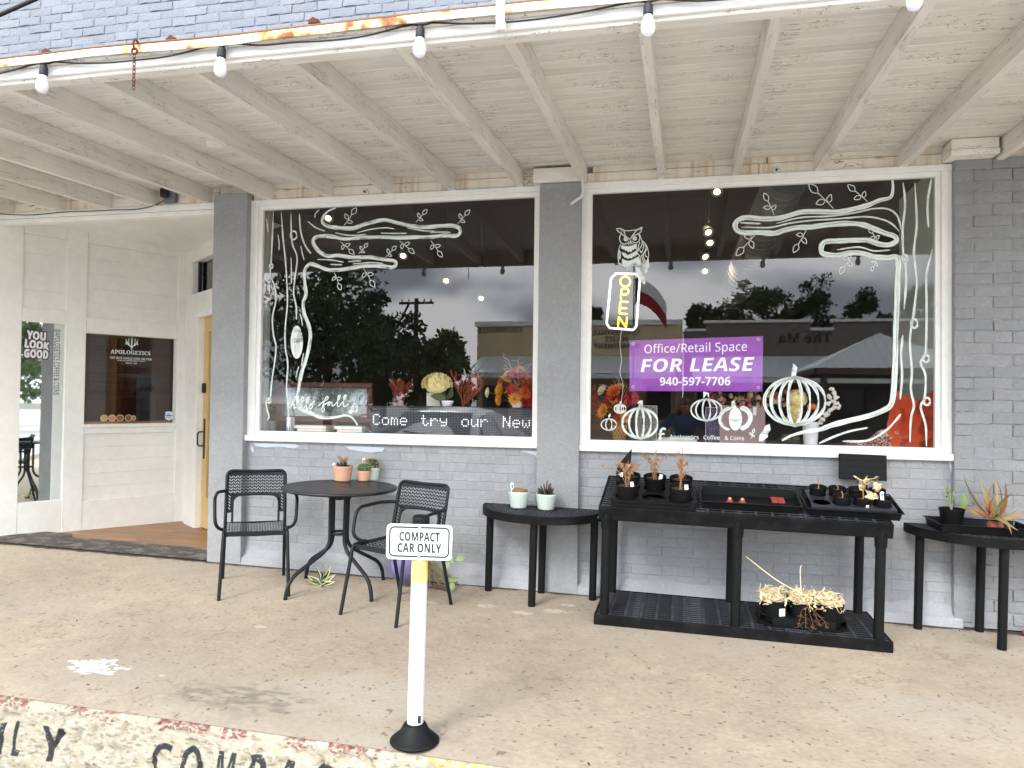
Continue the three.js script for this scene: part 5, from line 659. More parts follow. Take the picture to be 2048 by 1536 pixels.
{
  const t = onGround(thing('plant_bench', 'long black plastic two tier plant bench with tilted grated top', 'bench'), BX, (BZ0 + BZ1) / 2), W = 1.70, D = BZ1 - BZ0, [rim, bars] = grating(W, D, 0.088), [rim2, bars2] = grating(W + 0.02, D, 0.063);
  const top = sub('top_shelf', t); top.position.set(0, benchH + Math.tan(TILT) * D / 2, 0); top.rotation.x = TILT; part('rim', rim, M.plastic, top); part('grating', bars, M.bars, top); part('underside', bx(-W / 2 + 0.015, W / 2 - 0.015, -0.055, -0.05, -D / 2 + 0.015, D / 2 - 0.015, 0.001), M.plasticSmooth, top);
  const low = sub('bottom_shelf', t); low.position.set(0, 0.065, 0); part('rim', rim2, M.plastic, low); part('grating', bars2, M.bars, low); part('underside', bx(-W / 2, W / 2, -0.055, -0.05, -D / 2 + 0.015, D / 2 - 0.015, 0.001), M.plasticSmooth, low);
  for (const x of [-0.80, -0.01, 0.79]) for (const s of [1, -1]) { const z = s * (D / 2 - 0.045), yt = benchH + Math.tan(TILT) * (D / 2 - z) - 0.05; const l = part('leg', cyl(V(x, 0.06, z), V(x, yt, z), 0.0285, 0.0285, 20), M.plasticSmooth, t); part('collar', lathe([[0.031, 0], [0.034, 0.004], [0.036, 0.05], [0.04, 0.075]], 16).translate(x, yt - 0.1, z), M.plastic, l); }
}
function blackPot(name, label, p, q, r = 0.072, h = 0.125, group) { const t = thing(name, label, 'potted plant', p.toArray(), group); t.quaternion.copy(q); part('pot', lathe([[0, 0], [r * 0.76, 0], [r * 0.8, 0.01], [r * 0.97, h - 0.022], [r * 1.0, h - 0.02], [r * 1.03, h - 0.002], [r * 1.0, h], [r * 0.95, h - 0.004], [r * 0.85, h * 0.5]], 28), M.plasticSmooth, t); part('soil', pottedSoil(r * 0.92, h - 0.025), M.soil, t); return t; }
const leafCr = [0, 1, 2].map((k) => { const g = leafGeo(0.045, 0.03, 0.5, 1.2, 6), p = g.attributes.position, r = rng(k + 70); for (let i = 0; i < p.count; i++) { p.setX(i, p.getX(i) * (0.7 + r() * 0.6)); p.setZ(i, p.getZ(i) + (r() - 0.5) * 0.014); } g.computeVertexNormals(); return g; });
function driedPlant(t, y0, h, n, seed, mat = driedTan, lean = 0.4) { const r = rng(seed), S = [], L = []; for (let i = 0; i < n; i++) { const a = r() * 6.28, R = lean * h * r(), b = V(Math.cos(a) * R, y0 + h * (0.55 + 0.45 * r()), Math.sin(a) * R), m = V(Math.cos(a) * R * 0.3 + (r() - 0.5) * 0.02, y0 + h * 0.45, Math.sin(a) * R * 0.3), o = V((r() - 0.5) * 0.02, y0 - 0.02, (r() - 0.5) * 0.02); const c = curve([o, m, b]); S.push(tube([o, m, b], 0.0017, 10, 5)); const k = 9 + Math.floor(r() * 6); for (let j = 0; j < k; j++) { const u = 0.25 + 0.75 * r(), q = c.getPoint(u); L.push(aim(leafCr[Math.floor(r() * 3)], q, V(r() - 0.5, -0.8 + r() * 0.6, r() - 0.5), r() * 6, 0.2 + r() * 0.36)); } } part('stems', merge(S), stemTan, t); part('withered_leaves', merge(L), mat, t); }
{
  // pot carrier at the left end
  const c = thing('pot_carrier', 'black plastic pot carrier at the left end of the plant bench', 'tray', bp(1308, 999).toArray()); c.quaternion.copy(TQ);
  const F = new THREE.Shape([[-0.26, -0.16], [-0.22, -0.19], [0.22, -0.19], [0.26, -0.16], [0.26, 0.16], [0.22, 0.19], [-0.22, 0.19], [-0.26, 0.16]].map((p) => new THREE.Vector2(...p))); for (const [x, y] of [[-0.165, -0.09], [0, -0.09], [0.165, -0.09], [-0.165, 0.09], [0, 0.09], [0.165, 0.09]]) { const h = new THREE.Path(); h.absarc(x, y, 0.074, 0, 6.2832, true); F.holes.push(h); }
  part('deck', new THREE.ExtrudeGeometry(F, { depth: 0.006, bevelEnabled: true, bevelSize: 0.003, bevelThickness: 0.002, bevelSegments: 1, curveSegments: 14 }).rotateX(-Math.PI / 2).translate(0, 0.04, 0), M.plasticSmooth, c); part('skirt', merge([bx(-0.25, 0.25, 0.003, 0.04, 0.172, 0.182), bx(-0.25, 0.25, 0.003, 0.04, -0.182, -0.172), bx(-0.252, -0.244, 0.003, 0.04, -0.17, 0.17), bx(0.244, 0.252, 0.003, 0.04, -0.17, 0.17)]), M.plasticSmooth, c);
  const slot = (x, z) => c.localToWorld(V(x, 0.004, z)); c.updateMatrixWorld(true);
  const lab = ['at the front left of the carrier', 'at the front right of the carrier', 'at the rear left of the carrier', 'in the rear middle of the carrier', 'at the rear right of the carrier'];
  [[-0.165, 0.09, 0.2], [0.165, 0.09, 0.3], [-0.165, -0.09, 0.14], [0, -0.09, 0.2], [0.165, -0.09, 0.06]].forEach(([x, z, h], i) => { const t = blackPot('nursery_pot', 'black pot with a shrivelled brown plant ' + lab[i], slot(x, z), TQ); driedPlant(t, 0.11, h, i === 4 ? 2 : 7, 40 + i * 7, driedTan, 0.85); if (i !== 4) part('plant_label', bx(-0.011, 0.011, -0.01, 0.03, 0, 0.001).rotateX(-0.5).rotateY(0.5 - i * 0.3).translate(i === 2 ? -0.05 : 0.035, 0.115, 0.03), tagMat, t); });
  const shard = thing('tray_shard', 'black pointed piece of tray leaning on the wall behind the carrier', 'tray piece', pz(1246, 945, 0.13).toArray()); part('sheet', new THREE.ExtrudeGeometry(new THREE.Shape([[-0.05, -0.1], [-0.045, 0.02], [-0.02, 0.07], [0.06, 0.17], [0.05, 0.0], [0.03, -0.1]].map((p) => new THREE.Vector2(...p))), { depth: 0.004, bevelEnabled: false }).rotateX(-0.08), M.plasticSmooth, shard);
}
function tray(name, label, w, d, h, p, q, mat = M.plasticSmooth) { const t = thing(name, label, 'tray', p.toArray()); t.quaternion.copy(q); const o = 0.012; const wall = (x0, x1, z0, z1, dx, dz) => { const g = new THREE.BoxGeometry(x1 - x0, h, z1 - z0).translate((x0 + x1) / 2, h / 2, (z0 + z1) / 2), pp = g.attributes.position; for (let i = 0; i < pp.count; i++) if (pp.getY(i) > h / 2) pp.setXYZ(i, pp.getX(i) + dx * o, pp.getY(i), pp.getZ(i) + dz * o); g.computeVertexNormals(); return g; };
  part('floor', bx(-w / 2, w / 2, 0, 0.004, -d / 2, d / 2, 0.001), mat, t); part('sides', merge([wall(-w / 2, w / 2, d / 2 - 0.003, d / 2, 0, 1), wall(-w / 2, w / 2, -d / 2, -d / 2 + 0.003, 0, -1), wall(-w / 2, -w / 2 + 0.003, -d / 2, d / 2, -1, 0), wall(w / 2 - 0.003, w / 2, -d / 2, d / 2, 1, 0)]), mat, t); const e = w / 2 + o, f = d / 2 + o; part('lip', merge([bx(-e - 0.006, e + 0.006, h - 0.004, h + 0.002, f - 0.004, f + 0.008, 0.002), bx(-e - 0.006, e + 0.006, h - 0.004, h + 0.002, -f - 0.008, -f + 0.004, 0.002), bx(-e - 0.008, -e + 0.004, h - 0.004, h + 0.0015, -f, f, 0.002), bx(e - 0.004, e + 0.008, h - 0.004, h + 0.0015, -f, f, 0.002)]), mat, t); return t; }
{
  const p = bp(1497, 1008), t = tray('seed_tray', 'black shallow tray with red fittings in the middle of the bench', 0.56, 0.27, 0.055, p, TQ), at = (x, z, y = 0.006) => { t.updateMatrixWorld(true); return t.localToWorld(V(x, y, z)); };
  const red = std(hex('#8c2f26'), 0.6), tan = std(hex('#b98a62'), 0.7);
  [[-0.115, 0.03], [-0.04, 0.03], [0.07, 0.09]].forEach(([x, z], i) => { const f = thing('drip_fitting', i < 2 ? 'small red plastic fitting with tan core in the seed tray' : 'small red plastic fitting lying flat in the seed tray', 'fitting', at(x, z).toArray(), i < 2 ? 'red fittings in the tray' : undefined); f.quaternion.copy(TQ); part('body', i < 2 ? lathe([[0, 0.03], [0.014, 0.03], [0.016, 0.02], [0.024, 0.014], [0.026, 0], [0, 0]], 10) : bx(-0.025, 0.025, 0, 0.012, -0.015, 0.015, 0.004), red, f); part('core', i < 2 ? sphere(0, 0.03, 0, 0.012) : bx(-0.015, 0.015, 0.0125, 0.018, -0.009, 0.009, 0.003), tan, f); });
  [0.15, 0.19].forEach((x) => { const f = thing('seed_box', 'small black box with red edge in the seed tray', 'box', at(x, 0.02).toArray(), 'small boxes in the tray'); f.quaternion.copy(TQ); part('box', bx(-0.018, 0.018, 0, 0.035, -0.05, 0.05, 0.004), M.plasticSmooth, f); part('edge', bx(-0.019, 0.019, 0.0352, 0.039, -0.051, 0.051, 0.002), red, f); });
}
{
  const p = bp(1697, 1018), t = tray('cell_tray', 'black tray holding a grey cell pack at the right end of the bench', 0.5, 0.31, 0.05, p, TQ), F = new THREE.Shape([[-0.235, -0.145], [0.235, -0.145], [0.235, 0.145], [-0.235, 0.145]].map((q) => new THREE.Vector2(...q))), spots = []; for (const z of [-0.075, 0.075]) for (const x of [-0.17, -0.057, 0.057, 0.17]) spots.push([x, z]); for (const [x, z] of spots) { const h = new THREE.Path(); h.absarc(x, -z, 0.051, 0, 6.2832, true); F.holes.push(h); }
  part('cell_pack', new THREE.ExtrudeGeometry(F, { depth: 0.003, bevelEnabled: false, curveSegments: 14 }).rotateX(-Math.PI / 2).translate(0, 0.058, 0), std(hex('#2a2d33'), 0.35), t); part('cell_skirt', bx(-0.236, 0.236, 0.006, 0.058, 0.143, 0.147), std(hex('#2a2d33'), 0.35), t); part('cell_skirt', bx(-0.236, 0.236, 0.006, 0.058, -0.147, -0.143), std(hex('#2a2d33'), 0.35), t); t.updateMatrixWorld(true);
  spots.forEach(([x, z], i) => { if (i === 4) return; const q = blackPot('seedling_pot', ['with a tall bare twig', 'with a short bare stub', 'with only soil', 'with a curled dead leaf and bent twig', '', 'with a pale cut stub', 'with a crumpled pale yellow leaf', 'with a white tag and dry leaf'][i] ? 'small black pot ' + ['with a tall bare twig', 'with a short bare stub', 'with only soil', 'with a curled dead leaf and bent twig', '', 'with a pale cut stub', 'with a crumpled pale yellow leaf', 'with a white tag and dry leaf'][i] + ' in the cell tray' : '', t.localToWorld(V(x, 0.022, z)), TQ, 0.05, 0.088); const r = rng(i + 400), L = [];
    if (i !== 2) part('twig', tube([V(0, 0.06, 0), V(0.004, 0.09, 0), V(-0.004, [0.15, 0.1, 0, 0.15, 0, 0.11, 0.14, 0.1][i], 0)], 0.0035, 10, 6), stemTan, q);
    if (i === 6) for (let k = 0; k < 9; k++) L.push(aim(leafCr[k % 3], V((r() - 0.5) * 0.02, 0.12 + r() * 0.03, (r() - 0.5) * 0.02), V((r() - 0.5) * 0.7, 1, (r() - 0.5) * 0.5), r() * 6, 1.0 + r() * 0.9)); if (i === 3) for (let k = 0; k < 7; k++) L.push(aim(leafCr[k % 3], V(0.0, 0.13, 0), V(r() - 0.5, -0.7, r() - 0.5), r() * 6, 0.8 + r() * 0.7)); if (i === 7) for (let k = 0; k < 3; k++) L.push(aim(leafCr[k], V(-0.03, 0.095, 0.01), V(-1, 0.1, 0.2), r() * 6, 1.5)); if (L.length) part('dry_leaf', merge(L), driedPale, q); if (i === 7) plantTag(q, -0.01, 0.09, 0.02, 0.04); if (i === 6) part('plant_label', bx(-0.01, 0.01, 0.02, 0.05, 0, 0.001).rotateY(0.4).translate(0.02, 0, 0.046), tagMat, q); });
  const b = thing('leaning_tray', 'black flat tray propped up behind the cell tray', 'tray', pz(1725, 960, 0.12).toArray()), a0 = pz(1677, 905, 0.12), a1 = pz(1773, 959, 0.12); b.quaternion.copy(GQ); b.rotateX(-0.12); part('panel', bx(-(a1.x - a0.x) / 2, (a1.x - a0.x) / 2, 0, a0.y - a1.y, -0.008, 0.008, 0.004), M.plasticSmooth, b); for (let i = 1; i < 4; i++) part('groove_rib', bx(-(a1.x - a0.x) / 2 + 0.01, (a1.x - a0.x) / 2 - 0.01, (a0.y - a1.y) * i / 4, (a0.y - a1.y) * i / 4 + 0.003, 0.0085, 0.0105, 0.0005), M.plasticSmooth, b); part('prop', bx(-0.03, 0.03, -0.105, -0.001, -0.006, 0.006, 0.003), M.plasticSmooth, b);
}
{ // tray of straw dry plants on the lower shelf
  const q = pplane(1600, 1243, V(BX, gy(BX, 0.45) + 0.066, 0.45), GN), t = thing('octagon_tray', 'black eight sided pot tray on the lower shelf', 'tray', q.toArray()); t.quaternion.copy(GQ);
  const oct = (s, h, hole) => { const S = new THREE.Shape([[-0.26, -0.1], [-0.19, -0.165], [0.19, -0.165], [0.26, -0.1], [0.26, 0.1], [0.19, 0.165], [-0.19, 0.165], [-0.26, 0.1]].map(([a, b]) => new THREE.Vector2(a * s, b * s))); if (hole) for (const x of [-0.16, 0, 0.16]) for (const z of [-0.075, 0.075]) { const p = new THREE.Path(); p.absarc(x, z, 0.07, 0, 6.2832, true); S.holes.push(p); } return new THREE.ExtrudeGeometry(S, { depth: h, bevelEnabled: true, bevelSize: 0.004, bevelThickness: 0.002, bevelSegments: 1, curveSegments: 12 }).rotateX(-Math.PI / 2); };
  part('base', oct(1, 0.006).translate(0, 0.003, 0), M.plasticSmooth, t); part('deck', oct(0.93, 0.005, true).translate(0, 0.05, 0), M.plasticSmooth, t); part('wall', merge([0, 1, 2, 3].map((k) => { const x = [-0.25, 0.25, 0, 0][k], z = [0, 0, -0.155, 0.155][k]; return k < 2 ? bx(x - 0.003, x + 0.003, 0.01, 0.05, -0.09, 0.09) : bx(-0.18, 0.18, 0.01, 0.05, z - 0.003, z + 0.003); })), M.plasticSmooth, t);
  t.updateMatrixWorld(true); let k = 0; const which = ['front left', 'front middle', 'front right', 'rear left', 'rear middle', 'rear right'];
  for (const z of [0.075, -0.075]) for (const x of [-0.16, 0, 0.16]) { const p = blackPot('straw_pot', 'black pot of straw coloured dead leaves in the eight sided tray, ' + which[k], t.localToWorld(V(x, 0.011, z)), GQ, 0.076, 0.135), r = rng(700 + k), S = []; for (let i = 0; i < 130; i++) { const a = r() * 6.28, R = 0.015 + r() * 0.075, y = 0.118 + r() * 0.03; const o = V(Math.cos(a) * R * 0.3, 0.115, Math.sin(a) * R * 0.3), m = V(Math.cos(a) * R, y + 0.02 * r(), Math.sin(a) * R), e = V(Math.cos(a + 1.6) * R * 1.1, y - 0.02 * r(), Math.sin(a + 1.6) * R * 1.1); S.push(r() < 0.3 ? aim(leafCr[i % 3].clone().scale(0.45, 1.2, 1.4), m, V(r() - 0.5, 0.3 * (r() - 0.5), r() - 0.5), r() * 6, 0.5 + r() * 0.6) : tube([o, m, e], 0.0012 + r() * 0.0012, 6, 4)); } part('straw', merge(S), driedPale, p);
    if (k === 0) part('white_label', bx(-0.02, 0.02, 0.05, 0.095, 0, 0.0012).rotateY(0.5).translate(0.036, 0, 0.066), tagMat, p); if (k === 1) { part('long_stalk', tube([V(0.06, 0.15, 0.0), V(-0.14, 0.24, -0.02), V(-0.33, 0.37, -0.04)], 0.0035, 14, 5), driedPale, p); part('long_stalk', tube([V(0, 0.14, -0.05), V(-0.01, 0.3, -0.05), V(-0.005, 0.34, -0.05)], 0.003, 10, 5), driedPale, p); const C = []; for (let i = 0; i < 5; i++) { const x0 = -0.03 + i * 0.035, c = [V(0.02, 0.125, 0.075), V(x0 * 0.6, 0.09 + r() * 0.02, 0.1), V(x0, 0.05, 0.105 + r() * 0.02), V(x0 + (r() - 0.5) * 0.05, 0.005 + r() * 0.03, 0.12)], q = curve(c); C.push(tube(c, 0.0016, 12, 4)); for (let j = 0; j < 9; j++) { const o = q.getPoint(0.4 + 0.6 * r()); C.push(tube([o, o.clone().add(V((r() - 0.5) * 0.03, -0.01 + r() * 0.015, r() * 0.01)), o.clone().add(V((r() - 0.5) * 0.05, -0.02 + r() * 0.02, r() * 0.012))], 0.0011, 5, 4), sphere(o.x, o.y, o.z, 0.0028, 5, 4)); } } part('trailing_twigs', merge(C), std(hex('#6e4a33'), 0.9), p); } k++; }
}
// ---------------------------------------------------------------- plants on the right table and on the ground
{
  const p = onHalf(1957, 0.27, 0.655, 1.84), t = tray('square_tray', 'black square tray on the half round table by the rough wall', 0.5, 0.30, 0.05, p, GQ); t.updateMatrixWorld(true);
  const a = blackPot('nursery_pot', 'black pot with a leggy green plant in the square tray', t.localToWorld(V(-0.14, 0.006, -0.04)), GQ, 0.072, 0.12), r = rng(811), S = [], L = [], lv = leafGeo(0.05, 0.03, 0.3); for (let i = 0; i < 5; i++) { const e = V(-0.06 + r() * 0.1, 0.2 + r() * 0.07, (r() - 0.5) * 0.06), c = curve([V(0, 0.09, 0), V(e.x * 0.4, 0.17, e.z * 0.5), e]); S.push(tube([V(0, 0.09, 0), V(e.x * 0.4, 0.17, e.z * 0.5), e], 0.003, 10, 5)); for (let k = 0; k < 7; k++) L.push(aim(lv, c.getPoint(0.35 + 0.65 * r()), V(r() - 0.5, 0.3 * (r() - 0.3), r() - 0.5), r() * 6, 0.25 + r() * 0.4)); } L.push(aim(lv, V(0.04, 0.13, 0.05), V(0.2, 1, 0.1), 0.2, 1.9)); part('stems', merge(S), std(hex('#9aa37a'), 0.8), a); part('leaves', merge(L), std(hex('#6f8a52'), 0.7), a);
  const b = thing('aloe', 'reddish green aloe with a terracotta bulb pot spilling over the square tray', 'plant', t.localToWorld(V(0.07, 0.006, 0.06)).toArray()); part('bulb_pot', lathe([[0, 0], [0.03, 0], [0.045, 0.025], [0.047, 0.04], [0.038, 0.065], [0.026, 0.07]], 20), std(hex('#8f4a2e'), 0.6), b);
  const mats = [std(hex('#b08a5e'), 0.7), std(hex('#8f8a56'), 0.7), std(hex('#a9694c'), 0.7)], q = rng(77); for (let i = 0; i < 26; i++) { const an = q() * 6.28, len = 0.15 + q() * 0.17, el = 0.05 + q() * 1.25, g = leafGeo(len, 0.026 + q() * 0.012, (q() - 0.1) * 1.1, 0, 8); part('blade', aim(g, V(Math.cos(an) * 0.015, 0.085, Math.sin(an) * 0.015), V(Math.cos(an) * Math.cos(el), Math.sin(el), Math.sin(an) * Math.cos(el)), an + 1.57), mats[i % 3], b); }
}
{ // snake plant cutting lying under the table
  const p = pg(640, 1170), t = onGround(thing('snake_plant', 'uprooted variegated snake plant lying on the pavement under the table', 'plant'), p.x, p.z), g = leafGeo(0.15, 0.05, 0.15, 0, 8), q = rng(15), edge = std(hex('#d9dcae'), 0.6), core = std(hex('#39502f'), 0.6); for (const [a, e, s] of [[1.2, 1.2, 1], [0.6, 0.9, 0.95], [2.0, 0.8, 0.85], [2.8, 0.35, 0.75], [0.1, 0.5, 0.85], [-0.3, 0.15, 0.8], [-1.3, 0.12, 0.8], [-2.2, 0.2, 0.6], [0.9, 0.6, 0.7], [-0.8, 0.3, 0.6]]) { const d = V(Math.cos(a) * Math.cos(e), Math.sin(e), Math.sin(a) * -Math.cos(e) * 0.6); const l = part('leaf_margin', aim(g, V(0, 0.012, 0), d, 0.4 + a, s), edge, t); part('leaf_centre', aim(leafGeo(0.14, 0.034, 0.15, 0, 8), V(0, 0.0135, 0.001), d, 0.4 + a, s), core, l); part('leaf_back', aim(leafGeo(0.14, 0.034, 0.15, 0, 8), V(0, 0.0105, -0.001), d, 0.4 + a, s), core, l); }
  const R_ = []; for (let i = 0; i < 8; i++) R_.push(tube([V(-0.01, 0.012, 0), V(-0.05, 0.015, 0.02 * (i - 4) / 3), V(-0.085 - q() * 0.02, 0.004, 0.03 * (i - 4) / 3)], 0.002, 8, 4)); part('roots', merge(R_), driedTan, t);
}
{ // purple pot on its side with a dry plant
  const p = pg(792, 1178), t = onGround(thing('purple_planter', 'purple round planter tipped on its side by the wall', 'planter'), p.x, p.z), pur = std(hex('#6b6496'), 0.5); const g = part('shell', lathe([[0, 0], [0.055, 0], [0.085, 0.03], [0.1, 0.08], [0.095, 0.13], [0.085, 0.155], [0.092, 0.16], [0.092, 0.168], [0.08, 0.165], [0.08, 0.02]], 32), pur, t); g.rotation.set(0.25, 0.3, -1.35); g.scale.setScalar(1.2); g.position.set(-0.06, 0.122, -0.06);
  const d = onGround(thing('trailing_plant', 'half dead trailing plant spilling from the purple planter', 'plant'), p.x + 0.2, p.z - 0.1), q = rng(55), A = [], B = [], C = []; for (let i = 0; i < 120; i++) { const a = q() * 6.28, R = 0.05 + q() * 0.16; A.push(tube([V(-0.1, 0.07, 0), V(-0.02 + q() * 0.05, 0.1 + q() * 0.12, (q() - 0.5) * 0.1), V(Math.cos(a) * R + 0.06, 0.015 + q() * 0.12, Math.sin(a) * R * 0.7)], 0.0016, 8, 4)); } const lv = leafGeo(0.07, 0.045, 0.3); for (const [x, y, z] of [[0.19, 0.25, 0], [0.22, 0.22, 0.02], [0.17, 0.09, 0.05], [0.2, 0.07, 0.03], [0.13, 0.12, 0.03], [0.24, 0.27, 0], [0.16, 0.2, 0]]) { B.push(aim(lv, V(x, y, z), V(q() - 0.3, 0.5 - q(), q() - 0.2), q() * 6, 0.8 + q() * 0.5)); } B.push(tube([V(-0.05, 0.07, 0), V(0.08, 0.12, 0), V(0.22, 0.25, 0)], 0.003, 12, 5), tube([V(-0.05, 0.07, 0), V(0.1, 0.08, 0.03), V(0.2, 0.07, 0.03)], 0.003, 12, 5)); for (let i = 0; i < 6; i++) C.push(tube([V(-0.08, 0.02 + q() * 0.02, 0.04 * q()), V(0.05, 0.03, 0.05 * q()), V(0.16, 0.015, 0.06 * q())], 0.005, 10, 5)); part('dry_blades', merge(A), std(hex('#8a8263'), 0.9), d); part('green_leaves', merge(B), std(hex('#8fa06f'), 0.7), d); part('dead_stalks', merge(C), std(hex('#6d4b36'), 0.9), d);
}
{ // broken bricks and rusty leaves at the foot of the rough wall
  const t = thing('broken_brick', 'broken red brick in the hole at the foot of the rough wall', 'brick', [2.2, gy(2.2, 0.12), 0.13]); part('lump', blob(0.07, 0.035, 0.04, 0.35, 9).translate(0, 0.03, 0), std(hex('#8a4a36'), 0.95), t); part('chip', blob(0.035, 0.02, 0.03, 0.4, 12).translate(-0.09, 0.018, 0.02), std(hex('#74402f'), 0.95), t);
  const r = rng(123); for (const [px, py] of [[1812, 1244], [1790, 1240], [1193, 1185], [1700, 1246], [1540, 1222]]) { const p = pg(px, py), l = onGround(thing('dry_leaf', 'curled rust brown dry leaf on the pavement by the wall', 'leaf', [0, 0, 0], 'dry leaves along the wall'), p.x, p.z, r() * 6); part('blade', leafCr[1].clone().rotateX(-1.35).scale(1.3, 1.3, 1.3).translate(0, 0.012, 0), std(hex('#8e5535'), 0.9), l); }
}
// ---------------------------------------------------------------- things in the shop windows
const LY = 1.106, RY = 1.096;                            // tops of the two ledges
const ledge = (px, z, y = LY) => { const p = pz(px, 860, z); return V(p.x, y, z); };
{ // purple banner hung inside the glass
  const c = [[1258.5, 681], [1526.5, 672], [1525, 783], [1259, 782]].map(([x, y]) => pz(x, y, -0.012)), N = 40, K = 16, P = [], U = [], I = [];
  for (let j = 0; j <= K; j++) for (let i = 0; i <= N; i++) { const u = i / N, v = j / K, a = c[0].clone().lerp(c[1], u), b = c[3].clone().lerp(c[2], u), q = a.lerp(b, v); P.push(q.x, q.y, -0.014 - 0.010 * fbm(u * 7 + 9, v * 4 + 9, 4, 512, 501)); U.push(u, 1 - v); if (i < N && j < K) { const e = j * (N + 1) + i; I.push(e, e + N + 1, e + N + 2, e, e + N + 2, e + 1); } }
  const g = new THREE.BufferGeometry(); g.setAttribute('position', new THREE.Float32BufferAttribute(P, 3)); g.setAttribute('uv', new THREE.Float32BufferAttribute(U, 2)); g.setIndex(I); g.computeVertexNormals();
  const tex = ctex(1400, 560, (x, w, h) => { x.fillStyle = '#8f3fae'; x.fillRect(0, 0, w, h); const r = rng(3); for (let i = 0; i < 500; i++) { x.fillStyle = r() < 0.5 ? 'rgba(120,40,155,0.06)' : 'rgba(190,110,220,0.06)'; x.beginPath(); x.ellipse(r() * w, r() * h, 20 + r() * 90, 8 + r() * 30, r() * 3, 0, 7); x.fill(); } x.fillStyle = '#f7f3fb'; x.textAlign = 'center'; const put = (s, f, y, wd, sk = 0) => { x.font = f; x.save(); x.translate(w / 2, y); x.transform(1, 0, sk, 1, 0, 0); x.scale(wd / x.measureText(s).width, 1); x.fillText(s, 0, 0); x.restore(); }; put('Office/Retail Space', '128px sans-serif', 145, 1090); put('FOR LEASE', 'bold 195px sans-serif', 350, 1200, -0.2); put('940-597-7706', 'bold 122px sans-serif', 498, 750); });
  const t = thing('banner', 'purple vinyl office space for lease banner hung inside the window', 'banner'); part('sheet', g, std(hex('#ffffff'), 0.4, { map: tex }), t);
  for (const [x, y] of [[1266, 688], [1517, 679], [1517, 775], [1266, 774]]) { const q = pz(x, y, -0.012); part('grommet', new THREE.TorusGeometry(0.009, 0.0032, 6, 16).translate(q.x, q.y, -0.012), std(hex('#cfcfd4'), 0.35, { metalness: 0.6 }), t); }
}
{ // OPEN sign: glowing tubes on a clear plate
  const z = -0.035, t = thing('open_sign', 'lit vertical open sign with yellow letters and white border', 'sign'), wp = (l) => l.map(([x, y]) => pz(x, y, z));
  const white = new THREE.MeshStandardMaterial({ color: 0xffffff, emissive: hex('#e8f4ff'), emissiveIntensity: 0.3 }), yel = new THREE.MeshStandardMaterial({ color: hex('#ffe83a'), emissive: hex('#ffdf1a'), emissiveIntensity: 0.3 });
  const ring = wp([[1231, 547], [1274, 548], [1280, 556], [1273, 652], [1267, 660], [1219, 656], [1213, 647], [1222, 556], [1231, 547]]);
  part('border_tube', bent([...ring.slice(0, -1).flatMap((p) => [p]), ring[0].clone().add(V(0.004, 0, 0))], 0.0078, 0.012), white, t);
  const L = [oval(1250.5, 563, 10, 10), [[1241.5, 597], [1243, 577], [1254, 576], [1258, 582], [1254, 589], [1243, 589]], [[1256, 604], [1240.5, 603], [1239, 627], [1254, 628]], [[1239, 616], [1253, 616.5]], [[1236, 653], [1237.5, 634], [1252, 655], [1254, 635]]];
  part('letter', tube(wp(L[0]), 0.0068, 40), yel, t, 'letter O'); part('letter', bent(wp(L[1]), 0.0068, 0.014), yel, t, 'letter P'); part('letter', merge([bent(wp(L[2]), 0.0068, 0.006), bent(wp(L[3]), 0.0068, 0.006)]), yel, t, 'letter E'); part('letter', bent(wp(L[4]), 0.0068, 0.004), yel, t, 'letter N');
  const cord = [[1243, 660], [1240, 690], [1243, 720], [1240, 745], [1246, 770], [1243, 800], [1240, 830]].map(([x, y]) => pz(x, y, z - 0.01)); part('cord', tube(cord, 0.0025, 50, 5), std(hex('#bfc3c2'), 0.5), t);
  const l = new THREE.PointLight(hex('#fff3b0'), 0.05); l.position.copy(pz(1247, 600, 0.06)); l.position.z = -0.09; l.castShadow = true; scene.add(l);
}
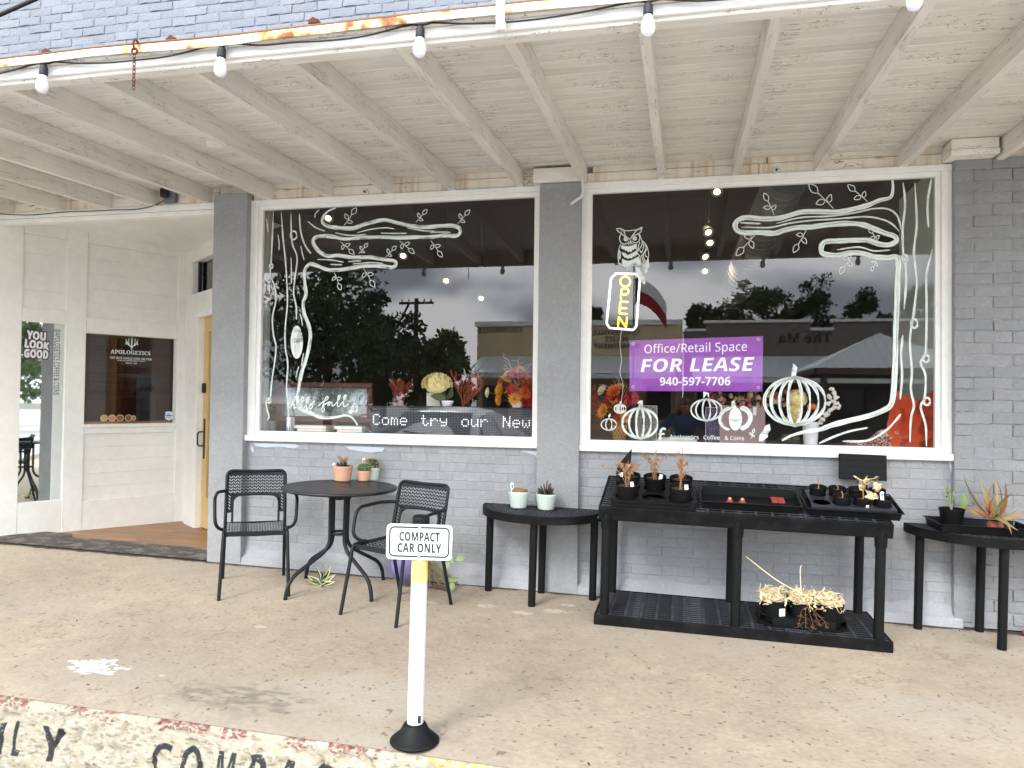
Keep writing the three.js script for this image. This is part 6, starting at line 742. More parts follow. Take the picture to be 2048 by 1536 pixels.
{ // dot matrix sign
  const a = pz(742, 822, -0.08), b = pz(1066, 878, -0.08), w = b.x - a.x + 0.02, h = 0.232, COLS = 104, ROWS = 16, txt = 'Come try our New';
  const F = { C: ['01110', '10001', '10000', '10000', '10000', '10001', '01110'], o: ['00000', '00000', '01110', '10001', '10001', '10001', '01110'], m: ['00000', '00000', '11010', '10101', '10101', '10101', '10101'], e: ['00000', '00000', '01110', '10001', '11111', '10000', '01110'], t: ['01000', '01000', '11100', '01000', '01000', '01001', '00110'], r: ['00000', '00000', '10110', '11001', '10000', '10000', '10000'], y: ['00000', '00000', '10001', '10001', '01111', '00001', '01110'], u: ['00000', '00000', '10001', '10001', '10001', '10011', '01101'], N: ['10001', '11001', '11001', '10101', '10011', '10011', '10001'], w: ['00000', '00000', '10001', '10001', '10101', '10101', '01010'] };
  const on = new Set(); let cx = 1; for (const ch of txt) { if (ch === ' ') { cx += 8; continue; } F[ch].forEach((r, j) => [...r].forEach((v, i) => { if (v === '1') for (const k of [0, 1]) on.add((cx + i) + ',' + (4 + j)); })); cx += 6; }
  const S = 14, draw = (lit) => ctex(COLS * S, ROWS * S, (c, W, H) => { c.fillStyle = lit ? '#000' : '#1b1f24'; c.fillRect(0, 0, W, H); for (let j = 0; j < ROWS; j++) for (let i = 0; i < COLS; i++) { const o = on.has(i + ',' + j); if (lit && !o) continue; c.fillStyle = o ? '#ffffff' : '#7e868c'; c.beginPath(); c.arc((i + 0.5) * S, (j + 0.5) * S, o ? 5.4 : 2.6, 0, 7); c.fill(); } });
  const t = thing('led_sign', 'black dot matrix display with white scrolling text on the ledge', 'sign', [(a.x + b.x) / 2, LY, -0.12]); part('case', bx(-w / 2, w / 2, 0, h, -0.05, 0.03, 0.004), std(hex('#15171a'), 0.5), t); part('screen', new THREE.PlaneGeometry(w - 0.02, h - 0.03).translate(0, h / 2, 0.0315), std(hex('#ffffff'), 0.5, { map: draw(false), emissiveMap: draw(true), emissive: hex('#dfe8ff'), emissiveIntensity: 0.26 }), t);
}
{ // wooden picture frame
  const a = pz(553, 764, -0.2), b = pz(744, 846, -0.2), w = b.x - a.x, h = a.y - b.y, t = thing('picture_frame', 'brown wooden picture frame with grey glass behind hello fall', 'frame', [(a.x + b.x) / 2, b.y, -0.2]), wd = std(hex('#6e3a2c'), 0.5, { map: T.plank }), f = 0.045; part('rail', bx(-w / 2, w / 2, h - f, h, -0.02, 0.015, 0.006), wd, t); part('rail', bx(-w / 2, w / 2, 0, f, -0.02, 0.015, 0.006), wd, t); part('rail', bx(-w / 2, -w / 2 + f, f, h - f, -0.02, 0.014, 0.006), wd, t); part('rail', bx(w / 2 - f, w / 2, f, h - f, -0.02, 0.014, 0.006), wd, t); part('glazing', new THREE.PlaneGeometry(w - 2 * f, h - 2 * f).translate(0, h / 2, 0), std(hex('#8a9291'), 0.06, { metalness: 0.75 }), t); part('stand', bx(-0.1, 0.1, LY - b.y, 0.02, -0.1, -0.025), wd, t);
  const bk = (px0, px1, n, z, lab) => { const x0 = pz(px0, 855, z).x, x1 = pz(px1, 855, z).x, cols = ['#e7e3da', '#c9b6a2', '#ece9e2', '#a8806a', '#d9d7d0']; let y = LY; for (let i = 0; i < n; i++) { const hh = 0.016 + (i % 3) * 0.005, o = thing('book', lab[i], 'book', [(x0 + x1) / 2 + (i % 2 ? 0.008 : -0.006), y, z - 0.09]), W = (x1 - x0) / 2 - (i % 2) * 0.012, cv = std(hex(cols[(i + n) % 5]), 0.6); part('cover', merge([bx(-W, W, 0, 0.003, -0.08, 0.08, 0.001), bx(-W, W, hh - 0.003, hh, -0.08, 0.08, 0.001), bx(-W, -W + 0.003, 0.003, hh - 0.003, -0.08, 0.08, 0.001)]), cv, o); part('pages', bx(-W + 0.004, W - 0.003, 0.0035, hh - 0.0035, -0.077, 0.077, 0.0005), std(hex('#f1ede2'), 0.9), o); y += hh + 0.0005; } };
  bk(588, 652, 3, -0.07, ['bottom book of the left stack under the picture frame', 'middle book of the left stack under the picture frame', 'top book of the left stack under the picture frame']); bk(668, 724, 3, -0.07, ['bottom book of the stack beside the dot matrix sign', 'middle book of the stack beside the dot matrix sign', 'top book of the stack beside the dot matrix sign']);
  const e = thing('blue_box', 'small white and blue carton standing by the left book stack', 'box', ledge(580.5, -0.1).toArray()); part('carton', bx(-0.018, 0.018, 0, 0.13, -0.04, 0.03, 0.002), std(hex('#d5dbe0'), 0.6), e); part('print', bx(-0.014, 0.014, 0.01, 0.05, 0.0305, 0.0315, 0.0003), std(hex('#6f93b4'), 0.6), e);
}
// flowers
function bloom(R, n, layers, flat = 0.5, len = 1) { const lv = leafGeo(R * len, R * 0.42, -0.25), L = []; for (let k = 0; k < layers; k++) for (let i = 0; i < n; i++) { const a = (i + k * 0.5) / n * 6.283, e = 0.1 + k * (1.35 / layers) * (1 - flat) + k * 0.22; L.push(aim(lv, V(0, 0, 0), V(Math.cos(a) * Math.cos(e), Math.sin(e), Math.sin(a) * Math.cos(e)), -a - Math.PI / 2, 1 - k * 0.17)); } return merge(L); }
const pet = (h) => std(hex(h), 0.8);
const FL = { red: pet('#a31c26'), crimson: pet('#b3283c'), orange: pet('#c9611f'), rust: pet('#a5421f'), gold: pet('#d9952c'), cream: pet('#e6dfc3'), yellow: pet('#efe0a2'), peach: pet('#d99a6a') };
const daisy = bloom(0.07, 13, 4), mum = bloom(0.06, 17, 5, 0.2), twigM = std(hex('#b7a98e'), 0.9), leafM = std(hex('#4d5a35'), 0.8), autumn = std(hex('#a87420'), 0.8);
function bouquet(t, list, y0, seed, twigs = 10) { // list: [x, y, z, colour, size, mum?]
  const r = rng(seed), S = [], Lv = [];
  list.forEach(([x, y, z, c, s, m]) => { const d = V(x * 1.2, (y - y0) * 0.4, 0.10 + z).normalize(); part('bloom', aim(m ? mum : daisy, V(x, y, z), d, r() * 6, s), FL[c], t); part('bloom_heart', sphere(x + d.x * 0.02 * s, y + d.y * 0.02 * s, z + d.z * 0.02 * s, 0.012 * s, 8, 6), c === 'cream' ? FL.gold : FL.rust, t); S.push(tube([V(0, y0, -0.03), V(x * 0.5, lerp(y0, y, 0.6), z * 0.4 - 0.02), V(x, y, z)], 0.003, 8, 5)); });
  for (let i = 0; i < 26; i++) { const a = r() * 6.28; Lv.push(aim(leafGeo(0.07, 0.035, 0.4), V(Math.cos(a) * 0.05, y0 + 0.02 + r() * 0.16, Math.sin(a) * 0.04), V(Math.cos(a), 0.3 * (r() - 0.3), Math.sin(a)), r() * 6, 0.6 + r() * 0.7)); }
  part('stems', merge(S), leafM, t); part('foliage', merge(Lv), autumn, t); if (twigs) { const W = []; for (let i = 0; i < twigs; i++) { const a = r() * 6.28, q = V(Math.cos(a) * 0.12, y0 + 0.22 + r() * 0.12, 0.03 * Math.sin(a)); W.push(tube([V(0, y0 + 0.1, 0), V(q.x * 0.6, q.y - 0.04, q.z), q, V(q.x + (r() - 0.5) * 0.1, q.y - 0.02 + r() * 0.05, q.z + 0.03)], 0.0013, 14, 4)); } part('curly_twigs', merge(W), twigM, t); }
}
{ // left window, on top of the dot matrix sign and beside it
  const top = LY + 0.2325, at = (px, py, z) => pz(px, py, z);
  let o = at(1035, 820, -0.13), t = thing('bouquet', 'red orange and cream autumn bouquet in a white pot above the dot matrix sign', 'flowers', [o.x, top, -0.13]); part('pot', potShape(0.04, 0.05, 0.05), M.whitePlastic, t);
  const loc = (px, py, z) => { const p = at(px, py, -0.13 + z); return [p.x - o.x, p.y - top, z]; };
  bouquet(t, [[...loc(1050, 762, 0.02), 'red', 1.1], [...loc(1033, 750, -0.02), 'crimson', 1.1], [...loc(1016, 752, -0.03), 'peach', 0.9, 1], [...loc(1026, 782, 0.04), 'crimson', 0.9], [...loc(1003, 782, 0.03), 'gold', 1], [...loc(1050, 785, 0.05), 'orange', 1, 1], [...loc(1060, 778, 0.03), 'rust', 1], [...loc(1030, 798, 0.06), 'gold', 0.8], [...loc(978, 785, 0.05), 'cream', 0.75, 1], [...loc(1005, 765, 0), 'rust', 0.9, 1], [...loc(1053, 802, 0.03), 'red', 0.9], [...loc(1040, 742, -0.03), 'peach', 0.8, 1], [...loc(1000, 800, 0.05), 'gold', 0.7]], 0.05, 61, 12);
  o = at(895, 818, -0.13); t = thing('hydrangea', 'yellow hydrangea in a small white pot above the dot matrix sign', 'flowers', [o.x, top, -0.13]); part('pot', potShape(0.035, 0.045, 0.045), M.whitePlastic, t); const r = rng(5), fl = bloom(0.022, 5, 1, 0.9), G = []; for (let i = 0; i < 150; i++) { const a = r() * 6.28, e = Math.asin(r() * 1.2 - 0.2), q = V(Math.cos(a) * Math.cos(e) * 0.115, Math.sin(e) * 0.085, Math.sin(a) * Math.cos(e) * 0.08); G.push(aim(fl, q.clone().add(V(-0.085, 0.17, 0.01)), q, r() * 6, 0.9 + r() * 0.4)); } part('blossom', merge(G), FL.yellow, t); part('core', blob(0.1, 0.07, 0.07, 0.15, 3).translate(-0.085, 0.17, 0.01), FL.yellow, t); part('stem', tube([V(0, 0.03, 0), V(-0.02, 0.09, 0), V(-0.07, 0.14, 0)], 0.006, 10, 6), leafM, t); part('leaf', merge([aim(leafGeo(0.12, 0.07, 0.3), V(-0.01, 0.06, 0.02), V(-1, 0.25, 0.3), 0.5), aim(leafGeo(0.1, 0.06, 0.3), V(0, 0.06, 0), V(0.5, 0.7, 0.2), 1)]), leafM, t);
  o = at(870, 818, -0.16); t = thing('marble_card', 'white marbled card standing behind the yellow hydrangea', 'card', [o.x, top, -0.18]); part('card', new THREE.ExtrudeGeometry(new THREE.Shape([[-0.075, 0], [-0.078, 0.105], [-0.015, 0.105], [-0.025, 0.07], [0.0, 0.055], [0.02, 0.07], [0.028, 0.055], [0.04, 0.0]].map((p) => new THREE.Vector2(...p))), { depth: 0.004, bevelEnabled: false }), std(hex('#dcd6cd'), 0.5, { map: T.mottle }), t);
  const coral = (name, lab, px, py, z, h, seed, y = top) => { const q = at(px, py, z), u = thing(name, lab, 'foliage', [q.x, y, z]), rr = rng(seed), A = []; const grow = (p, d, L, k) => { const e = p.clone().addScaledVector(d, L); A.push(cyl(p, e, 0.0045 * (0.5 + k * 0.17), 0.003, 5)); if (k > 0) for (let i = 0; i < 3; i++) grow(p.clone().lerp(e, 0.45 + i * 0.27), d.clone().add(V((rr() - 0.5) * 1.5, 0.15 + rr() * 0.3, (rr() - 0.5) * 0.8)).normalize(), L * 0.58, k - 1); }; for (let i = 0; i < 5; i++) grow(V(0, 0, 0), V((i - 2) * 0.3 + (seed % 2 ? 0.5 : 0), 1, (rr() - 0.5) * 0.4).normalize(), h * 0.55, 4); part('branches', merge(A), std(hex('#8f3a28'), 0.85), u); };
  coral('red_foliage', 'rust red coral like foliage spray beside the yellow hydrangea', 925, 818, -0.2, 0.26, 71); coral('red_foliage', 'rust red coral like foliage low beside the bare branch', 800, 820, -0.3, 0.2, 74);
  o = at(786, 820, -0.36); t = thing('driftwood_branch', 'bare forked branch standing behind the dot matrix sign', 'branch', [o.x, LY, -0.36]); part('limb', merge([tube([V(0, 0, 0), V(0.01, 0.2, 0), V(0.03, 0.36, 0), V(0.05, 0.44, 0)], 0.016, 16, 7), tube([V(0.03, 0.34, 0), V(0.0, 0.42, 0.01), V(-0.03, 0.44, 0)], 0.011, 10, 6), tube([V(0.04, 0.4, 0), V(0.09, 0.42, 0.01)], 0.009, 8, 6)]), std(hex('#8c7a60'), 0.9), t);
  o = at(543, 850, -0.3); t = thing('bouquet', 'faded pink and cream bouquet at the far left of the window ledge', 'flowers', [o.x, LY, -0.3]); part('pot', potShape(0.035, 0.045, 0.09), M.palePot, t); bouquet(t, [[-0.02, 0.32, 0.02, 'peach', 0.7, 1], [0.05, 0.28, 0.03, 'crimson', 0.5], [0.0, 0.24, 0.05, 'cream', 0.7, 1], [0.07, 0.34, 0, 'peach', 0.7], [-0.05, 0.25, 0.02, 'gold', 0.6]], 0.09, 63, 4);
}
{ // right window
  const at = (px, py, z) => pz(px, py, z); let o = at(1238, 876, -0.13), t = thing('basket_bouquet', 'red gold and cream autumn bouquet in a woven gold basket', 'flowers', [o.x, RY, -0.13]);
  const bk = lathe([[0, 0], [0.04, 0], [0.055, 0.12], [0.058, 0.13], [0.05, 0.125]], 24); part('basket', bk, std(hex('#7b4a2b'), 0.7), t); const W = []; for (let i = 0; i < 14; i++) for (const s of [-1, 1]) { const pts = []; for (let k = 0; k <= 6; k++) { const a = i / 14 * 6.283 + s * k * 0.22, rr = lerp(0.0415, 0.0565, k / 6); pts.push(V(Math.cos(a) * rr, k * 0.02 + 0.004, Math.sin(a) * rr)); } W.push(tube(pts, 0.0028, 8, 4)); } part('weave', merge(W), std(hex('#b08a4e'), 0.6), t);
  const loc = (px, py, z) => { const p = at(px, py, -0.13 + z); return [p.x - o.x, p.y - RY, z]; };
  bouquet(t, [[...loc(1206, 782, 0.02), 'cream', 0.85, 1], [...loc(1229, 784, 0.02), 'orange', 0.95], [...loc(1190, 780, 0), 'rust', 0.85, 1], [...loc(1193, 800, 0.02), 'red', 1], [...loc(1225, 800, 0.03), 'red', 1.05], [...loc(1262, 796, 0.03), 'crimson', 1], [...loc(1208, 822, 0.05), 'gold', 0.95], [...loc(1236, 815, 0.05), 'rust', 0.8, 1], [...loc(1240, 775, -0.02), 'peach', 0.7, 1], [...loc(1250, 805, 0.05), 'red', 0.8], [...loc(1196, 812, 0.04), 'crimson', 0.8], [...loc(1235, 838, 0.05), 'rust', 0.7], [...loc(1250, 835, 0.06), 'gold', 0.7]], 0.13, 65, 12);
  const board = (lab, x0, y0, x1, y1, z, seed, base) => { const a = at(x0, y0, z), b = at(x1, y1, z), w = b.x - a.x, h = a.y - RY, u = thing('art_print', lab, 'print', [(a.x + b.x) / 2, RY, z]); part('board', bx(-w / 2, w / 2, 0, h, -0.012, 0, 0.002), std(hex('#d8d5cc'), 0.7), u); part('print', new THREE.PlaneGeometry(w - 0.006, h - 0.006).translate(0, h / 2, 0.0015), std(hex('#ffffff'), 0.6, { map: dtex(128, 160, (p, q) => { const n = fbm(p * 9, q * 9, 4, 9, seed), m = fbm(p * 30, q * 30, 2, 30, seed + 3); return base.map((c, i) => c * (0.6 + 0.8 * n) + (m > 0.66 ? 0.25 : 0) * (i === 1 ? 0.7 : 1)); }) }), u); };
  board('green and violet flower painting leaning behind the bold pumpkin', 1277, 811, 1314, 872, -0.22, 601, [0.36, 0.42, 0.36]); board('dark violet flower painting beside the pink box', 1411, 814, 1440, 884, -0.24, 603, [0.25, 0.22, 0.32]);
  o = at(1484, 880, -0.24); const b0 = at(1437, 813, -0.24), b1 = at(1531, 813, -0.24), hh = b0.y - RY, ww = b1.x - b0.x; t = thing('pink_box', 'tall dusty pink box behind the solid white pumpkin', 'box', [(b0.x + b1.x) / 2, RY, -0.24]); part('carton', bx(-ww / 2, ww / 2, 0, hh, -0.2, 0, 0.004), std(hex('#b79a9b'), 0.7, { map: T.mottle }), t); part('lid', bx(-ww / 2 - 0.004, ww / 2 + 0.004, hh + 0.001, hh + 0.008, -0.204, 0.004, 0.002), std(hex('#c2a8ab'), 0.7), t); part('white_tag', bx(-0.012, 0.012, -0.03, 0.03, 0.0005, 0.002).translate(0.09, hh - 0.03, 0), tagMat, t);
  { const u = thing('tulip_garland', 'garland of cream and pink tulips lying on the pink box', 'flowers', [(b0.x + b1.x) / 2 + 0.06, RY + hh + 0.009, -0.3]), r = rng(88), bud = lathe([[0, 0], [0.013, 0.01], [0.016, 0.025], [0.010, 0.045], [0, 0.05]], 8), A = [], B = [], C = []; for (let i = 0; i < 70; i++) { const q = V((r() - 0.5) * 0.55, 0.02 + r() * 0.09, (r() - 0.3) * 0.12), d = V(r() - 0.5, -0.2 - r(), 0.5 + r()); (r() < 0.55 ? A : B).push(aim(bud, q, d, 0, 0.9 + r() * 0.4)); C.push(aim(leafGeo(0.06, 0.02, 0.4), q, V(r() - 0.5, r() - 0.6, r() - 0.2), r() * 6, 1)); } part('cream_tulips', merge(A), std(hex('#c9b78b'), 0.7), u); part('pink_tulips', merge(B), std(hex('#b8606a'), 0.7), u); part('leaves', merge(C), leafM, u); part('vine', tube([V(-0.28, 0.015, 0), V(0, 0.02, 0.02), V(0.28, 0.015, 0)], 0.012, 20, 6), leafM, u); }
  o = at(1621, 884, -0.14); t = thing('flower_vase', 'white vase with yellow hydrangea cotton stems and a small pumpkin pick', 'flowers', [o.x, RY, -0.14]); part('vase', lathe([[0, 0], [0.042, 0], [0.046, 0.02], [0.052, 0.11], [0.056, 0.17], [0.052, 0.17], [0.046, 0.1]], 24), M.whitePlastic, t);
  const lo = (px, py, z) => { const p = at(px, py, -0.14 + z); return V(p.x - o.x, p.y - RY, z); }, r = rng(91), fl = bloom(0.02, 5, 1, 0.9), G = []; for (const [px, py, R0] of [[1594, 798, 0.07], [1590, 822, 0.05], [1585, 838, 0.035]]) { const c = lo(px, py, 0.03); for (let i = 0; i < 60; i++) { const a = r() * 6.28, e = Math.asin(r() * 2 - 1), q = V(Math.cos(a) * Math.cos(e), Math.sin(e), Math.sin(a) * Math.cos(e)); G.push(aim(fl, c.clone().addScaledVector(q, R0 * 0.85), q, r() * 6, 0.9 + r() * 0.4)); } G.push(blob(R0 * 0.8, R0 * 0.8, R0 * 0.7, 0.1, 2, 2).translate(c.x, c.y, c.z)); } part('hydrangea', merge(G), FL.yellow, t);
  const cot = [], stm = [], cal = []; for (const [px, py] of [[1662, 778], [1668, 786], [1658, 794], [1664, 802], [1672, 806], [1668, 815], [1660, 820], [1656, 808], [1672, 796], [1650, 830], [1644, 838], [1655, 826], [1640, 845], [1676, 814]]) { const q = lo(px, py, 0.02 * (r() - 0.5)); for (let k = 0; k < 4; k++) cot.push(blob(0.013, 0.012, 0.012, 0.25, k, 1).translate(q.x + (r() - 0.5) * 0.018, q.y + (r() - 0.5) * 0.016, q.z + 0.008)); cal.push(aim(leafGeo(0.03, 0.02, 0.2), q, V(r() - 0.5, -0.6, 0.2), r() * 6), sphere(q.x, q.y - 0.012, q.z - 0.004, 0.010, 6, 5)); } stm.push(tube([V(0.01, 0.12, 0), lo(1645, 835, 0), lo(1660, 805, 0), lo(1664, 778, 0)], 0.004, 20, 5), tube([V(0.01, 0.12, 0), lo(1640, 845, 0), lo(1670, 812, 0)], 0.004, 14, 5), tube([V(-0.01, 0.12, 0), lo(1605, 830, 0), lo(1594, 798, 0.02)], 0.005, 14, 5), tube([V(0, 0.12, 0), lo(1620, 830, 0.02), lo(1625, 815, 0.03)], 0.004, 10, 5)); part('cotton', merge(cot), std(hex('#e2ded6'), 0.95), t); part('calyx', merge(cal), std(hex('#3c3028'), 0.9), t); part('stems', merge(stm), std(hex('#4a3b2d'), 0.9), t);
  { const g = new THREE.SphereGeometry(0.028, 24, 12), p = g.attributes.position; for (let i = 0; i < p.count; i++) { const a = Math.atan2(p.getZ(i), p.getX(i)), k = 1 + 0.08 * Math.cos(a * 8); p.setXYZ(i, p.getX(i) * k * 1.15, p.getY(i) * 0.8, p.getZ(i) * k * 1.15); } g.computeVertexNormals(); const q = lo(1624, 813, 0.04); part('small_pumpkin', g.translate(q.x, q.y, q.z), std(hex('#cf6a1e'), 0.55), t); }
  // folded cloths
  const cloth = (lab, name, pts, amp, mat, seed, z0, d) => { const u = thing(name, lab, 'cloth'), N = 36, K = 22, P = [], I = []; for (let j = 0; j <= K; j++) for (let i = 0; i <= N; i++) { const a = i / N, b = j / K, top = at(lerp(pts[0][0], pts[1][0], a), pts[4](a), z0), x = lerp(lerp(at(pts[3][0], 880, z0).x, at(pts[2][0], 880, z0).x, a), top.x, b), y = lerp(RY + 0.004, top.y, b), f = fbm(a * 6 + seed, b * 5, 4, 512, seed) - 0.5; P.push(x, y + (b > 0.05 ? f * amp * 0.3 : 0), z0 + d * (1 - b) * 0.9 + f * amp); if (i < N && j < K) { const e = j * (N + 1) + i; I.push(e, e + 1, e + N + 2, e, e + N + 2, e + N + 1); } } const g = new THREE.BufferGeometry(); g.setAttribute('position', new THREE.Float32BufferAttribute(P, 3)); g.setIndex(I); g.computeVertexNormals(); part('folds', uvm(g), mat, u); return u; };
  cloth('large rumpled orange red fabric heaped in the window corner', 'orange_fabric', [[1790, 780], [1872, 776], [1878, 890], [1758, 890], (a) => 778 + 26 * Math.sin(a * 3.1) - 6 * a], 0.16, std(hex('#dd5524'), 0.9, { map: T.mottle }), 21, -0.30, 0.14);
  cloth('red and white speckled throw folded on the ledge', 'speckled_throw', [[1712, 872], [1796, 858], [1808, 892], [1680, 892], (a) => 880 - 24 * a + 6 * Math.sin(a * 8)], 0.05, std(hex('#ffffff'), 0.95, { map: dtex(256, 256, (u, v) => { const n = fbm(u * 60, v * 60, 2, 60, 611), b = fbm(u * 4, v * 4, 3, 4, 613); return b > 0.5 ? (n > 0.62 ? [0.8, 0.75, 0.7] : [0.48, 0.14, 0.12]) : (n > 0.45 ? [0.78, 0.74, 0.68] : [0.5, 0.4, 0.36]); }, { size: [0.3, 0.3] }) }), 25, -0.20, 0.06);
  { const q = at(1352, 878, -0.12); let y = RY; for (const [h, w, c, lab] of [[0.022, 0.15, '#e8e6e0', 'thick white book lying under the shop name'], [0.014, 0.13, '#cfd4d6', 'thin grey book on top of the white one under the shop name']]) { const u = thing('book', lab, 'book', [q.x, y, -0.2]); part('cover', merge([bx(-w, w, 0, 0.003, -0.08, 0.08, 0.001), bx(-w, w, h - 0.003, h, -0.08, 0.08, 0.001), bx(-w, -w + 0.003, 0.003, h - 0.003, -0.08, 0.08, 0.001)]), std(hex(c), 0.6), u); part('pages', bx(-w + 0.004, w - 0.003, 0.0035, h - 0.0035, -0.077, 0.077, 0.0005), std(hex('#f1ede2'), 0.9), u); y += h + 0.0005; } }
  { const q = at(1580, 885, -0.2), u = thing('moss_pot', 'low dark stone bowl with moss behind the painted root', 'bowl', [q.x, RY, -0.2]); part('bowl', lathe([[0, 0], [0.05, 0], [0.085, 0.035], [0.088, 0.045], [0.07, 0.04]], 24), std(hex('#3b433f'), 0.8), u); part('moss', blob(0.07, 0.03, 0.06, 0.4, 6).translate(0, 0.045, 0), std(hex('#54603a'), 1), u); }
  { const u = thing('wooden_crate', 'brown wooden crate standing inside the left end of the banner window', 'crate', [pz(1203, 860, -0.35).x, RY, -0.35]), wd = std(hex('#7a5f48'), 0.8, { map: T.plank }); for (let i = 0; i < 4; i++) part('slat', bx(-0.13, 0.10, 0.005 + i * 0.065, 0.062 + i * 0.065, -0.008, 0.008, 0.002), wd, u); part('post', bx(-0.13, -0.11, 0, 0.27, -0.03, -0.009, 0.002), wd, u); part('post', bx(0.08, 0.10, 0, 0.27, -0.03, -0.009, 0.002), wd, u); part('side', bx(-0.13, -0.115, 0, 0.26, -0.28, -0.031, 0.002), wd, u); part('side', bx(0.085, 0.10, 0, 0.26, -0.28, -0.031, 0.002), wd, u); }
}
// ---------------------------------------------------------------- across the street: seen in the glass
const streetY = (x) => -0.27 + SX * clamp(x, -12, 12);
const mz = (px, py, z) => { const p = pz(px, py, 0), k = (5.5 + z) / 5.5; return V(p.x * k, 1.4 + (p.y - 1.4) * k, z); };   // what a pixel of the pane mirrors at the distance z
{
  const tan = std(hex('#d3be98'), 0.9, { map: T.mottle }), dark = std(hex('#77716b'), 0.9, { map: T.mottle }), coping = std(hex('#e0e0dc'), 0.7), metal = std(hex('#d5dada'), 0.5, { metalness: 0.1 }), gl = std(hex('#15181b'), 0.12), Z = 31;
  const awning = (t, x0, x1, y1, y0, z1, z0) => { const n = Math.round((x1 - x0) / 0.42), L = Math.hypot(z1 - z0, y1 - y0), a = Math.atan2(y1 - y0, z1 - z0); const g = sub('awning', t); part('sheet', bx(x0, x1, -0.02, 0, 0, L, 0.002).rotateX(Math.PI - a).translate(0, y1, z1), metal, g); for (let i = 0; i <= n; i++) { const x = lerp(x0, x1, i / n); part('seam', bx(x - 0.02, x + 0.02, -0.05, 0.03, 0, L, 0.004).rotateX(Math.PI - a).translate(0, y1 + 0.01, z1), metal, g); } part('valance', bx(x0, x1, y0 - 0.22, y0 - 0.02, z0 - 0.03, z0, 0.004), metal, g); for (const x of [x0 + 0.1, (x0 + x1) / 2, x1 - 0.1]) part('post', bx(x - 0.06, x + 0.06, streetY(x), y0 - 0.05, z0 + 0.1, z0 + 0.22, 0.005), std(hex('#6d675e'), 0.8), g); };
  const front = (t, x0, x1, z, n) => { for (let i = 0; i < n; i++) { const x = lerp(x0, x1, (i + 0.5) / n), w = (x1 - x0) / n * 0.34, f = part('window', bx(x - w, x + w, 0.5, 2.1, z - 0.06, z - 0.005, 0.004), std(hex('#6b6258'), 0.7), t); part('pane', new THREE.PlaneGeometry(2 * w - 0.12, 1.45).rotateY(Math.PI).translate(x, 1.3, z - 0.065), gl, f); } };
  { const t = thing('office_building', 'tan flat roofed office building across the street with dark lettering', 'building'), x0 = mz(955, 640, Z).x, x1 = mz(1365, 640, Z).x, H = mz(1270, 640, Z).y; part('wall', bx(x0, x1, -0.6, H - 0.25, Z, Z + 11, 0.01), tan, t); part('coping', bx(x0 - 0.1, x1, H - 0.25, H, Z - 0.12, Z + 11, 0.01), coping, t); const c = std(hex('#2a2622'), 0.8), put = (s, px, py, sz) => { const q = mz(px, py, Z - 0.03); part('lettering', textGeo(s, sz).rotateY(Math.PI).translate(q.x, q.y, Z - 0.03), c, t); }; put('COLLINSVILLE', 1233, 664, 0.24); put('POLICE', 1233, 678, 0.24); put('DEPARTMENT', 1233, 692, 0.24); put('COLLINSVILLE', 1000, 660, 0.24); awning(t, x0 + 0.3, x1 - 0.3, 3.5, 2.6, Z, Z - 2.8); front(t, x0, x1, Z, 5); }
  { const t = thing('shop_building', 'dark flat roofed shop row across the street with stepped pale parapet', 'building'), x0 = mz(1368, 640, Z).x, x1 = x0 + 17, H = mz(1500, 640, Z).y; part('wall', bx(x0, x1, -0.6, H - 0.45, Z + 0.05, Z + 11, 0.01), dark, t); let up = false; const xs = [1368, 1412, 1622, 1668].map((p) => mz(p, 640, Z).x).concat([x1]); for (let i = 0; i < 4; i++) { const lo = i % 2 === 0, h = H - (lo ? 0.38 : 0); if (!lo) part('parapet', bx(xs[i], xs[i + 1], H - 0.45, h - 0.13, Z + 0.05, Z + 0.4, 0.005), dark, t); part('coping', bx(xs[i] - (lo ? 0 : 0.1), xs[i + 1] + (lo ? 0 : 0.1), h - 0.13, h, Z - 0.06, Z + 0.45, 0.01), coping, t); } const q = mz(1610, 675, Z); part('lettering', textGeo('The Ma', 0.45, fontS).rotateY(Math.PI).translate(q.x, q.y, Z + 0.02), std(hex('#2a2622'), 0.8), t); awning(t, x0 + 0.4, x1 - 0.3, 3.5, 2.45, Z, Z - 3); front(t, x0, x1, Z + 0.05, 6); }
  { // pavilion
    const c = mz(1760, 680, 21), t = thing('pavilion', 'open pavilion with a hipped ribbed metal roof', 'pavilion', [c.x, streetY(c.x), 21]), ye = mz(1700, 742, 21).y - streetY(c.x), yp = mz(1755, 668, 21).y - streetY(c.x), W = 2.35, wood = std(hex('#5d5146'), 0.8); const face = (k) => { const P = [[-W, ye, -W], [W, ye, -W], [0, yp, 0]].map((p) => V(...p).applyAxisAngle(V(0, 1, 0), k * Math.PI / 2)); const g = new THREE.BufferGeometry(); g.setAttribute('position', new THREE.Float32BufferAttribute(P.flatMap((p) => p.toArray()), 3)); g.computeVertexNormals(); const f = part('roof_face', uvm(g), metal, t); for (let i = 1; i < 16; i++) { const u = i / 8 - 1, a = V(u * W, ye + 0.02, -W), b = V(u * W, lerp(yp, ye, Math.abs(u)) + 0.02, -W * Math.abs(u)); part('rib', cyl(a.applyAxisAngle(V(0, 1, 0), k * Math.PI / 2), b.applyAxisAngle(V(0, 1, 0), k * Math.PI / 2), 0.03, 0.03, 5), metal, f); } }; for (let k = 0; k < 4; k++) { face(k); part('eave_board', bx(-W, W, ye - 0.16, ye - 0.005, -W, -W + 0.05, 0.004).rotateY(k * Math.PI / 2), wood, t); } for (const [a, b] of [[-1, -1], [1, -1], [1, 1], [-1, 1]]) part('post', bx(a * 2.05 - 0.09, a * 2.05 + 0.09, 0, ye - 0.1, b * 2.05 - 0.09, b * 2.05 + 0.09, 0.006), wood, t);
  }
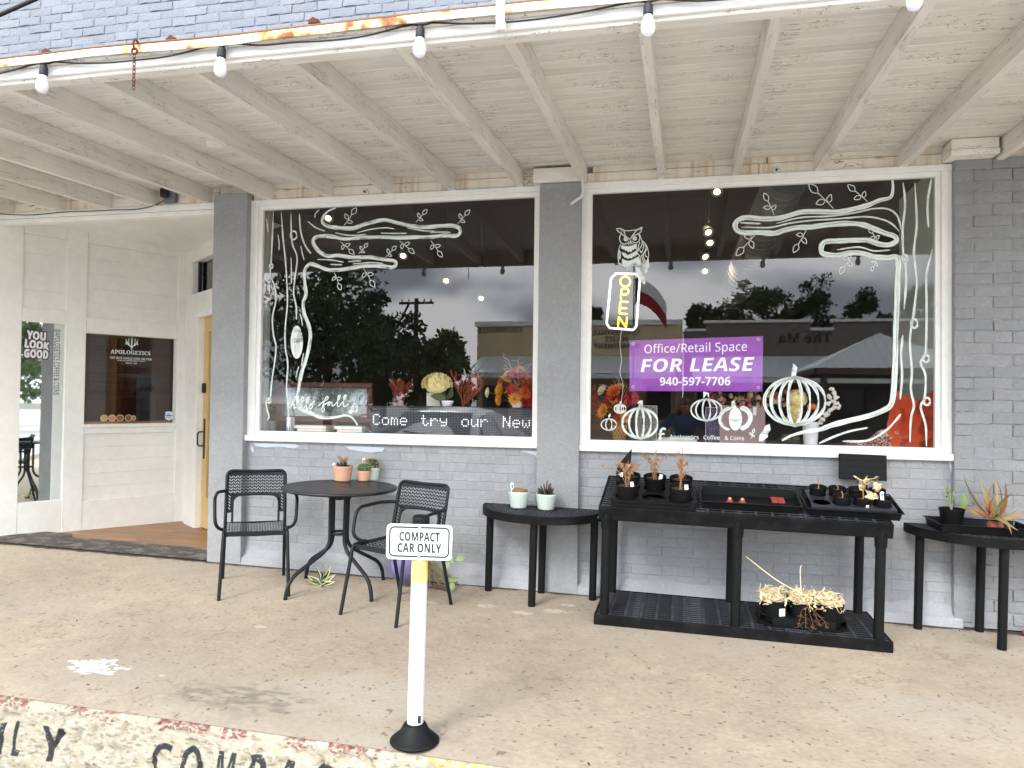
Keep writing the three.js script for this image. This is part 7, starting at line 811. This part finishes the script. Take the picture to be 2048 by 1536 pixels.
  { const q = mz(833, 606, 34), y = streetY(q.x), t = thing('utility_pole', 'wooden utility pole with a crossarm beyond the street', 'pole', [q.x, y, 34]), wd = std(hex('#3f362c'), 0.9), h = q.y - y; part('mast', cyl(V(0, 0, 0), V(0, h + 0.25, 0), 0.15, 0.11, 10), wd, t); part('crossarm', bx(-1.0, 1.0, h - 0.06, h + 0.06, -0.06, 0.06, 0.005), wd, t); for (const x of [-0.85, -0.45, 0.45, 0.85]) part('insulator', cyl(V(x, h + 0.06, 0), V(x, h + 0.24, 0), 0.05, 0.03, 8), std(hex('#8c8f8c'), 0.4), t); }
  { const q = mz(1268, 548, 13), y = streetY(q.x), t = thing('flag_pole', 'flag pole with a red white and blue flag in the open space opposite', 'flag', [q.x, y, 13]), h = q.y - y; part('mast', cyl(V(0, 0, 0), V(0, h + 0.3, 0), 0.024, 0.016, 10), std(hex('#8a8d90'), 0.6), t); const cl = (y0, y1, u0, u1, c) => { const N = 14, K = 8, P = [], I = []; for (let j = 0; j <= K; j++) for (let i = 0; i <= N; i++) { const u = lerp(u0, u1, i / N), v = lerp(y0, y1, j / K); P.push(0.03 + u * 0.75, h - 0.1 - v * 0.62 - u * u * 0.62, 0.16 * Math.sin(u * 7 + v * 1.5) * u); if (i < N && j < K) { const e = j * (N + 1) + i; I.push(e, e + 1, e + N + 2, e, e + N + 2, e + N + 1); } } const g = new THREE.BufferGeometry(); g.setAttribute('position', new THREE.Float32BufferAttribute(P, 3)); g.setIndex(I); g.computeVertexNormals(); return part('flag_field', g, std(hex(c), 0.8), t); }; cl(0, 1, 0, 0.12, '#27356b'); cl(0, 0.5, 0.12, 1, '#e8e6e2'); cl(0.5, 1, 0.12, 1, '#9c2230'); }
}
// trees
const leafDark = [std(hex('#35462a'), 0.9), std(hex('#42532f'), 0.9), std(hex('#4d5c36'), 0.9)];
function tree(label, x, z, h, rx, seed, low = 0.25, sp = 1) {
  const t = thing('tree', label, 'tree', [x, streetY(x) - 0.05, z]), r = rng(seed), bark = std(hex('#3a3028'), 0.95), limbs = [cyl(V(0, 0, 0), V(0, h * 0.45, 0), h * 0.028, h * 0.018, 9)], P = []; const tips = [];
  for (let i = 0; i < 9; i++) { const a = i * 2.4 + r(), e = V(Math.cos(a) * rx * (0.35 + r() * 0.4), h * (0.5 + r() * 0.36), Math.sin(a) * rx * (0.35 + r() * 0.4)); limbs.push(tube([V(0, h * (0.28 + r() * 0.15), 0), V(e.x * 0.4, e.y * 0.75, e.z * 0.4), e], h * 0.008, 8, 5)); tips.push(e); }
  part('trunk', merge(limbs), bark, t);
  const cl = []; for (let i = 0; i < 70; i++) { const a = r() * 6.28, u = Math.acos(2 * r() - 1), k = Math.cbrt(r()) * 0.92; cl.push([Math.sin(u) * Math.cos(a) * rx * k, h * (low + (1 - low) / 2) + Math.cos(u) * h * (1 - low) / 2 * k, Math.sin(u) * Math.sin(a) * rx * k, rx * (0.16 + r() * 0.16)]); }
  const lv = leafGeo(0.24 * sp, 0.15 * sp, 0.2, 0, 2), N = 7000, c = part('crown', new THREE.BufferGeometry(), leafDark[0], t), pos = [], nor = []; const base = lv.toNonIndexed(); base.computeVertexNormals();
  const bp_ = base.attributes.position, bn = base.attributes.normal, q = new THREE.Quaternion(), v = V(), e = new THREE.Euler();
  for (let i = 0; i < N; i++) { const [cx, cy, cz, R0] = cl[i % cl.length], a = r() * 6.28, u = Math.acos(2 * r() - 1), k = Math.cbrt(r()) * R0, ox = cx + Math.sin(u) * Math.cos(a) * k, oy = cy + Math.cos(u) * k * 0.8, oz = cz + Math.sin(u) * Math.sin(a) * k; q.setFromEuler(e.set(r() * 6, r() * 6, r() * 6)); const s = 0.7 + r() * 0.7; for (let j = 0; j < bp_.count; j++) { v.fromBufferAttribute(bp_, j).multiplyScalar(s).applyQuaternion(q); pos.push(v.x + ox, v.y + oy, v.z + oz); v.fromBufferAttribute(bn, j).applyQuaternion(q); nor.push(v.x, v.y, v.z); } }
  c.geometry.setAttribute('position', new THREE.Float32BufferAttribute(pos, 3)); c.geometry.setAttribute('normal', new THREE.Float32BufferAttribute(nor, 3)); c.material = leafDark[seed % 3]; return t;
}
const TL = (label, pxc, pyTop, z, pxw, seed, low, sp) => { const c = mz(pxc, pyTop, z), w = Math.abs(mz(pxc + pxw, pyTop, z).x - mz(pxc - pxw, pyTop, z).x) / 2; return tree(label, c.x, z, c.y - streetY(c.x), w, seed, low, sp); };
TL('largest spreading tree beyond the street left of the utility pole', 660, 520, 24, 150, 901, 0.15);
TL('low dense bushy tree beside the tan office building', 880, 640, 24, 70, 902, 0.02);
TL('dense dark tree behind the bushy tree and the utility pole', 770, 560, 30, 70, 903, 0.1);
TL('small round tree behind the tan office roof', 1410, 585, 46, 42, 904, 0.3);
TL('tall full tree behind the shop row, nearest the small round one', 1510, 545, 46, 75, 905, 0.3);
TL('tall broad tree behind the middle of the shop row', 1625, 545, 48, 80, 906, 0.3);
TL('slender tree behind the shop row near the pavilion', 1735, 570, 47, 55, 907, 0.3);
TL('broad tree behind the pavilion', 1840, 560, 44, 70, 908, 0.25);
TL('small tree at the left end of the tan office roof', 1178, 600, 46, 35, 909, 0.3);
tree('leafy tree by the kerb far along the street to the right', 27, 9, 8, 3.4, 910, 0.15);
tree('second leafy tree by the kerb further along to the right', 36, 14, 9.5, 4.2, 911, 0.15);
tree('leafy tree by the kerb far along the street to the left', -22, 14, 7, 3.2, 912, 0.2);

// cars
function car(label, paint, x, z, yaw) {
  const t = thing('parked_car', label, 'car', [x, streetY(x), z]); t.rotation.y = yaw; const pm = new THREE.MeshPhysicalMaterial({ color: hex(paint), roughness: 0.35, metalness: 0.15, clearcoat: 1, clearcoatRoughness: 0.06, side: THREE.DoubleSide }), gl = std(hex('#10161a'), 0.05, { metalness: 0.2 }), tyre = std(hex('#141414'), 0.85), rim = std(hex('#9a9ea2'), 0.35, { metalness: 0.7 }), trim = std(hex('#1b1c1e'), 0.6);
  // sections along the length (local z from the nose, +z = nose): [z, half width, y bottom, y shoulder, y top, half width of the top]
  const S = [[2.3, 0.62, 0.32, 0.62, 0.66, 0.5], [2.2, 0.78, 0.25, 0.68, 0.76, 0.62], [1.9, 0.88, 0.2, 0.76, 0.88, 0.72], [1.4, 0.91, 0.2, 0.84, 0.96, 0.76], [0.95, 0.92, 0.2, 0.88, 1.0, 0.76], [0.2, 0.92, 0.2, 0.92, 1.40, 0.60], [-0.4, 0.92, 0.2, 0.93, 1.47, 0.58], [-1.1, 0.92, 0.2, 0.94, 1.43, 0.57], [-1.75, 0.91, 0.22, 0.95, 1.13, 0.66], [-2.1, 0.87, 0.26, 0.92, 1.06, 0.7], [-2.28, 0.76, 0.34, 0.8, 0.95, 0.62]];
  const K = 20, ring = ([z0, w, yb, ys, yt, wt]) => { const o = []; for (let i = 0; i <= K; i++) { const u = i / K, s = u * 2 - 1, a = Math.abs(s); let X, Y; if (a > 0.62) { const k = (1 - a) / 0.38; X = w * (0.94 + 0.06 * Math.sin(k * Math.PI)); Y = lerp(yb, ys, k); } else if (a > 0.36) { const k = (0.62 - a) / 0.26; X = lerp(w * 0.95, wt, k); Y = lerp(ys, yt - 0.03, k); } else { X = wt * (a / 0.36); Y = yt - 0.03 * (a / 0.36) ** 2; } o.push([Math.sign(s) * X, Y, z0]); } return o; };
  const rows = []; for (let i = 0; i < S.length - 1; i++) for (let k = 0; k < 4; k++) { const u = sm(k / 4) * 0.3 + (k / 4) * 0.7; rows.push(ring(S[i].map((v, j) => lerp(v, S[i + 1][j], u)))); } rows.push(ring(S[S.length - 1]));
  const P = rows.flat(2), I = [], W = K + 1; for (let j = 0; j < rows.length - 1; j++) for (let i = 0; i < K; i++) { const a = j * W + i; I.push(a, a + W, a + W + 1, a, a + W + 1, a + 1); } for (const e of [0, rows.length - 1]) for (let i = 1; i < K; i++) I.push(e * W, e * W + i, e * W + i + 1);
  const g = new THREE.BufferGeometry(); g.setAttribute('position', new THREE.Float32BufferAttribute(P, 3)); g.setIndex(I); g.computeVertexNormals(); part('body', g, pm, t);
  const quad = (n, q, m) => { const h = new THREE.BufferGeometry(); h.setAttribute('position', new THREE.Float32BufferAttribute(q.flat(), 3)); h.setIndex([0, 1, 2, 0, 2, 3]); h.computeVertexNormals(); return part(n, h, m, t); };
  quad('windscreen', [[-0.74, 1.01, 0.9], [0.74, 1.01, 0.9], [0.57, 1.385, 0.24], [-0.57, 1.385, 0.24]], gl); quad('rear_window', [[-0.64, 1.14, -1.76], [0.64, 1.14, -1.76], [0.55, 1.41, -1.16], [-0.55, 1.41, -1.16]], gl);
  for (const s of [-1, 1]) { quad('side_window', [[s * 0.885, 0.97, 0.62], [s * 0.655, 1.33, 0.1], [s * 0.645, 1.38, -0.36], [s * 0.89, 0.98, -0.36]], gl); quad('side_window', [[s * 0.89, 0.98, -0.42], [s * 0.645, 1.38, -0.42], [s * 0.65, 1.34, -1.05], [s * 0.885, 1.0, -1.45]], gl); part('mirror', blob(0.11, 0.07, 0.06, 0.05, 2, 2).translate(s * 1.0, 1.0, 0.6), pm, t); part('headlight', blob(0.15, 0.06, 0.12, 0.05, 3, 2).translate(s * 0.62, 0.66, 2.17), std(hex('#cfd6da'), 0.1), t); part('tail_light', blob(0.12, 0.07, 0.08, 0.05, 3, 2).translate(s * 0.66, 0.82, -2.2), std(hex('#7a1418'), 0.2), t); for (const z0 of [1.42, -1.38]) { const w = part('wheel', lathe([[0.2, -0.1], [0.3, -0.105], [0.325, -0.08], [0.33, 0], [0.325, 0.08], [0.3, 0.105], [0.2, 0.1]], 28).rotateZ(Math.PI / 2).translate(s * 0.84, 0.33, z0), tyre, t); part('rim', lathe([[0, 0.06], [0.08, 0.07], [0.19, 0.05], [0.205, 0.1]], 20).rotateZ(-s * Math.PI / 2).translate(s * 0.84, 0.33, z0), rim, w); } }
  part('grille', bx(-0.42, 0.42, 0.36, 0.56, 2.24, 2.31, 0.01), trim, t); part('bumper', bx(-0.66, 0.66, 0.24, 0.34, 2.18, 2.3, 0.02), trim, t); part('wiper', tube([V(-0.5, 1.03, 0.92), V(0, 1.06, 0.86), V(0.35, 1.1, 0.78)], 0.012, 10, 5), trim, t); return t;
}
car('silver white car parked nose to the kerb beside the photographer', '#c9ccce', -3.75, 6.1, Math.PI + 0.06);
car('white car parked nose to the kerb past the rough brick wall', '#e4e8ea', 9.3, 5.9, Math.PI - 0.05);

// the photographer: one figure, mirrored in the panes
function sdf(bones, lo, hi, cell, k = 0.02) {            // bones: [ax, ay, az, ra, bx, by, bz, rb]
  const size = Math.max(hi[0] - lo[0], hi[1] - lo[1], hi[2] - lo[2]), n = Math.ceil(size / cell) + 1, mc = new MarchingCubes(n, new THREE.MeshBasicMaterial(), false, false, 200000); mc.isolation = 0;
  const h = size / (n - 1) * 1, c = [0, 1, 2].map((i) => (lo[i] + hi[i]) / 2);
  const val = (x, y, z) => { let d = 9; for (const [ax, ay, az, ra, bx_, by, bz, rb] of bones) { const dx = bx_ - ax, dy = by - ay, dz = bz - az, px = x - ax, py = y - ay, pz_ = z - az, t = clamp((px * dx + py * dy + pz_ * dz) / (dx * dx + dy * dy + dz * dz + 1e-9)), e = Math.hypot(px - dx * t, py - dy * t, pz_ - dz * t) - lerp(ra, rb, t); const q = clamp(0.5 + 0.5 * (d - e) / k); d = lerp(d, e, q) - k * q * (1 - q); } return d; };
  for (let z = 0; z < n; z++) for (let y = 0; y < n; y++) for (let x = 0; x < n; x++) mc.field[x + y * n + z * n * n] = -val(c[0] + (x / (n / 2) - 1) * size / 2, c[1] + (y / (n / 2) - 1) * size / 2, c[2] + (z / (n / 2) - 1) * size / 2);
  mc.update(); const g = new THREE.BufferGeometry(), m = mc.count; g.setAttribute('position', new THREE.BufferAttribute(mc.positionArray.slice(0, m * 3), 3)); g.setAttribute('normal', new THREE.BufferAttribute(mc.normalArray.slice(0, m * 3), 3)); g.scale(size / 2, size / 2, size / 2).translate(...c); return g;
}
{
  const t = thing('person', 'person in a blue shirt photographing the shopfront with a phone', 'person', [0.02, streetY(0), 6.02]); // faces the shop, toward -z
  const skin = std(hex('#b98a70'), 0.6), shirt = std(hex('#3f5f86'), 0.85), jeans = std(hex('#27303f'), 0.9), hair = std(hex('#3b2a20'), 0.7), shoe = std(hex('#2b2522'), 0.7);
  const B = (a, ra, b, rb) => [...a, ra, ...b, rb], hd = 1.585, hx = 0.0;
  const handBones = (s, w, tip) => { const o = [], d = V(...tip).sub(V(...w)); o.push(B(w, 0.026, [w[0] - s * 0.012, w[1] + 0.05, w[2] - 0.015], 0.03)); for (let f = 0; f < 4; f++) { const y0 = w[1] + 0.035 + f * 0.019, L = [0.05, 0.058, 0.056, 0.044][3 - f]; const k0 = [w[0] - s * 0.01, y0, w[2] - 0.025], k1 = [w[0] - s * (0.012 + L * 0.5), y0 + 0.004, w[2] - 0.05], k2 = [w[0] - s * (0.02 + L * 1.1), y0 + 0.006, w[2] - 0.04]; o.push(B(k0, 0.0095, k1, 0.009), B(k1, 0.009, k2, 0.008)); } o.push(B([w[0], w[1] + 0.02, w[2] + 0.005], 0.012, [w[0] - s * 0.035, w[1] + 0.045, w[2] + 0.012], 0.011), B([w[0] - s * 0.035, w[1] + 0.045, w[2] + 0.012], 0.011, [w[0] - s * 0.055, w[1] + 0.062, w[2] - 0.004], 0.009)); return o; };
  const WR = [0.085, 1.60, -0.40], WL = [-0.085, 1.60, -0.40], ER = [0.29, 1.30, -0.2], EL = [-0.29, 1.30, -0.2], SHR = [0.175, 1.40, 0.0], SHL = [-0.175, 1.40, 0.0];
  const head = sdf([B([hx, hd + 0.04, 0.01], 0.085, [hx, hd, -0.012], 0.078), B([hx, hd, -0.03], 0.06, [hx, hd - 0.085, -0.045], 0.04), B([hx, hd + 0.005, -0.1], 0.012, [hx, hd - 0.03, -0.115], 0.016), B([-0.02, hd - 0.062, -0.088], 0.009, [0.02, hd - 0.062, -0.088], 0.009), B([-0.082, hd + 0.005, 0.01], 0.014, [-0.08, hd - 0.03, 0.008], 0.01), B([0.082, hd + 0.005, 0.01], 0.014, [0.08, hd - 0.03, 0.008], 0.01), B([hx, hd - 0.08, 0.0], 0.05, [hx, 1.42, 0.015], 0.052)], [-0.13, 1.36, -0.16], [0.13, 1.74, 0.13], 0.011, 0.012);
  const hands = [sdf(handBones(1, WR, [0, 0, 0]), [0.0, 1.55, -0.5], [0.14, 1.74, -0.36], 0.004, 0.006), sdf(handBones(-1, WL, [0, 0, 0]), [-0.14, 1.55, -0.5], [0.0, 1.74, -0.36], 0.004, 0.006)];
  const core = sdf([B(ER, 0.036, WR, 0.024), B(EL, 0.036, WL, 0.024), B([0, 1.3, 0], 0.11, [0, 1.0, 0], 0.1), B([0.09, 0.88, 0], 0.08, [0.1, 0.48, 0.0], 0.055), B([-0.09, 0.88, 0], 0.08, [-0.1, 0.48, 0.0], 0.055), B([0.1, 0.48, 0], 0.052, [0.11, 0.09, 0.02], 0.036), B([-0.1, 0.48, 0], 0.052, [-0.11, 0.09, 0.02], 0.036)], [-0.45, 0.0, -0.5], [0.45, 1.7, 0.3], 0.022, 0.03);
  part('body', merge([head, core, ...hands]), skin, t);
  part('shirt', sdf([B([-0.12, 1.37, 0], 0.085, [0.12, 1.37, 0], 0.085), B([0, 1.3, 0], 0.145, [0, 1.05, 0], 0.135), B([0, 1.05, 0], 0.14, [0, 0.86, 0], 0.155), B([-0.06, 1.25, -0.06], 0.09, [0.06, 1.25, -0.06], 0.09), B(SHR, 0.075, ER, 0.053), B(SHL, 0.075, EL, 0.053), B(ER, 0.053, [0.13, 1.53, -0.35], 0.038), B(EL, 0.053, [-0.13, 1.53, -0.35], 0.038)], [-0.42, 0.68, -0.45], [0.42, 1.52, 0.25], 0.018, 0.04), shirt, t);
  part('trousers', sdf([B([-0.06, 0.9, 0], 0.125, [0.06, 0.9, 0], 0.125), B([0.09, 0.84, 0], 0.1, [0.1, 0.48, 0.0], 0.07), B([-0.09, 0.84, 0], 0.1, [-0.1, 0.48, 0.0], 0.07), B([0.1, 0.48, 0], 0.068, [0.11, 0.1, 0.02], 0.056), B([-0.1, 0.48, 0], 0.068, [-0.11, 0.1, 0.02], 0.056)], [-0.3, 0.0, -0.25], [0.3, 1.05, 0.25], 0.018, 0.025), jeans, t);
  part('hair', sdf([B([0, hd + 0.05, 0.03], 0.098, [0, hd, 0.045], 0.095), B([-0.075, hd + 0.03, 0.02], 0.04, [-0.1, hd - 0.17, 0.0], 0.035), B([0.075, hd + 0.03, 0.02], 0.04, [0.1, hd - 0.17, 0.0], 0.035), B([0, hd - 0.02, 0.08], 0.07, [0, hd - 0.18, 0.085], 0.055), B([-0.04, hd + 0.095, -0.05], 0.03, [0.04, hd + 0.095, -0.05], 0.03)], [-0.18, 1.32, -0.12], [0.18, 1.76, 0.18], 0.012, 0.03), hair, t);
  for (const s of [-1, 1]) { part('shoe', sdf([B([s * 0.11, 0.045, 0.05], 0.042, [s * 0.12, 0.035, -0.13], 0.034)], [s * 0.11 - 0.1, 0, -0.2], [s * 0.11 + 0.1, 0.12, 0.12], 0.014), shoe, t); part('eye', sphere(s * 0.032, hd + 0.012, -0.085, 0.011, 10, 8), std(hex('#e9e4dc'), 0.4), t); part('iris', sphere(s * 0.032, hd + 0.012, -0.0925, 0.0055, 8, 6), std(hex('#3a2a1e'), 0.4), t); }
  const ph = thing('smartphone', 'dark smartphone held up sideways in both hands', 'phone', [0.02, streetY(0) + 1.655, 5.575]); part('case', bx(-0.078, 0.078, -0.038, 0.038, -0.004, 0.004, 0.003), std(hex('#1a1c20'), 0.4), ph); for (const [x, y] of [[0.055, 0.018], [0.055, -0.008], [0.035, 0.005]]) part('lens', cyl(V(x, y, -0.0055), V(x, y, -0.0035), 0.009), std(hex('#0a0c10'), 0.1), ph);
}
scene.traverse((o) => { if (o.isMesh) { o.castShadow = true; o.receiveShadow = true; } });
renderer.render(scene, camera);
